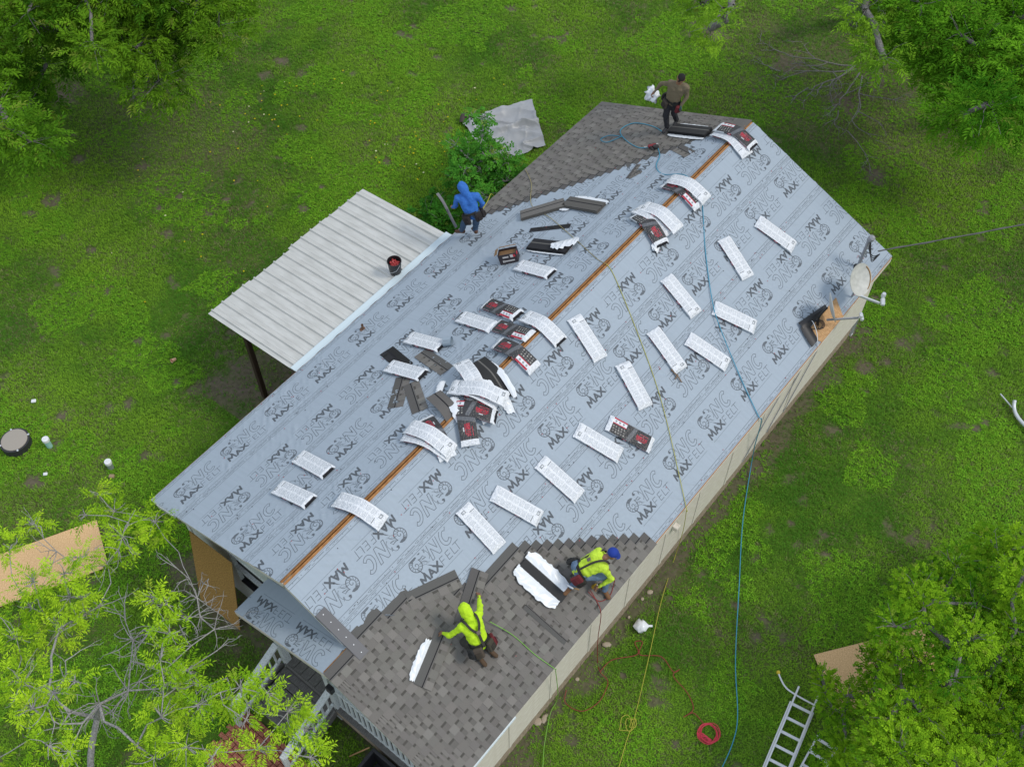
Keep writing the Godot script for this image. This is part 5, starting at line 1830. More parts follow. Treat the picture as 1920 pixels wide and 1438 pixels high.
func build_dishes() -> void:
	# local y is where a dish looks
	var look := func(d: Vector3, up: Vector3) -> Basis:
		var y := d.normalized()
		var x := y.cross(up).normalized()
		return Basis(x, y, x.cross(y))
	var a := thing("satellite_dish", "round pale satellite dish with rust along its lower rim, face up", "satellite dish", Transform3D(Basis(), Vector3(3.98, 2.80, -12.95)))
	part("reflector", dish_mesh(0.315, 0.06), a, Transform3D(look.call(Vector3(0.74, 0.66, 0.10), Vector3(-0.4, 0.5, -1)), Vector3(0.0, 0.62, 0.0)))
	var b := MB.new()
	b.tube(curve(PackedVector3Array([Vector3(-0.02, 0.0, -0.05), Vector3(0.0, 0.35, -0.05), Vector3(-0.02, 0.60, -0.02)]), 4), 0.024, 0.024, 8)
	part("mast", b.mesh(M.grey_pipe), a)
	b = MB.new()
	b.bar(Vector3(0.12, 0.42, 0.22), Vector3(0.62, 0.40, 0.10), 0.035, 0.05)
	part("arm", b.mesh(M.galv), a)
	b = MB.new()
	b.box(Transform3D(Basis(Vector3.UP, 0.5), Vector3(0.66, 0.44, 0.06)), Vector3(0.09, 0.08, 0.19), 0.02)
	b.lathe(PackedVector2Array([Vector2(0, 0.07), Vector2(0.04, 0.07), Vector2(0.05, 0.03), Vector2(0.05, -0.03), Vector2(0, -0.03)]), Transform3D(Basis(), Vector3(0.60, 0.50, -0.05)), 10)
	part("receiver", b.mesh(M.galv), a)
	b = MB.new()
	var rim := PackedVector3Array()
	for i in 12:
		var g := deg_to_rad(lerpf(100, 200, i / 11.0))
		rim.append(Vector3(cos(g) * 0.292, 0.055, sin(g) * 0.292 * 1.12))
	b.tube(rim, 0.016, 0.012, 5)
	part("rust_streak", b.mesh(plain(0.32, 0.19, 0.08, 0.85)), a, Transform3D(look.call(Vector3(0.74, 0.66, 0.10), Vector3(-0.4, 0.5, -1)), Vector3(0.0, 0.62, 0.0)))
	b = MB.new()
	var wordmark := TextMesh.new()
	wordmark.text = "DIRECTV"
	var sf := SystemFont.new()
	sf.font_names = PackedStringArray(["Droid Sans"])
	wordmark.font = sf
	wordmark.font_size = 10
	wordmark.pixel_size = 0.008
	wordmark.depth = 0.003
	wordmark.material = M.white
	var wb: Basis = look.call(Vector3(0.74, 0.66, 0.10), Vector3(-0.4, 0.5, -1))
	part("lettering", wordmark, a, Transform3D(text_basis(wb.y, Vector3(0.30, 0.05, -0.95)), Vector3(-0.14, 0.72, -0.02) + wb.y * 0.03))
	var d := thing("satellite_dish", "dark satellite dish seen edge-on over the bare patch of boards", "satellite dish", Transform3D(Basis(), Vector3(3.86, 2.83, -11.95)))
	part("reflector", dish_mesh(0.30, 0.05), d, Transform3D(look.call(Vector3(0.74, 0.30, -0.60), Vector3.UP), Vector3(0.02, 0.50, -0.02)))
	b = MB.new()
	b.tube(curve(PackedVector3Array([Vector3(-0.06, 0.0, 0.15), Vector3(-0.10, 0.25, 0.12), Vector3(-0.04, 0.48, 0.0)]), 4), 0.024, 0.024, 8)
	part("mast", b.mesh(M.black), d)
	b = MB.new()
	b.bar(Vector3(0.05, 0.18, 0.05), Vector3(0.56, 0.24, -0.38), 0.03, 0.04)
	part("arm", b.mesh(M.grey_pipe), d)
	b = MB.new()
	b.box(Transform3D(Basis(Vector3.UP, 0.7), Vector3(0.60, 0.27, -0.42)), Vector3(0.07, 0.09, 0.20), 0.02)
	b.lathe(PackedVector2Array([Vector2(0, 0.06), Vector2(0.035, 0.06), Vector2(0.045, 0.0), Vector2(0, 0.0)]), Transform3D(Basis(), Vector3(0.60, 0.32, -0.36)), 10)
	part("receiver", b.mesh(M.galv), d)
	b = MB.new()
	for k in 3:
		var q := PackedVector3Array()
		for i in 14:
			var g := i * 0.55 + k
			q.append(Vector3(-0.14 + 0.10 * cos(g) + 0.01 * i, 0.06 + 0.03 * sin(i * 0.9 + k), 0.30 + 0.12 * sin(g) - 0.015 * i))
		b.tube(curve(q, 3), 0.009, 0.009, 5)
	part("cable_coil", b.mesh(M.black), d)
	b = MB.new()
	b.tube(curve(PackedVector3Array([Vector3(-0.20, 0.12, 0.22), Vector3(-0.10, 0.22, 0.34), Vector3(0.05, 0.10, 0.42), Vector3(0.16, -0.03, 0.52), Vector3(0.21, -0.10, 0.56)]), 5), 0.008, 0.008, 5)
	part("cable", b.mesh(M.white), d)
	# the service mast and the line that comes in to it
	var m := thing("service_mast", "grey electrical conduit standing through the roof at the far right corner", "utility mast", Transform3D(Basis(), Vector3(3.66, 2.84, -13.72)))
	b = MB.new()
	b.tube(PackedVector3Array([Vector3(0, -0.05, 0), Vector3(0.02, 0.95, -0.04)]), 0.036, 0.036, 10)
	part("conduit", b.mesh(M.grey_pipe), m)
	b = MB.new()
	b.lathe(PackedVector2Array([Vector2(0.05, -0.02), Vector2(0.075, 0.06), Vector2(0.07, 0.13), Vector2(0.03, 0.17), Vector2(0, 0.17)]), Transform3D(Basis(Vector3.BACK, -0.4), Vector3(0.02, 0.92, -0.04)), 12)
	part("weatherhead", b.mesh(M.grey_pipe), m)
	b = MB.new()
	b.lathe(PackedVector2Array([Vector2(0.14, 0.0), Vector2(0.10, 0.03), Vector2(0.045, 0.06), Vector2(0.04, 0.10)]), Transform3D(Basis(Vector3.BACK, -0.39), Vector3(0, 0.02, 0)), 14)
	part("roof_boot", b.mesh(M.rubber), m)
	b = MB.new()
	for k in 4:
		b.tube(curve(PackedVector3Array([Vector3(0.05, 0.98, -0.04), Vector3(0.12 + 0.03 * k, 0.80 - 0.05 * k, 0.08), Vector3(0.24 + 0.02 * k, 0.62, 0.02 + 0.05 * k), Vector3(0.34, 0.70, -0.05)]), 5), 0.011, 0.011, 5)
	part("drip_loop", b.mesh(M.black), m)
	b = MB.new()
	var cab := PackedVector3Array()
	for i in 20:
		var s := i / 19.0
		cab.append(Vector3(3.94, 3.58, -13.78).lerp(Vector3(12.3, 4.0, -25.5), s) + Vector3.DOWN * 0.4 * sin(PI * s))
	b.tube(cab, 0.016, 0.016, 6)
	var tw := PackedVector3Array()
	for i in 90:
		var s := i / 89.0
		tw.append(Vector3(3.94, 3.58, -13.78).lerp(Vector3(12.3, 4.0, -25.5), s) + Vector3.DOWN * 0.4 * sin(PI * s) + Vector3(0.02 * cos(i * 0.8), 0.02 * sin(i * 0.8), 0.0))
	b.tube(tw, 0.010, 0.010, 5)
	single("power_line", b.mesh(plain(0.10, 0.10, 0.10, 0.6)), "twisted overhead power line running off to the right from the roof corner", "power line")


func text_basis(nrm: Vector3, right: Vector3) -> Basis:
	var z := nrm.normalized()
	var x := (right - z * right.dot(z)).normalized()
	return Basis(x, z.cross(x), z)


func rope(called: String, label: String, cat: String, pts: PackedVector3Array, rad: float, mat: Material, steps := 6) -> void:
	var b := MB.new()
	b.tube(curve(pts, steps), rad, rad, 6)
	single(called, b.mesh(mat), label, cat)


func build_lines() -> void:
	var R := func(u: float, z: float, h := 0.03) -> Vector3: return on_roof(u, z, h)
	var yel := plain(0.42, 0.40, 0.045, 0.6)
	var tan := plain(0.34, 0.29, 0.13, 0.7)
	rope("safety_rope", "thin tan rope from behind the far laid shingles to the ridge, near the twisted wrapper", "rope", PackedVector3Array([R.call(-4.40, -11.58, 0.05), R.call(-3.80, -11.12, 0.05), R.call(-3.17, -10.40), R.call(-2.32, -10.11), R.call(-1.0, -9.54), R.call(-0.31, -9.23), Vector3(0, RIDGE + 0.03, -9.15)]), 0.007, tan)
	rope("safety_rope", "yellow rope from the ridge over the eave, knotted on the grass", "rope", PackedVector3Array([Vector3(0, RIDGE + 0.03, -9.15), R.call(0.26, -9.08), R.call(1.07, -8.67), R.call(2.25, -8.01), R.call(3.13, -7.41), R.call(4.37, -6.44), Vector3(4.11, 2.62, -6.40), Vector3(4.02, 1.2, -6.72), Vector3(4.0, 0.06, -6.70), Vector3(4.37, 0.07, -5.65), Vector3(4.90, 0.07, -4.43), Vector3(5.36, 0.07, -3.33), Vector3(5.51, 0.07, -2.85), Vector3(5.71, 0.07, -2.29), Vector3(6.0, 0.07, -1.3)]), 0.0075, yel)
	var k := MB.new()
	for i in 3:
		var q := PackedVector3Array()
		for j in 13:
			var a := TAU * j / 12.0
			q.append(Vector3(5.42 + (0.06 + 0.035 * i) * cos(a + i) * (1.0 + 0.3 * sin(a * 2 + i * 2)) - 0.05 * i, 0.08 + 0.008 * i, -3.20 + (0.09 + 0.03 * i) * sin(a + i) * (1.0 + 0.3 * cos(a * 3)) + 0.05 * i))
		k.tube(curve(q, 3), 0.0075, 0.0075, 5)
	single("rope_knot", k.mesh(yel), "loose knot of yellow rope loops lying in the grass", "rope")
	rope("safety_rope", "yellow-green lifeline from the blue hoodie up into the small tree", "rope", PackedVector3Array([Vector3(-3.30, 3.86, -9.10), Vector3(-3.78, 3.25, -9.85), Vector3(-4.12, 2.85, -10.35), Vector3(-4.5, 2.1, -10.9)]), 0.010, yel)
	var blue := plain(0.05, 0.30, 0.44, 0.45)
	rope("air_hose", "blue air hose from the nail gun across the ridge and down the lawn", "hose", PackedVector3Array([R.call(-1.60, -13.20, 0.05), R.call(-1.32, -12.90), R.call(-1.13, -12.50), R.call(-0.77, -12.27), Vector3(-0.2, RIDGE + 0.0, -12.3), R.call(0.31, -12.16, 0.05), R.call(0.68, -11.80), R.call(1.27, -11.13), R.call(2.05, -10.34, 0.06), R.call(2.52, -9.97, 0.09), R.call(3.50, -9.48), R.call(4.34, -9.08), Vector3(4.12, 2.62, -9.1), Vector3(4.06, 1.2, -9.4), Vector3(4.05, 0.10, -9.62), Vector3(4.67, 0.08, -8.31), Vector3(5.43, 0.08, -6.98), Vector3(6.26, 0.08, -5.55), Vector3(6.89, 0.08, -4.65), Vector3(7.11, 0.08, -4.16), Vector3(7.23, 0.08, -3.54), Vector3(7.35, 0.08, -2.6)]), 0.010, blue)
	rope("air_hose", "loops of faded blue hose lying on the laid shingles at the far end", "hose", PackedVector3Array([R.call(-1.60, -13.20, 0.05), R.call(-2.02, -13.05, 0.045), R.call(-2.63, -13.29, 0.045), R.call(-3.0, -13.61, 0.045), R.call(-2.85, -13.95, 0.045), R.call(-2.27, -13.93, 0.045), R.call(-1.80, -13.74, 0.045)]), 0.010, blue)
	rope("air_hose", "small extra loop of blue hose left of the larger loops", "hose", PackedVector3Array([R.call(-2.80, -13.35, 0.045), R.call(-3.0, -13.07, 0.045), R.call(-3.26, -13.15, 0.045), R.call(-3.12, -13.35, 0.045), R.call(-2.73, -13.36, 0.05)]), 0.009, blue)
	var lime := plain(0.20, 0.46, 0.06, 0.5)
	rope("lifeline", "bright green rope from the man in the yellow hood over the eave to the grass", "rope", PackedVector3Array([R.call(3.02, -2.02, 0.12), R.call(3.49, -2.16, 0.05), R.call(3.99, -2.19, 0.045), R.call(4.43, -2.26, 0.04), Vector3(4.12, 2.6, -2.28), Vector3(4.06, 1.0, -2.5), Vector3(3.98, 0.07, -2.62), Vector3(4.04, 0.07, -2.33), Vector3(4.34, 0.07, -1.76), Vector3(4.59, 0.07, -1.38), Vector3(4.9, 0.07, -0.7)]), 0.0075, lime)
	var red := plain(0.26, 0.035, 0.03, 0.6)
	rope("red_hose", "thin dark red hose from the kneeling man's nail gun down past the wall", "hose", PackedVector3Array([R.call(4.0, -3.77, 0.10), R.call(4.26, -3.72, 0.045), Vector3(4.12, 2.66, -3.62), Vector3(4.10, 1.4, -3.68), Vector3(4.10, 0.06, -3.80), Vector3(4.28, 0.06, -3.64), Vector3(4.49, 0.05, -3.60), Vector3(4.58, 0.06, -3.46), Vector3(4.63, 0.05, -3.11), Vector3(4.48, 0.06, -2.76), Vector3(4.13, 0.05, -2.70), Vector3(3.99, 0.06, -2.91)]), 0.0085, red)
	rope("red_hose", "loop of red hose curving round the kneeling man's boot", "hose", PackedVector3Array([R.call(4.0, -3.72, 0.10), R.call(4.28, -3.76, 0.045), R.call(4.36, -3.98, 0.045), R.call(4.30, -4.15, 0.06), R.call(4.18, -4.20, 0.30)]), 0.008, red)
	rope("red_hose", "tangled red hose wandering across the grass towards the red coil", "hose", PackedVector3Array([Vector3(4.28, 0.038, -3.64), Vector3(4.32, 0.028, -4.0), Vector3(4.65, 0.048, -4.41), Vector3(4.46, 0.038, -4.59), Vector3(4.58, 0.048, -4.69), Vector3(4.69, 0.038, -4.44), Vector3(5.05, 0.038, -4.68), Vector3(5.42, 0.048, -4.57), Vector3(5.49, 0.038, -4.70), Vector3(5.47, 0.048, -4.50), Vector3(5.89, 0.038, -4.39), Vector3(6.16, 0.048, -4.19), Vector3(6.10, 0.028, -3.94), Vector3(6.20, 0.038, -4.13), Vector3(6.48, 0.048, -4.08)]), 0.009, red)
	var cb := MB.new()
	for i in 6:
		var q := PackedVector3Array()
		for j in 19:
			var a := TAU * j / 18.0
			var r := 0.165 + 0.017 * (i % 4) + 0.016 * sin(a * 2 + i * 1.3) + 0.006 * sin(a * 5 + i)
			q.append(Vector3(r * cos(a), 0.05 + 0.012 * (i / 3) + 0.01 * sin(a * 2 + i), r * sin(a)))
		cb.tube(q, 0.0085, 0.0085, 5)
	for i in 3:
		var q := PackedVector3Array()
		for j in 9:
			q.append(Vector3(-0.02 + 0.14 * sin(j * 0.8 + i), 0.05, 0.12 + 0.05 * cos(j * 1.1 + i * 2)))
		cb.tube(curve(q, 3), 0.008, 0.010, 5)
	single("hose_coil", cb.mesh(plain(0.62, 0.045, 0.075, 0.5)), "bright red hose coiled in a ring on the grass", "hose", Transform3D(Basis(), Vector3(6.66, 0.0, -3.98)))


func osb_sheet(label: String, at: Transform3D, mat: Material, w := 1.22, l := 2.44) -> void:
	var b := MB.new()
	b.box(Transform3D(), Vector3(w, 0.014, l), 0.002)
	single("osb_sheet", b.mesh(mat), label, "wood panel", at, "sheets of strand board lying or leaning round the house")


func build_yard() -> void:
	# boards
	var lean := Basis(Vector3.RIGHT, deg_to_rad(-100.5))
	osb_sheet("weathered brown board leaning against the front gable beside the dark window", Transform3D(Basis(Vector3.UP, 0.04) * lean, Vector3(-2.58, 1.20, 0.12)), M.osb_old, 1.16, 2.42)
	osb_sheet("pale board lying on the grass at the lower left under the bare-branched tree", Transform3D(Basis(Vector3.UP, 1.10), Vector3(-6.28, 0.09, 1.93)), M.osb_pale, 2.44, 1.22)
	osb_sheet("pale board on the grass under the oak, behind the ladders", Transform3D(Basis(Vector3.UP, 0.93), Vector3(8.64, 0.08, -7.26)), M.osb_pale, 2.44, 1.22)
	# tarp
	var tb := MB.new()
	var tn := noise(0.9, 4, 201)
	var tf := noise(2.2, 2, 202, FastNoiseLite.TYPE_SIMPLEX)
	var cs := [Vector2(-8.35, -14.05), Vector2(-7.42, -16.05), Vector2(-5.95, -14.80), Vector2(-6.55, -13.35)]
	var pts := PackedVector3Array()
	var nt := 84
	for i in nt:
		for j in nt:
			var s := i / (nt - 1.0)
			var t := j / (nt - 1.0)
			var a: Vector2 = cs[0].lerp(cs[1], t)
			var d: Vector2 = cs[3].lerp(cs[2], t)
			var p := a.lerp(d, s)
			p += Vector2(tn.get_noise_2d(s * 4, t * 4 + 9), tn.get_noise_2d(s * 4 + 30, t * 4)) * 0.05
			var rid := 1.0 - absf(tf.get_noise_2d(p.x * 0.22 + p.y * 0.3, p.y * 0.12 - p.x * 0.1))
			var fold := 0.10 * exp(-pow((s - 0.45 - 0.18 * (t - 0.5)) / 0.05, 2.0)) * smoothstep(0.1, 0.5, t)
			pts.append(Vector3(p.x, 0.07 + 0.10 * maxf(0, tn.get_noise_2d(p.x * 0.7, p.y * 0.7)) + 0.11 * pow(rid, 5.0) + 0.03 * pow(1.0 - absf(tf.get_noise_2d(p.x * 0.5 - p.y * 0.25, p.y * 0.3 + 8.0)), 4.0) + fold * 1.8, p.y))
	var tr := PackedVector3Array()
	for i in range(nt - 1, -1, -1):
		tr.append_array(pts.slice(i * nt, i * nt + nt))
	tb.grid(pts, nt)
	tb.face_up()
	tb.smooth_normals()
	var tm := StandardMaterial3D.new()
	triplanar(tm, noise_tex(128, 0.03, Color(0.345, 0.35, 0.36), Color(0.40, 0.405, 0.415), 203, 4), Vector3(0.8, 0.8, 0.8))
	tm.roughness = 0.38
	var tarp := thing("tarp", "crumpled grey tarpaulin spread on the grass behind the small tree", "tarp")
	part("sheet", tb.mesh(tm), tarp)
	var tw := MB.new()
	tw.tube(curve(PackedVector3Array([pts[0], pts[6] + Vector3(-0.12, 0.08, 0.0), pts[11] + Vector3(-0.05, 0.05, 0.05), pts[14]]), 5), 0.09, 0.05, 7)
	part("brown_underside_roll", tw.mesh(plain(0.075, 0.055, 0.05, 0.7)), tarp)
	# septic lid and cleanouts
	var sp := thing("septic_lid", "round beige septic tank lid in a black riser", "septic lid", Transform3D(Basis(Vector3.BACK, 0.03), Vector3(-9.27, 0, 0.46)))
	var b := MB.new()
	b.lathe(PackedVector2Array([Vector2(0.33, 0.0), Vector2(0.325, 0.17), Vector2(0.335, 0.175), Vector2(0.335, 0.20), Vector2(0.29, 0.205)]), Transform3D(), 32)
	part("riser", b.mesh(M.rubber), sp)
	b = MB.new()
	b.lathe(PackedVector2Array([Vector2(0.295, 0.20), Vector2(0.292, 0.222), Vector2(0.27, 0.228), Vector2(0, 0.236)]), Transform3D(), 32)
	part("lid", b.mesh(plain(0.37, 0.33, 0.28, 0.8)), sp)
	b = MB.new()
	for k in 4:
		var a := k * TAU / 4 + 0.4
		b.box(Transform3D(Basis(Vector3.UP, -a), Vector3(cos(a) * 0.318, 0.207, sin(a) * 0.318)), Vector3(0.05, 0.02, 0.04), 0.005)
	part("lid_bolts", b.mesh(M.galv), sp)
	b = MB.new()
	b.lathe(PackedVector2Array([Vector2(0.20, -0.03), Vector2(0.17, 0.05), Vector2(0.08, 0.085), Vector2(0, 0.09)]), Transform3D(Basis.from_scale(Vector3(0.9, 1, 1.3))), 9)
	b.smooth_normals()
	single("stone", b.mesh(plain(0.46, 0.42, 0.34, 0.9)), "pale lump of concrete beside the septic lid at the picture's edge", "stone", Transform3D(Basis(), Vector3(-9.66, 0, 0.95)))
	for s in [[-8.66, 0.02, 0.085, 0.34, "white and teal capped pipe standing beside the septic lid", Color(0.36, 0.62, 0.58)], [-7.12, -0.50, 0.085, 0.30, "white capped pipe with a dark collar nearer the house corner", Color(0.25, 0.30, 0.28)]]:
		var cp := thing("cleanout_pipe", s[4], "pipe", Transform3D(Basis(), Vector3(s[0], 0, s[1])), "capped drain pipes on the left lawn")
		b = MB.new()
		b.lathe(PackedVector2Array([Vector2(0.066, 0), Vector2(0.066, s[3] - 0.06)]), Transform3D(), 16)
		part("pipe", b.mesh(plain(s[5].r, s[5].g, s[5].b, 0.4)), cp)
		b = MB.new()
		b.lathe(PackedVector2Array([Vector2(0.080, s[3] - 0.085), Vector2(0.080, s[3] - 0.01), Vector2(0.07, s[3]), Vector2(0.03, s[3]), Vector2(0.028, s[3] + 0.014), Vector2(0, s[3] + 0.014)]), Transform3D(), 18)
		part("cap", b.mesh(M.white), cp)
	b = MB.new()
	b.box(Transform3D(Basis(Vector3(0.3, 1, 0.2).normalized(), 0.6), Vector3(0, 0.04, 0)), Vector3(0.13, 0.07, 0.09), 0.02)
	single("stone", b.mesh(plain(0.34, 0.25, 0.15, 0.9)), "small tan stone at the foot of the collared pipe", "stone", Transform3D(Basis(), Vector3(-6.92, 0, -0.36)))
	for s in [[-9.93, -0.51, 0.06, "white scrap lying in the grass above the septic lid"], [-8.1, 0.55, 0.05, "white scrap lying in the grass below the teal pipe"]]:
		b = MB.new()
		b.box(Transform3D(Basis(Vector3(0.4, 1, 0.1).normalized(), 0.8), Vector3(0, 0.05, 0)), Vector3(s[2] * 2, 0.035, s[2] * 1.4), 0.012)
		single("litter", b.mesh(M.white), s[3], "litter", Transform3D(Basis(), Vector3(s[0], 0.02, s[1])))
	b = MB.new()
	b.lathe(PackedVector2Array([Vector2(0, 0), Vector2(0.035, 0), Vector2(0.048, 0.12), Vector2(0.052, 0.12), Vector2(0.043, 0.11), Vector2(0.03, 0.01)]), Transform3D(Basis(Vector3.RIGHT, 1.2), Vector3(0, 0.08, 0)), 14)
	single("paper_cup", b.mesh(plain(0.72, 0.42, 0.26, 0.5)), "orange and white cup lying alone on the left lawn", "cup", Transform3D(Basis(), Vector3(-8.27, 0, -3.42)))
	# plastic bag
	b = MB.new()
	var q := PackedVector3Array()
	var gn := noise(3.0, 3, 210)
	for i in 12:
		for j in 13:
			var a := TAU * j / 12.0
			var s := i / 11.0
			var r := 0.13 * sin(PI * minf(s * 1.25, 1.0)) * (1.0 + 0.5 * gn.get_noise_2d(cos(a) * 1.5 + 4, sin(a) * 1.5 + s * 2)) + 0.006 + 0.02 * s
			q.append(Vector3(-0.12 + s * 0.40, 0.11 + r * 0.8 * sin(a), r * cos(a)))
	b.grid(q, 13)
	b.smooth_normals()
	single("plastic_bag", b.mesh(M.wrap_plain), "crumpled white plastic bag lying on the grass between the house and the yellow rope", "plastic bag", Transform3D(Basis(Vector3.UP, 0.7), Vector3(4.33, 0, -4.9)))
	build_ladders()
	# toppled second dish post by the right edge of the lawn
	var pd := thing("fallen_antenna", "old pale dish and bent pipe lying on the grass at the right edge", "antenna", Transform3D(Basis(), Vector3(8.15, 0, -15.2)))
	part("reflector", dish_mesh(0.30, 0.05), pd, Transform3D(Basis(Vector3.BACK, 0.25), Vector3(0.10, 0.10, -0.45)))
	b = MB.new()
	b.tube(curve(PackedVector3Array([Vector3(-0.28, 0.20, 0.28), Vector3(-0.20, 0.12, 0.42), Vector3(0.0, 0.09, 0.60), Vector3(0.5, 0.09, 0.80)]), 5), 0.045, 0.045, 8)
	b.tube(PackedVector3Array([Vector3(-0.62, 0.08, 0.22), Vector3(-0.1, 0.09, 0.48), Vector3(0.4, 0.08, 0.86)]), 0.018, 0.018, 6)
	part("mast", b.mesh(M.galv), pd)
	# dark tub below the porch with a stick standing in it
	var tub := thing("black_tub", "open black plastic tub standing on the ground below the porch", "tub", Transform3D(Basis(Vector3.UP, 0.02), Vector3(2.95, 0, 1.02)))
	b = MB.new()
	for s in [[0, 0.30, 0.56, 1.86, 0.60, 0.03], [0, 0.30, -0.56, 1.86, 0.60, 0.03], [0.93, 0.30, 0, 0.03, 0.60, 1.09], [-0.93, 0.30, 0, 0.03, 0.60, 1.09], [0, 0.02, 0, 1.8, 0.04, 1.08]]:
		b.box(Transform3D(Basis(), Vector3(s[0], s[1], s[2])), Vector3(s[3], s[4], s[5]), 0.008)
	part("tub", b.mesh(M.black), tub)
	b = MB.new()
	for s in [[0, 0.62, 0.575, 1.95, 0.03, 0.06], [0, 0.62, -0.575, 1.95, 0.03, 0.06], [0.945, 0.62, 0, 0.06, 0.03, 1.09], [-0.945, 0.62, 0, 0.06, 0.03, 1.09]]:
		b.box(Transform3D(Basis(), Vector3(s[0], s[1], s[2])), Vector3(s[3], s[4], s[5]), 0.008)
	part("rim", b.mesh(M.rubber), tub)
	b = MB.new()
	b.tube(PackedVector3Array([Vector3(1.55, 0.02, 0.75), Vector3(2.02, 1.02, 0.55)]), 0.016, 0.014, 7)
	single("broom_stick", b.mesh(plain(0.42, 0.24, 0.11, 0.7)), "wooden handle leaning against the black tub by the porch", "broom handle")


func build_ladders() -> void:
	var L := func(label: String, a: Vector3, d: Vector3, wide: float, rungs: int, stab: bool) -> void:
		var t := thing("ladder", label, "ladder", Transform3D(Basis(), a))
		var z := (d - a).normalized()
		var x := Vector3.UP.cross(z).normalized()
		var len := a.distance_to(d)
		for s in [-1.0, 1.0]:
			var b := MB.new()
			b.bar(x * s * wide * 0.5 - z * (0.26 if stab else 0.0), x * s * wide * 0.5 + z * len, 0.036, 0.075, Vector3.UP, 0.004)
			part("rail", b.mesh(M.alu), t)
			if stab:
				b = MB.new()
				b.bar(x * s * (wide * 0.5 + 0.035) + z * 0.08 + Vector3.DOWN * 0.05, x * s * (wide * 0.5 + 0.035) + z * len + Vector3.DOWN * 0.05, 0.028, 0.075, Vector3.UP, 0.004)
				part("fly_rail", b.mesh(M.alu), t)
		for k in rungs:
			var b := MB.new()
			var p := z * (0.12 + k * 0.305)
			b.bar(p - x * wide * 0.5, p + x * wide * 0.5, 0.044, 0.028, Vector3.UP, 0.006)
			b.bar(p - x * wide * 0.5 + z * 0.028, p + x * wide * 0.5 + z * 0.028, 0.012, 0.022)
			part("rung", b.mesh(M.alu), t)
		if stab:
			var b := MB.new()
			b.tube(curve(PackedVector3Array([x * 0.20 - z * 0.06, -x * 0.22 - z * 0.08, -x * 0.45 - z * 0.14, -x * 0.66 - z * 0.33]), 5), 0.018, 0.018, 7)
			part("stabilizer_arm", b.mesh(M.alu), t)
			b = MB.new()
			b.lathe(PackedVector2Array([Vector2(0, -0.03), Vector2(0.035, -0.02), Vector2(0.042, 0.0), Vector2(0.035, 0.025), Vector2(0, 0.035)]), Transform3D(Basis(), -x * 0.66 - z * 0.34), 12)
			part("stabilizer_foot", b.mesh(plain(0.62, 0.46, 0.03, 0.5)), t)
	L.call("aluminium extension ladder lying on the grass, with a yellow-tipped stabilizer arm", Vector3(7.78, 0.17, -5.62), Vector3(8.28, 0.14, -2.9), 0.40, 9, true)
	L.call("second ladder lying partly under the oak beside the extension ladder", Vector3(8.52, 0.10, -5.35), Vector3(8.72, 0.10, -2.6), 0.40, 8, false)


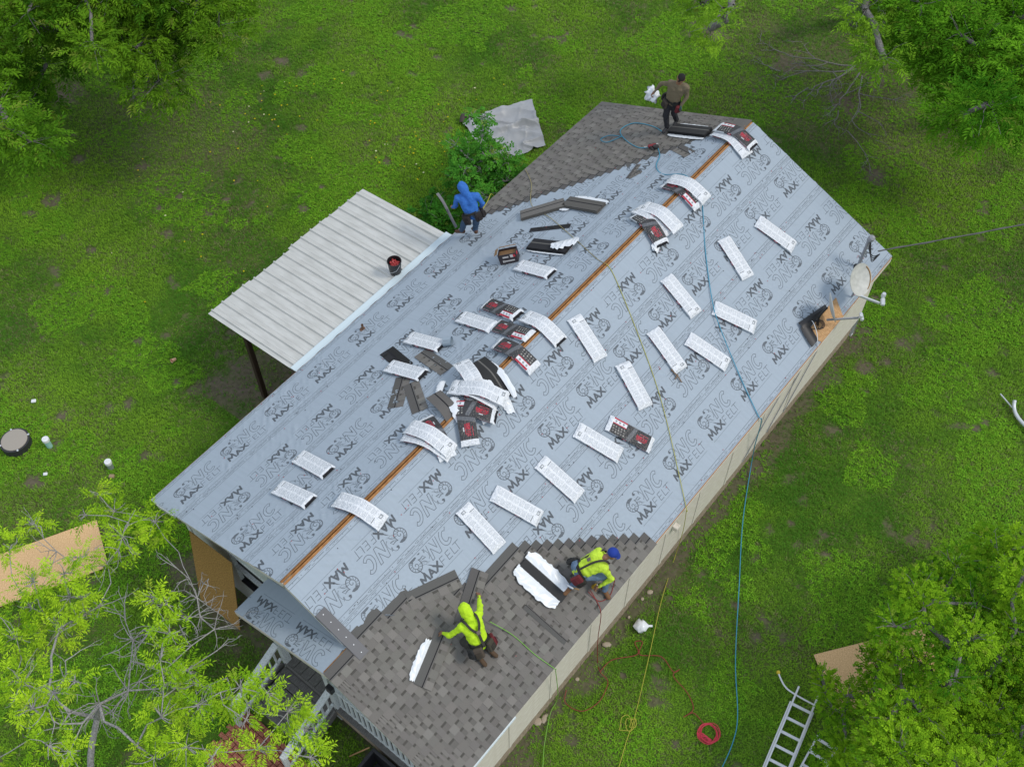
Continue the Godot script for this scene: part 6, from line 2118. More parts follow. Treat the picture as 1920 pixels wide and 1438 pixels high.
# ---- people: a field of tapered limbs, meshed as surface nets
func blob(bones: Array, cell: float, k: float) -> MB:   # bones: [a, b, ra, rb, colour]
	var lo := Vector3.ONE * 1e9
	var hi := -lo
	for q in bones:
		var m := maxf(q[2], q[3]) + cell * 2
		lo = lo.min((q[0] as Vector3).min(q[1]) - Vector3.ONE * m)
		hi = hi.max((q[0] as Vector3).max(q[1]) + Vector3.ONE * m)
	var n := Vector3i(((hi - lo) / cell).ceil()) + Vector3i.ONE * 2
	var f := PackedFloat32Array()
	f.resize(n.x * n.y * n.z)
	f.fill(0.2)
	for q in bones:
		var a: Vector3 = q[0]
		var b: Vector3 = q[1]
		var ra: float = q[2]
		var rb: float = q[3]
		var m := maxf(ra, rb) + k + cell * 2
		var i0 := Vector3i(((a.min(b) - Vector3.ONE * m - lo) / cell).floor()).clamp(Vector3i.ZERO, n - Vector3i.ONE)
		var i1 := Vector3i(((a.max(b) + Vector3.ONE * m - lo) / cell).ceil()).clamp(Vector3i.ZERO, n - Vector3i.ONE)
		var d := b - a
		var dd := maxf(d.length_squared(), 1e-8)
		for z in range(i0.z, i1.z + 1):
			for y in range(i0.y, i1.y + 1):
				var row := (z * n.y + y) * n.x
				for x in range(i0.x, i1.x + 1):
					var p := lo + Vector3(x, y, z) * cell - a
					var s := clampf(p.dot(d) / dd, 0.0, 1.0)
					var v := (p - d * s).length() - lerpf(ra, rb, s)
					var w := f[row + x]
					var hh := maxf(k - absf(w - v), 0.0) / k
					f[row + x] = minf(w, v) - hh * hh * k * 0.25
	var out := MB.new()
	var at := {}
	var off := [0, 1, n.x, n.x + 1, n.x * n.y, n.x * n.y + 1, n.x * n.y + n.x, n.x * n.y + n.x + 1]
	var corner: Array[Vector3] = [Vector3(0, 0, 0), Vector3(1, 0, 0), Vector3(0, 1, 0), Vector3(1, 1, 0), Vector3(0, 0, 1), Vector3(1, 0, 1), Vector3(0, 1, 1), Vector3(1, 1, 1)]
	var edges := [[0, 1], [2, 3], [4, 5], [6, 7], [0, 2], [1, 3], [4, 6], [5, 7], [0, 4], [1, 5], [2, 6], [3, 7]]
	for z in n.z - 1:
		for y in n.y - 1:
			for x in n.x - 1:
				var i := (z * n.y + y) * n.x + x
				var neg := 0
				for o in off:
					if f[i + o] < 0:
						neg += 1
				if neg == 0 or neg == 8:
					continue
				var p := Vector3.ZERO
				var c := 0
				for e in edges:
					var u := f[i + off[e[0]]]
					var v := f[i + off[e[1]]]
					if (u < 0) != (v < 0):
						p += corner[e[0]].lerp(corner[e[1]], u / (u - v))
						c += 1
				var w := lo + (Vector3(x, y, z) + p / c) * cell
				var best := 1e9
				for q in bones:
					var d: Vector3 = q[1] - q[0]
					var s: float = clampf((w - q[0]).dot(d) / maxf(d.length_squared(), 1e-8), 0, 1)
					var r: float = (w - q[0] - d * s).length() - lerpf(q[2], q[3], s)
					if r < best:
						best = r
						out.col = q[4]
				at[i] = out.vert(w, Vector3.UP)
	for z in range(1, n.z - 1):
		for y in range(1, n.y - 1):
			for x in range(1, n.x - 1):
				var i := (z * n.y + y) * n.x + x
				for ax in 3:
					var o: int = [1, n.x, n.x * n.y][ax]
					if (f[i] < 0) == (f[i + o] < 0):
						continue
					var o1: int = [n.x, n.x * n.y, 1][ax]
					var o2: int = [n.x * n.y, 1, n.x][ax]
					var q := [at.get(i - o1 - o2, -1), at.get(i - o2, -1), at.get(i, -1), at.get(i - o1, -1)]
					if q.min() < 0:
						continue
					if f[i] < 0:
						out.face(q[0], q[1], q[2])
						out.face(q[0], q[2], q[3])
					else:
						out.face(q[0], q[2], q[1])
						out.face(q[0], q[3], q[2])
	out.smooth_normals()
	return out


func hand_bones(wrist: Vector3, dir: Vector3, palm: Vector3, left: bool, curl: float, col: Color) -> Array:
	# palm: the way the palm faces; five fingers of unequal length, each of two bent pieces
	var d := dir.normalized()
	var nrm := (palm - d * palm.dot(d)).normalized()
	var side := d.cross(nrm) * (1.0 if left else -1.0)      # towards the thumb
	var out := []
	out.append([wrist, wrist + d * 0.035, 0.025, 0.026, col])
	out.append([wrist + d * 0.02 + side * 0.014, wrist + d * 0.085 + side * 0.022, 0.018, 0.015, col])
	out.append([wrist + d * 0.02 - side * 0.014, wrist + d * 0.080 - side * 0.022, 0.018, 0.014, col])
	var lens := [0.070, 0.078, 0.072, 0.056]
	for i in 4:
		var o: float = 0.030 - i * 0.020
		var base := wrist + d * (0.088 - absf(i - 1.2) * 0.005) + side * o
		var l: float = lens[i]
		var b1 := (d * cos(curl * 0.7) + nrm * sin(curl * 0.7) + side * o * 2.5).normalized()
		var b2 := (d * cos(curl * 1.7) + nrm * sin(curl * 1.7) + side * o * 1.5).normalized()
		var k := base + b1 * l * 0.5
		out.append([base, k, 0.0098, 0.009, col])
		out.append([k, k + b2 * l * 0.5, 0.009, 0.0078, col])
	var t0 := wrist + d * 0.030 + side * 0.026
	var t1 := t0 + (d * 0.6 + side * 0.8 + nrm * 0.3).normalized() * 0.036
	out.append([t0, t1, 0.013, 0.011, col])
	out.append([t1, t1 + (d * 0.9 + side * 0.35 + nrm * 0.4).normalized() * 0.032, 0.011, 0.009, col])
	return out


func merge(a: MB, b: MB) -> void:
	var k := a.v.size()
	a.v.append_array(b.v)
	a.n.append_array(b.n)
	a.t.append_array(b.t)
	a.c.append_array(b.c)
	for i in b.ix:
		a.ix.append(i + k)


func figure(label: String, J: Dictionary, look: Dictionary) -> Node3D:
	# J holds joints in the scene's metres
	var o: Vector3 = ((J.ftL as Vector3) + (J.ftR as Vector3)) * 0.5
	var P := thing("person", label, "person", Transform3D(Basis(), o), "roofers at work on the roof")
	var j := {}
	for k in J:
		j[k] = J[k] - o
	var skin := Color(0.27, 0.135, 0.075)
	var face: Vector3 = (look.face as Vector3).normalized()
	var up: Vector3 = ((j.head as Vector3) - (j.neck as Vector3)).normalized()
	up = (up - face * up.dot(face)).normalized()
	var ear := up.cross(face).normalized()
	var across: Vector3 = ((j.shL as Vector3) - (j.shR as Vector3)).normalized()
	var hl: Vector3 = j.hip + across * 0.085
	var hr: Vector3 = j.hip - across * 0.085
	var chest: Vector3 = (j.neck as Vector3).lerp(j.hip, 0.28)
	var waist: Vector3 = (j.neck as Vector3).lerp(j.hip, 0.78)
	var limbs := func(e: float, col: Color) -> Array:
		return [[j.shL, j.elL, 0.046 + e, 0.038 + e * 0.8, col], [j.elL, j.haL, 0.037 + e * 0.8, 0.026 + e * 0.4, col], [j.shR, j.elR, 0.046 + e, 0.038 + e * 0.8, col], [j.elR, j.haR, 0.037 + e * 0.8, 0.026 + e * 0.4, col]]
	var trunk := func(e: float, col: Color) -> Array:
		return [[chest + across * 0.085, waist + across * 0.06, 0.095 + e, 0.088 + e, col], [chest - across * 0.085, waist - across * 0.06, 0.095 + e, 0.088 + e, col], [(j.shL as Vector3).lerp(j.neck, 0.12), (j.shR as Vector3).lerp(j.neck, 0.12), 0.055 + e, 0.055 + e, col]]
	var legs := func(e: float, col: Color) -> Array:
		var al: Vector3 = j.ftL + Vector3.UP * 0.06
		var ar: Vector3 = j.ftR + Vector3.UP * 0.06
		return [[hl, hr, 0.100 + e, 0.100 + e, col], [hl, j.knL, 0.082 + e, 0.056 + e, col], [j.knL, al, 0.054 + e, 0.040 + e * 1.3, col], [hr, j.knR, 0.082 + e, 0.056 + e, col], [j.knR, ar, 0.054 + e, 0.040 + e * 1.3, col]]
	# the body itself
	var body: MB = blob(limbs.call(-0.004, skin) + trunk.call(-0.012, skin) + legs.call(-0.010, skin) + [[chest, j.neck, 0.06, 0.052, skin], [j.neck, j.head, 0.052, 0.05, skin]], 0.022, 0.03)
	var hd: Vector3 = j.head
	var hb := [
		[hd + up * 0.025 - face * 0.012, hd + up * 0.03 + face * 0.01, 0.092, 0.088, skin],
		[hd - up * 0.03 + face * 0.02, hd - up * 0.085 + face * 0.052, 0.068, 0.042, skin],
		[hd + up * 0.005 + face * 0.088, hd - up * 0.032 + face * 0.108, 0.012, 0.017, skin],
		[hd - up * 0.066 + face * 0.090 - ear * 0.018, hd - up * 0.066 + face * 0.090 + ear * 0.018, 0.010, 0.010, skin * 0.75],
		[hd + up * 0.028 + face * 0.085 - ear * 0.035, hd + up * 0.028 + face * 0.085 + ear * 0.035, 0.012, 0.012, skin],
		[hd + ear * 0.088 + up * 0.015 - face * 0.01, hd + ear * 0.086 - up * 0.025 - face * 0.004, 0.014, 0.010, skin],
		[hd - ear * 0.088 + up * 0.015 - face * 0.01, hd - ear * 0.086 - up * 0.025 - face * 0.004, 0.014, 0.010, skin],
		[j.neck, hd - up * 0.03, 0.052, 0.05, skin]]
	merge(body, blob(hb, 0.0085, 0.014))
	for s in ["L", "R"]:
		var el: Vector3 = j["el" + s]
		var ha: Vector3 = j["ha" + s]
		var hc: Color = look.get("glove" + s, skin)
		var palm: Vector3 = look.get("palm" + s, Vector3(0.1, -1, 0.2))
		merge(body, blob(hand_bones(ha, (look.get("hand" + s, ha - el) as Vector3), palm, s == "L", look.get("curl" + s, 0.5), hc), 0.0062, 0.006))
	part("body", body.mesh(M.skin), P)
	var eb := MB.new()
	for s in [-1.0, 1.0]:
		eb.col = Color(0.02, 0.015, 0.012)
		eb.lathe(PackedVector2Array([Vector2(0, 0.008), Vector2(0.010, 0.003), Vector2(0.010, -0.003), Vector2(0, -0.008)]), Transform3D(Basis(), hd + up * 0.006 + face * 0.086 + ear * 0.034 * s), 8)
	part("eyes", eb.mesh(M.vinyl), P)
	# clothes
	var tc: Color = look.top
	var top: Array = limbs.call(0.012, tc) + trunk.call(0.022, tc)
	top.append([waist, j.hip, 0.115, 0.118, tc])
	if look.get("hood", false):
		top += [[hd + up * 0.035 - face * 0.022, hd - up * 0.01 - face * 0.030, 0.108, 0.104, tc], [hd - up * 0.03 - face * 0.045, (j.neck as Vector3) - face * 0.035, 0.088, 0.085, tc], [hd + up * 0.09 - face * 0.04, hd + up * 0.06 - face * 0.07, 0.050, 0.05, tc]]
	var tm: MB = blob(top, 0.019, 0.035)
	wrinkle(tm, 0.017, 3 + label.length())
	part(look.get("top_name", "hoodie"), tm.mesh(M.cloth), P)
	var lm: MB = blob(legs.call(0.014, look.legs), 0.019, 0.03)
	wrinkle(lm, 0.014, 9 + label.length())
	part("jeans" if look.legs.b > look.legs.r * 1.3 else "trousers", lm.mesh(M.cloth), P)
	for s in ["L", "R"]:
		var ft: Vector3 = j["ft" + s]
		var tdir: Vector3 = (look["toe" + s] as Vector3).normalized()
		var bn := [[ft + Vector3.UP * 0.055 - tdir * 0.03, ft + Vector3.UP * 0.01 - tdir * 0.045, 0.047, 0.042, look.boots], [ft - tdir * 0.03 + Vector3.UP * 0.01, ft + tdir * 0.15, 0.042, 0.038, look.boots], [ft + tdir * 0.05 + Vector3.UP * 0.02, ft + tdir * 0.15, 0.036, 0.034, look.boots]]
		part("boot", blob(bn, 0.014, 0.02).mesh(M.cloth), P)
	# hair, or a cap
	if look.has("hair"):
		var hbns := [[hd + up * 0.055 - face * 0.022, hd - up * 0.02 - face * 0.052, 0.088, 0.070, look.hair], [hd + up * 0.075 + face * 0.02, hd + up * 0.05 + face * 0.055, 0.062, 0.045, look.hair]]
		var hm: MB = blob(hbns, 0.012, 0.02)
		wrinkle(hm, 0.012, 17)
		part("hair", hm.mesh(M.cloth), P)
	if look.has("cap"):
		var cb := [[hd + up * 0.055 - face * 0.02, hd + up * 0.045 + face * 0.01, 0.098, 0.094, look.cap], [hd + up * 0.09, hd + up * 0.10, 0.06, 0.05, look.cap]]
		var cap := part("cap", blob(cb, 0.011, 0.02).mesh(M.cloth), P)
		var bm := MB.new()
		bm.col = look.cap * 0.8
		var pts := PackedVector3Array()
		for i in 9:
			var a := lerpf(-1.15, 1.15, i / 8.0)
			var dv := face * cos(a) + ear * sin(a)
			pts.append(hd + up * 0.040 + dv * 0.085)
			pts.append(hd + up * (0.030 - 0.012 * absf(a)) + dv * (0.085 + 0.085 * cos(a)))
		bm.grid(pts, 2)
		part("brim", bm.mesh(M.cloth), cap)
	# the tool belt with its pouches, and the harness
	var back: Vector3 = look.back
	var spine: Vector3 = ((j.neck as Vector3) - (j.hip as Vector3)).normalized()
	var bk := (back - spine * back.dot(spine)).normalized()
	var sd := spine.cross(bk).normalized()
	var belt := MB.new()
	var ring := PackedVector3Array()
	for i in 17:
		var a := TAU * i / 16.0
		ring.append((j.hip as Vector3) + spine * 0.055 + sd * cos(a) * 0.20 + bk * sin(a) * 0.142)
	belt.col = Color(0.022, 0.020, 0.019)
	for i in 16:
		var a := ring[i]
		var d := ring[i + 1]
		belt.quad(a - spine * 0.03, d - spine * 0.03, d + spine * 0.03, a + spine * 0.03)
	var tb := part("tool_belt", belt.mesh(M.cloth), P)
	for q in look.pouches:
		var a: float = q[0]
		var c: Vector3 = (j.hip as Vector3) + sd * cos(a) * 0.225 + bk * sin(a) * 0.170 - spine * 0.05
		var pb := MB.new()
		pb.col = q[1]
		var ou := (sd * cos(a) + bk * sin(a)).normalized()
		pb.box(Transform3D(Basis(spine.cross(ou).normalized(), spine, ou).orthonormalized(), c), Vector3(0.17, 0.20, 0.075), 0.02)
		pb.col = (q[1] as Color) * 0.6
		pb.box(Transform3D(Basis(spine.cross(ou).normalized(), spine, ou).orthonormalized(), c + ou * 0.04 - spine * 0.03), Vector3(0.12, 0.10, 0.05), 0.015)
		part("pouch", pb.mesh(M.cloth), tb)
	if look.get("harness", false):
		var hm := MB.new()
		hm.col = Color(0.040, 0.036, 0.028)
		for s in [-1.0, 1.0]:
			var cross: Vector3 = (j.neck as Vector3).lerp(j.hip, 0.45) + bk * 0.155
			var q := PackedVector3Array([(j.neck as Vector3) + sd * s * 0.125 - bk * 0.06 + spine * 0.02, (j.neck as Vector3) + sd * s * 0.115 + bk * 0.075, (j.neck as Vector3).lerp(j.hip, 0.22) + sd * s * 0.085 + bk * 0.140, cross + sd * s * 0.012])
			if look.get("parallel", false):
				q = PackedVector3Array([q[0], q[1], (j.neck as Vector3).lerp(j.hip, 0.3) + sd * s * 0.09 + bk * 0.140, (j.neck as Vector3).lerp(j.hip, 0.85) + sd * s * 0.08 + bk * 0.140])
			strap(hm, curve(q, 5), bk, 0.045)
		if not look.get("parallel", false):
			strap(hm, PackedVector3Array([(j.neck as Vector3).lerp(j.hip, 0.43) + bk * 0.158, (j.neck as Vector3).lerp(j.hip, 0.7) + bk * 0.150, (j.neck as Vector3).lerp(j.hip, 0.98) + bk * 0.150]), bk, 0.05)
		part("harness", hm.mesh(M.cloth), P)
		var rg := MB.new()
		rg.col = Color(0.16, 0.13, 0.11)
		rg.box(Transform3D(Basis(sd, spine, bk).orthonormalized(), (j.neck as Vector3).lerp(j.hip, 0.44) + bk * 0.168), Vector3(0.075, 0.075, 0.018), 0.008)
		part("harness_plate", rg.mesh(M.cloth), P)
	return P


func strap(b: MB, p: PackedVector3Array, nrm: Vector3, wide: float) -> void:
	for i in p.size() - 1:
		var d := (p[i + 1] - p[i]).normalized()
		b.bar(p[i] - d * 0.006, p[i + 1] + d * 0.006, wide, 0.008, nrm, 0.002)


func wrinkle(b: MB, amp: float, sd: int) -> void:
	var f := noise(7.0, 3, 700 + sd)
	var g := noise(16.0, 2, 720 + sd)
	for i in b.v.size():
		var p := b.v[i]
		b.c[i] = b.c[i] * (1.0 + 0.16 * g.get_noise_3dv(p * 2.3) + 0.10 * f.get_noise_3dv(p))
		b.c[i].a = 1.0
		b.v[i] = p + b.n[i] * amp * (f.get_noise_3dv(p) + 0.5 * g.get_noise_3dv(p))
	b.smooth_normals()


func build_people() -> void:
	M.skin = plain(1, 1, 1, 0.55)
	M.skin.vertex_color_use_as_albedo = true
	M.cloth = plain(1, 1, 1, 0.85)
	M.cloth.vertex_color_use_as_albedo = true
	var blk := Color(0.020, 0.018, 0.018)
	var dred := Color(0.14, 0.018, 0.02)
	var hivis := Color(0.52, 0.80, 0.018)
	# 1: blue hoodie, standing at the left eave, bent forward, back to the viewer
	figure("roofer in a blue hoodie bending forward at the left eave with a strip in hand", {
		"head": Vector3(-3.76, 4.33, -9.00), "neck": Vector3(-3.68, 4.22, -8.99), "shL": Vector3(-3.80, 4.10, -8.86), "shR": Vector3(-3.44, 4.20, -9.12), "elL": Vector3(-3.86, 3.84, -8.84), "haL": Vector3(-4.00, 3.66, -8.90), "elR": Vector3(-3.36, 3.97, -9.18), "haR": Vector3(-3.40, 3.77, -9.16),
		"hip": Vector3(-3.44, 3.78, -8.94), "knL": Vector3(-3.66, 3.35, -8.86), "knR": Vector3(-3.46, 3.38, -9.06), "ftL": Vector3(-3.78, 2.99, -8.93), "ftR": Vector3(-3.49, 3.09, -9.06)},
		{"face": Vector3(-0.82, -0.55, -0.1), "top": Color(0.035, 0.155, 0.50), "hood": true, "legs": Color(0.045, 0.085, 0.15), "boots": Color(0.115, 0.055, 0.032), "toeL": Vector3(-1, -0.4, 0.25), "toeR": Vector3(-0.8, -0.3, -0.4), "back": Vector3(0.85, 0.5, 0.35),
		"pouches": [[0.35, blk], [2.6, blk], [1.3, blk], [4.0, Color(0.03, 0.026, 0.02)]], "palmL": Vector3(0.2, 0.4, -0.6), "curlL": 0.95, "palmR": Vector3(-1, 0, 0), "curlR": 0.7})
	var b := MB.new()
	var q := PackedVector3Array()
	for i in 9:
		var s := i / 8.0
		var p := Vector3(-4.52, 3.70, -8.98).lerp(Vector3(-3.80, 3.30, -8.78), s) + Vector3.UP * 0.06 * sin(s * PI * 1.6)
		q.append(p + Vector3(0.05, 0.08, 0.09))
		q.append(p - Vector3(0.05, 0.08, 0.09))
	b.col = Color(0.27, 0.27, 0.28)
	b.grid(q, 2)
	single("held_strip", b.mesh(M.granule), "grey strip of shingle drooping from the left hand of the blue hoodie", "shingle")
	# 2: olive shirt at the far end, stepping towards the viewer, looking down
	figure("roofer in an olive shirt walking at the far end of the ridge, looking down", {
		"head": Vector3(-1.50, 5.36, -13.84), "neck": Vector3(-1.56, 5.20, -13.88), "shL": Vector3(-1.38, 5.12, -13.94), "shR": Vector3(-1.76, 5.10, -13.84), "elL": Vector3(-1.36, 4.85, -13.98), "haL": Vector3(-1.40, 4.64, -13.86), "elR": Vector3(-2.00, 4.92, -13.88), "haR": Vector3(-2.10, 4.70, -13.78),
		"hip": Vector3(-1.66, 4.62, -13.88), "knL": Vector3(-1.62, 4.20, -13.98), "knR": Vector3(-1.72, 4.20, -13.80), "ftL": Vector3(-1.62, 3.84, -14.14), "ftR": Vector3(-1.67, 3.83, -13.82)},
		{"face": Vector3(-0.05, -0.55, 0.83), "top": Color(0.175, 0.140, 0.085), "top_name": "shirt", "hair": Color(0.012, 0.010, 0.010), "legs": Color(0.024, 0.024, 0.028), "boots": Color(0.035, 0.035, 0.038), "toeL": Vector3(0.3, 0.1, 1), "toeR": Vector3(0.1, 0.0, 1), "back": Vector3(0.1, 0.3, -0.95),
		"gloveL": Color(0.035, 0.10, 0.085), "pouches": [[3.3, dred], [-1.2, Color(0.055, 0.045, 0.035)], [0.2, blk]], "curlR": 1.0, "curlL": 0.8, "palmR": Vector3(0.5, -0.6, 0.2)})
	single("white_wrapper", crumple(0.115, 31), "scrunched white wrapper in the hand of the man in the olive shirt", "plastic scrap", Transform3D(Basis(Vector3.BACK, 0.5), Vector3(-2.18, 4.54, -13.82)))
	# 3: yellow hood, kneeling, arms spread, back to the viewer
	figure("roofer in a bright yellow hood kneeling with both arms spread", {
		"head": Vector3(2.60, 4.13, -1.66), "neck": Vector3(2.71, 4.03, -1.63), "shL": Vector3(2.70, 3.93, -1.44), "shR": Vector3(2.78, 3.93, -1.82), "elL": Vector3(2.56, 3.70, -1.28), "haL": Vector3(2.40, 3.55, -1.28), "elR": Vector3(2.62, 3.72, -2.02), "haR": Vector3(2.43, 3.54, -2.20),
		"hip": Vector3(3.03, 3.58, -1.54), "knL": Vector3(2.74, 3.38, -1.44), "knR": Vector3(2.80, 3.36, -1.78), "ftL": Vector3(3.08, 3.20, -1.44), "ftR": Vector3(3.12, 3.18, -1.66)},
		{"face": Vector3(-0.72, -0.62, -0.1), "top": hivis, "hood": true, "legs": Color(0.05, 0.048, 0.04), "boots": Color(0.10, 0.06, 0.035), "toeL": Vector3(0.9, -0.35, 0.1), "toeR": Vector3(0.9, -0.35, -0.1), "back": Vector3(0.5, 0.75, 0.1), "harness": true,
		"pouches": [[0.25, dred], [1.0, Color(0.055, 0.05, 0.035)], [2.9, Color(0.03, 0.028, 0.028)], [2.2, Color(0.08, 0.06, 0.045)]], "palmL": Vector3(-0.4, -0.9, 0), "palmR": Vector3(-0.4, -0.9, 0), "curlL": 0.35, "curlR": 0.25})
	# 4: blue cap, crouching sideways with one knee up
	figure("roofer in a blue cap and yellow shirt crouching with a nail gun", {
		"head": Vector3(3.83, 3.80, -4.22), "neck": Vector3(3.76, 3.76, -4.12), "shL": Vector3(3.58, 3.75, -4.14), "shR": Vector3(3.86, 3.62, -3.98), "elL": Vector3(3.62, 3.50, -4.26), "haL": Vector3(3.80, 3.30, -4.16), "elR": Vector3(4.00, 3.34, -4.03), "haR": Vector3(3.86, 3.13, -3.84),
		"hip": Vector3(3.48, 3.45, -3.74), "knL": Vector3(3.62, 3.12, -3.98), "knR": Vector3(3.90, 3.24, -4.06), "ftL": Vector3(3.47, 3.06, -3.54), "ftR": Vector3(3.93, 2.86, -3.96)},
		{"face": Vector3(0.55, -0.55, -0.65), "top": Color(0.56, 0.78, 0.05), "top_name": "shirt", "cap": Color(0.012, 0.045, 0.30), "legs": Color(0.13, 0.20, 0.30), "boots": Color(0.20, 0.10, 0.045), "toeL": Vector3(-0.1, -0.1, 1.0), "toeR": Vector3(0.4, -0.25, 0.1), "back": Vector3(-0.35, 0.85, 0.2), "harness": true, "parallel": true,
		"pouches": [[2.7, Color(0.022, 0.02, 0.02)], [3.5, Color(0.02, 0.018, 0.02)], [0.4, dred], [-0.3, Color(0.03, 0.025, 0.02)]], "palmR": Vector3(-0.3, -0.7, 0.4), "curlR": 1.0, "curlL": 0.8})
	# nail guns
	var gun := func(label: String, at: Transform3D, body: Color) -> void:
		var g := thing("nail_gun", label, "nail gun", at, "pneumatic nail guns")
		var m := MB.new()
		m.col = body
		m.lathe(PackedVector2Array([Vector2(0, -0.09), Vector2(0.03, -0.09), Vector2(0.042, -0.05), Vector2(0.042, 0.08), Vector2(0.034, 0.10), Vector2(0, 0.105)]), Transform3D(Basis(), Vector3(0, 0.12, 0)), 12)
		part("cylinder", m.mesh(M.vinyl), g)
		m = MB.new()
		m.col = Color(0.02, 0.02, 0.02)
		m.bar(Vector3(0.02, 0.17, 0), Vector3(0.22, 0.15, 0), 0.035, 0.045, Vector3.UP, 0.01)
		part("grip", m.mesh(M.vinyl), g)
		m = MB.new()
		m.col = Color(0.03, 0.03, 0.03)
		m.lathe(PackedVector2Array([Vector2(0, -0.03), Vector2(0.065, -0.03), Vector2(0.07, 0.0), Vector2(0.065, 0.03), Vector2(0, 0.03)]), Transform3D(Basis(Vector3.RIGHT, PI / 2), Vector3(0.09, 0.06, 0)), 14)
		part("magazine", m.mesh(M.vinyl), g)
		m = MB.new()
		m.col = Color(0.45, 0.45, 0.44)
		m.box(Transform3D(Basis(), Vector3(0.0, 0.01, 0)), Vector3(0.035, 0.06, 0.05), 0.006)
		m.bar(Vector3(0.0, 0.24, 0.0), Vector3(-0.02, 0.31, 0.0), 0.02, 0.02)
		part("nose", m.mesh(M.vinyl), g)
	gun.call("red and black nail gun lying at the stepped edge by the man in olive", Transform3D(roof_basis(-1.6, 40) * Basis(Vector3.RIGHT, 1.45), on_roof(-1.62, -13.24, 0.07)), Color(0.20, 0.02, 0.03))
	gun.call("yellow and black nail gun in the hand of the man in the blue cap", Transform3D(roof_basis(3.9, -60), on_roof(4.02, -3.86, 0.03)), Color(0.55, 0.33, 0.02))
	var hm := MB.new()
	hm.bar(Vector3(0, 0, 0), Vector3(0, 0.34, 0), 0.03, 0.022, Vector3.BACK, 0.006)
	var ham := thing("hammer", "hammer with a wooden handle hanging from the belt of the man in the blue cap", "hammer", Transform3D(Basis(Vector3.BACK, 0.25) * Basis(Vector3.RIGHT, 0.5), Vector3(3.60, 3.06, -3.60)))
	part("handle", hm.mesh(plain(0.42, 0.25, 0.10, 0.6)), ham)
	hm = MB.new()
	hm.bar(Vector3(-0.06, 0.35, 0), Vector3(0.07, 0.35, 0), 0.03, 0.03, Vector3.UP, 0.006)
	part("head", hm.mesh(M.alu), ham)


# ---- trees
func leaf_spray(pairs: int, length: float, leaf: float, wide: float, sd: int) -> ArrayMesh:
	# a twig with leaflets along both sides, along local z
	var b := MB.new()
	var r := RandomNumberGenerator.new()
	r.seed = sd
	for i in pairs * 2 + 1:
		var s := (i / 2 + 0.6) / (pairs + 0.6)
		var sg := 1.0 if i % 2 else -1.0
		var root := Vector3(0, 0.02 * sin(s * 3.0) - 0.03 * s * s, s * length)
		var dir := Vector3(sg * r.randf_range(0.7, 1.0), r.randf_range(-0.35, 0.35), r.randf_range(0.35, 0.8)).normalized()
		if i == pairs * 2:
			dir = Vector3(r.randf_range(-0.2, 0.2), -0.1, 1).normalized()
		var l := leaf * r.randf_range(0.75, 1.2)
		var tip := root + dir * l + Vector3.DOWN * l * 0.18
		var mid := root + dir * l * 0.5
		var side := dir.cross(Vector3.UP).normalized() * wide * 0.5 * r.randf_range(0.8, 1.2)
		var fold := Vector3.UP * wide * 0.18
		b.col = Color.WHITE * r.randf_range(0.8, 1.2)
		b.col.a = 1
		b.tri(root, mid + side + fold, tip)
		b.tri(root, tip, mid - side + fold)
	b.face_up(0.15)
	return b.mesh(M.leaf)


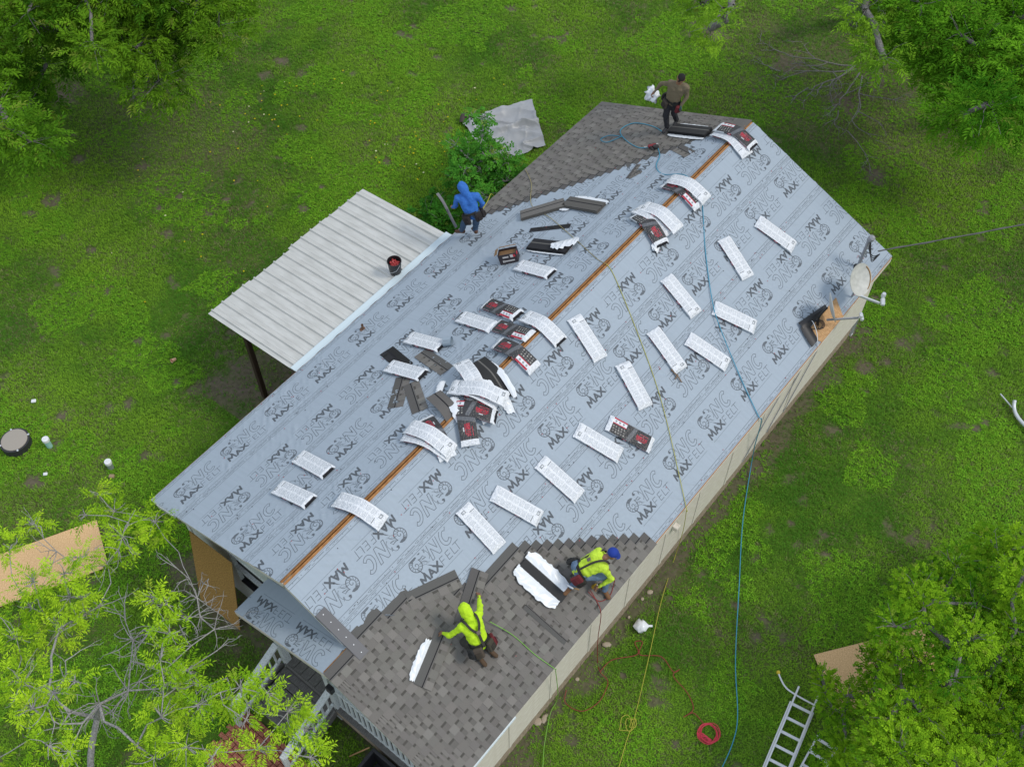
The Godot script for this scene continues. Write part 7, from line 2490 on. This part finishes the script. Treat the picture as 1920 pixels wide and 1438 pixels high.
func tree(called: String, label: String, category: String, trunk: PackedVector3Array, r0: float, clumps: Array, bare: Array, spray: Mesh, per: float, lo: Color, hi: Color, size: float, twigs: int, sd: int, group := "", bark: Material = null, droop := 0.0, thin := 0.5) -> Node3D:
	var r := RandomNumberGenerator.new()
	r.seed = sd
	var T := thing(called, label, category, Transform3D(Basis(), trunk[0]), group)
	var o := trunk[0]
	# a skeleton: trunk nodes first, then each clump is reached from the nearest fit node
	var pos := PackedVector3Array()
	var par := PackedInt32Array()
	for p in trunk:
		pos.append(p)
		par.append(pos.size() - 2)
	var top := trunk.size() - 1
	var goals: Array[Vector4] = []
	for i in range(0, clumps.size(), 4):
		goals.append(Vector4(clumps[i], clumps[i + 1], clumps[i + 2], clumps[i + 3]))
	for i in range(0, bare.size(), 3):
		goals.append(Vector4(bare[i], bare[i + 1], bare[i + 2], -0.35))
	var root := trunk[top]
	goals.sort_custom(func(a, b): return Vector3(a.x, a.y, a.z).distance_squared_to(root) < Vector3(b.x, b.y, b.z).distance_squared_to(root))
	var depth := PackedFloat32Array()
	depth.resize(pos.size())
	depth.fill(0.0)
	var ends := PackedInt32Array()
	for g in goals:
		var q := Vector3(g.x, g.y, g.z)
		var best := top
		var bd := 1e9
		for i in range(maxi(0, top - 1), pos.size()):
			var d := q.distance_to(pos[i]) + 0.30 * depth[i] + (1.2 if pos[i].y > q.y + 0.4 else 0.0)
			if d < bd:
				bd = d
				best = i
		var a := pos[best]
		var len := a.distance_to(q)
		var n := maxi(2, int(len / 0.35))
		var prev := best
		var bend := Vector3(r.randf_range(-1, 1), r.randf_range(-0.4, 0.8), r.randf_range(-1, 1)) * len * 0.16
		for k in n:
			var s := float(k + 1) / n
			var p := a.lerp(q, s) + bend * sin(PI * s) + Vector3(r.randf_range(-1, 1), r.randf_range(-1, 1), r.randf_range(-1, 1)) * 0.07 * (1.0 if k < n - 1 else 0.2)
			pos.append(p)
			par.append(prev)
			depth.append(depth[prev] + len / n)
			prev = pos.size() - 1
		ends.append(prev)
	var weight := PackedFloat32Array()
	weight.resize(pos.size())
	for i in range(pos.size() - 1, -1, -1):
		weight[i] += 0.35 if weight[i] == 0 else 0.0
		if par[i] >= 0:
			weight[par[i]] += weight[i] * (0.999 if i > top else 1.0)
	var wmax := maxf(weight[0], 0.01)
	var rad := func(i: int) -> float: return maxf(0.008, r0 * pow(weight[i] / wmax, thin))
	var tb := MB.new()
	var tp := PackedVector3Array()
	for p in trunk:
		tp.append(p - o)
	tb.tube(curve(tp, 5), r0 * 1.15, r0 * 0.85, 9)
	var bk: Material = bark if bark else M.bark
	part("trunk", tb.mesh(bk), T)
	var bm := MB.new()
	for i in range(top + 1, pos.size()):
		bm.tube(PackedVector3Array([pos[par[i]] - o, pos[i] - o]), minf(rad.call(par[i]), rad.call(i) * 1.5), rad.call(i), 5, false)
	# twigs and leaves
	var leaves := PackedFloat32Array()
	for gi in goals.size():
		var g := goals[gi]
		var ctr := pos[ends[gi]]
		var rr := absf(g.w)
		var is_bare := g.w < 0
		var nt := twigs
		for k in nt:
			var d := Vector3(r.randfn(), r.randfn() * 0.75 + 0.25, r.randfn()).normalized()
			var from := ends[gi]
			if is_bare:
				for w in r.randi() % 4:
					from = par[from] if par[from] > top else from
			ctr = pos[from]
			var away := (ctr - pos[par[ends[gi]]]).normalized()
			d = (d + away * (0.9 if is_bare else 0.5)).normalized()
			var l := rr * r.randf_range(0.6, 1.15) * (1.7 if is_bare else 1.0)
			var q := PackedVector3Array([ctr - o])
			var at := ctr
			var dd := d
			for w in 4:
				dd = (dd + Vector3(r.randfn(), r.randfn(), r.randfn()) * 0.22 + Vector3.DOWN * droop * 0.3).normalized()
				at += dd * l * 0.25
				q.append(at - o)
				if is_bare and w > 0 and r.randf() < 0.8:
					var e2 := at + (dd + Vector3(r.randfn(), r.randfn(), r.randfn()) * 0.7).normalized() * l * r.randf_range(0.2, 0.45)
					bm.tube(PackedVector3Array([at - o, at.lerp(e2, 0.5) - o + Vector3(r.randfn(), r.randfn(), r.randfn()) * 0.012, e2 - o]), 0.006, 0.003, 3, false)
			bm.tube(q, 0.010, 0.004, 4, false)
		ctr = pos[ends[gi]]
		if is_bare:
			continue
		var tone := r.randf()
		for k in int(per * rr * rr):
			var d := Vector3(r.randfn(), r.randfn() * 0.8, r.randfn()).normalized()
			var p := ctr + d * rr * pow(r.randf(), 0.45) * Vector3(1.0, 0.75, 1.0) + Vector3.DOWN * droop * rr * r.randf()
			var z := (d + Vector3(r.randfn(), r.randfn() * 0.6 + 0.1 - droop * 0.8, r.randfn()) * 0.7).normalized()
			var x := Vector3.UP.cross(z)
			x = x.normalized() if x.length() > 0.05 else Vector3.RIGHT
			var s := size * r.randf_range(0.7, 1.3)
			var c := lo.lerp(hi, clampf(0.5 * tone + 0.6 * r.randf() - 0.05, 0, 1))
			if r.randf() < 0.05:
				c = c.lerp(Color(0.30, 0.33, 0.06), 0.5)
			put(leaves, Transform3D(Basis(x, z.cross(x), z).scaled_local(Vector3.ONE * s), p - o), c)
	part("branches", bm.mesh(bk), T)
	if leaves.size():
		var mm := MultiMesh.new()
		mm.transform_format = MultiMesh.TRANSFORM_3D
		mm.use_colors = true
		mm.mesh = spray
		mm.instance_count = leaves.size() / 16
		mm.buffer = leaves
		var mo := MultiMeshInstance3D.new()
		mo.multimesh = mm
		mo.name = "crown"
		mo.set_meta("kind", "stuff")
		T.add_child(mo, true)
	return T


func build_trees() -> void:
	M.leaf = plain(1, 1, 1, 0.75)
	M.leaf.vertex_color_use_as_albedo = true
	M.leaf.backlight_enabled = true
	M.leaf.backlight = Color(0.16, 0.30, 0.03)
	M.leaf.metallic_specular = 0.15
	M.bark = StandardMaterial3D.new()
	triplanar(M.bark, noise_tex(128, 0.06, Color(0.085, 0.078, 0.070), Color(0.30, 0.285, 0.265), 51, 4), Vector3(3, 1.2, 3))
	M.bark.roughness = 0.9
	M.bark_pale = StandardMaterial3D.new()
	triplanar(M.bark_pale, noise_tex(128, 0.07, Color(0.16, 0.15, 0.145), Color(0.52, 0.50, 0.48), 52, 4), Vector3(3, 1.6, 3))
	M.bark_pale.roughness = 0.9
	var feather := leaf_spray(5, 0.20, 0.095, 0.026, 1)
	var pecan := leaf_spray(6, 0.22, 0.095, 0.022, 2)
	var broad := leaf_spray(3, 0.13, 0.085, 0.044, 3)
	var small := leaf_spray(4, 0.10, 0.055, 0.028, 4)
	tree("corner_tree", "dense dark green tree whose branches hang over the top left corner of the lawn", "tree", PackedVector3Array([Vector3(-17.6, 0, -10.4), Vector3(-17.2, 1.4, -10.0), Vector3(-16.6, 2.8, -9.4)]), 0.20, CORNER_TREE, [-13.6, 2.6, -8.0, -13.9, 2.2, -7.6, -12.6, 4.4, -9.9], feather, 240, Color(0.036, 0.130, 0.007), Color(0.200, 0.390, 0.020), 1.25, 5, 1, "trees behind the house")
	tree("edge_tree", "dark green tree at the left edge below the top left corner tree", "tree", PackedVector3Array([Vector3(-17.2, 0, -4.2), Vector3(-16.9, 1.2, -4.4), Vector3(-16.4, 2.3, -4.7)]), 0.16, EDGE_TREE, [-13.8, 3.6, -4.2], feather, 240, Color(0.034, 0.130, 0.008), Color(0.180, 0.380, 0.020), 1.25, 5, 2, "trees behind the house")
	tree("far_tree", "dense green tree filling the top right corner", "tree", PackedVector3Array([Vector3(3.2, 0, -23.2), Vector3(3.0, 1.8, -22.8), Vector3(2.8, 3.2, -22.2)]), 0.20, FAR_TREE, [], feather, 280, Color(0.045, 0.175, 0.008), Color(0.200, 0.450, 0.022), 1.25, 5, 3, "trees behind the house", null, 0.25)
	tree("stump_tree", "thin-branched light green tree reaching in at the top right of the lawn", "tree", PackedVector3Array([Vector3(-2.0, 0, -25.0), Vector3(-1.8, 2.0, -24.2), Vector3(-1.2, 3.6, -22.8)]), 0.24, STUMP_TREE + STUMP_TREE_TIP, [-1.6, 4.4, -20.9, -2.6, 4.2, -20.0], pecan, 200, Color(0.090, 0.235, 0.012), Color(0.300, 0.520, 0.035), 1.15, 5, 4, "trees behind the house", null, 0.25)
	tree("pecan_tree", "sparse tree with pale bare twigs and bright leaf tufts at the lower left", "tree", PackedVector3Array([Vector3(-0.30, 0, 4.75), Vector3(-0.62, 1.3, 4.45), Vector3(-0.98, 2.5, 4.02), Vector3(-1.22, 3.2, 3.42)]), 0.062, PECAN_LEAFY, PECAN_BARE, pecan, 380, Color(0.170, 0.380, 0.012), Color(0.560, 0.780, 0.040), 0.80, 9, 5, "", M.bark_pale, 0.2, 0.72)
	tree("oak_tree", "dense small-leaved bright green tree at the lower right over the board and ladders", "tree", PackedVector3Array([Vector3(10.4, 0, -6.6), Vector3(10.2, 0.8, -6.7), Vector3(9.9, 1.6, -6.9)]), 0.17, OAK, [], small, 1250, Color(0.050, 0.190, 0.007), Color(0.340, 0.580, 0.022), 0.82, 6, 6)
	tree("sapling", "small leafy tree with a thin pale stem between the tarp and the roof", "tree", PackedVector3Array([Vector3(-5.75, 0, -12.0), Vector3(-5.7, 0.4, -12.0), Vector3(-5.72, 0.75, -12.05)]), 0.045, SAPLING + [-6.15, 2.5, -12.45, 0.22, -6.5, 2.1, -12.9, 0.24, -6.05, 2.1, -12.3, 0.22, -6.75, 2.1, -12.75, 0.18], [], broad, 430, Color(0.030, 0.155, 0.016), Color(0.120, 0.360, 0.036), 1.0, 5, 7, "", M.bark_pale)
	tree("bush", "low dark green bush at the back corner of the metal canopy", "bush", PackedVector3Array([Vector3(-6.0, 0, -10.5), Vector3(-6.0, 0.1, -10.5), Vector3(-6.0, 0.2, -10.5)]), 0.03, BUSH, [], broad, 430, Color(0.028, 0.140, 0.014), Color(0.100, 0.320, 0.030), 1.0, 5, 8)
	# a dead bough lying below the far trees
	var r := RandomNumberGenerator.new()
	r.seed = 71
	var b := MB.new()
	var stack := [[Vector3(0, 0.22, 0), Vector3(0.05, 0.0, 1.0), 1.6, 0.035, 0]]
	for k in 4:
		stack.append([Vector3(0.15 * k, 0.20, 0.05 * k), Vector3(r.randf_range(-0.9, 0.6), 0.05, 1.0).normalized(), r.randf_range(1.3, 2.3), 0.028, 0])
	while stack.size():
		var s: Array = stack.pop_back()
		var q := PackedVector3Array()
		var p: Vector3 = s[0]
		var d: Vector3 = s[1]
		for i in 6:
			q.append(p)
			d = (d + Vector3(r.randfn(), r.randfn() * 0.4, r.randfn()) * 0.16).normalized()
			p += d * s[2] / 5.0
			p.y = clampf(p.y, 0.04, 0.6)
			if s[4] < 3 and i > 0 and r.randf() < 0.62:
				stack.append([p, (d + Vector3(r.randfn(), r.randfn() * 0.3, r.randfn()) * 0.75).normalized(), s[2] * r.randf_range(0.35, 0.6), s[3] * 0.6, s[4] + 1])
		b.tube(q, s[3], s[3] * 0.4, 5, false)
	single("fallen_bough", b.mesh(M.bark), "dead leafless bough lying on the grass below the far trees", "branch", Transform3D(Basis(Vector3.UP, -0.25), Vector3(-0.9, 0, -23.0)))
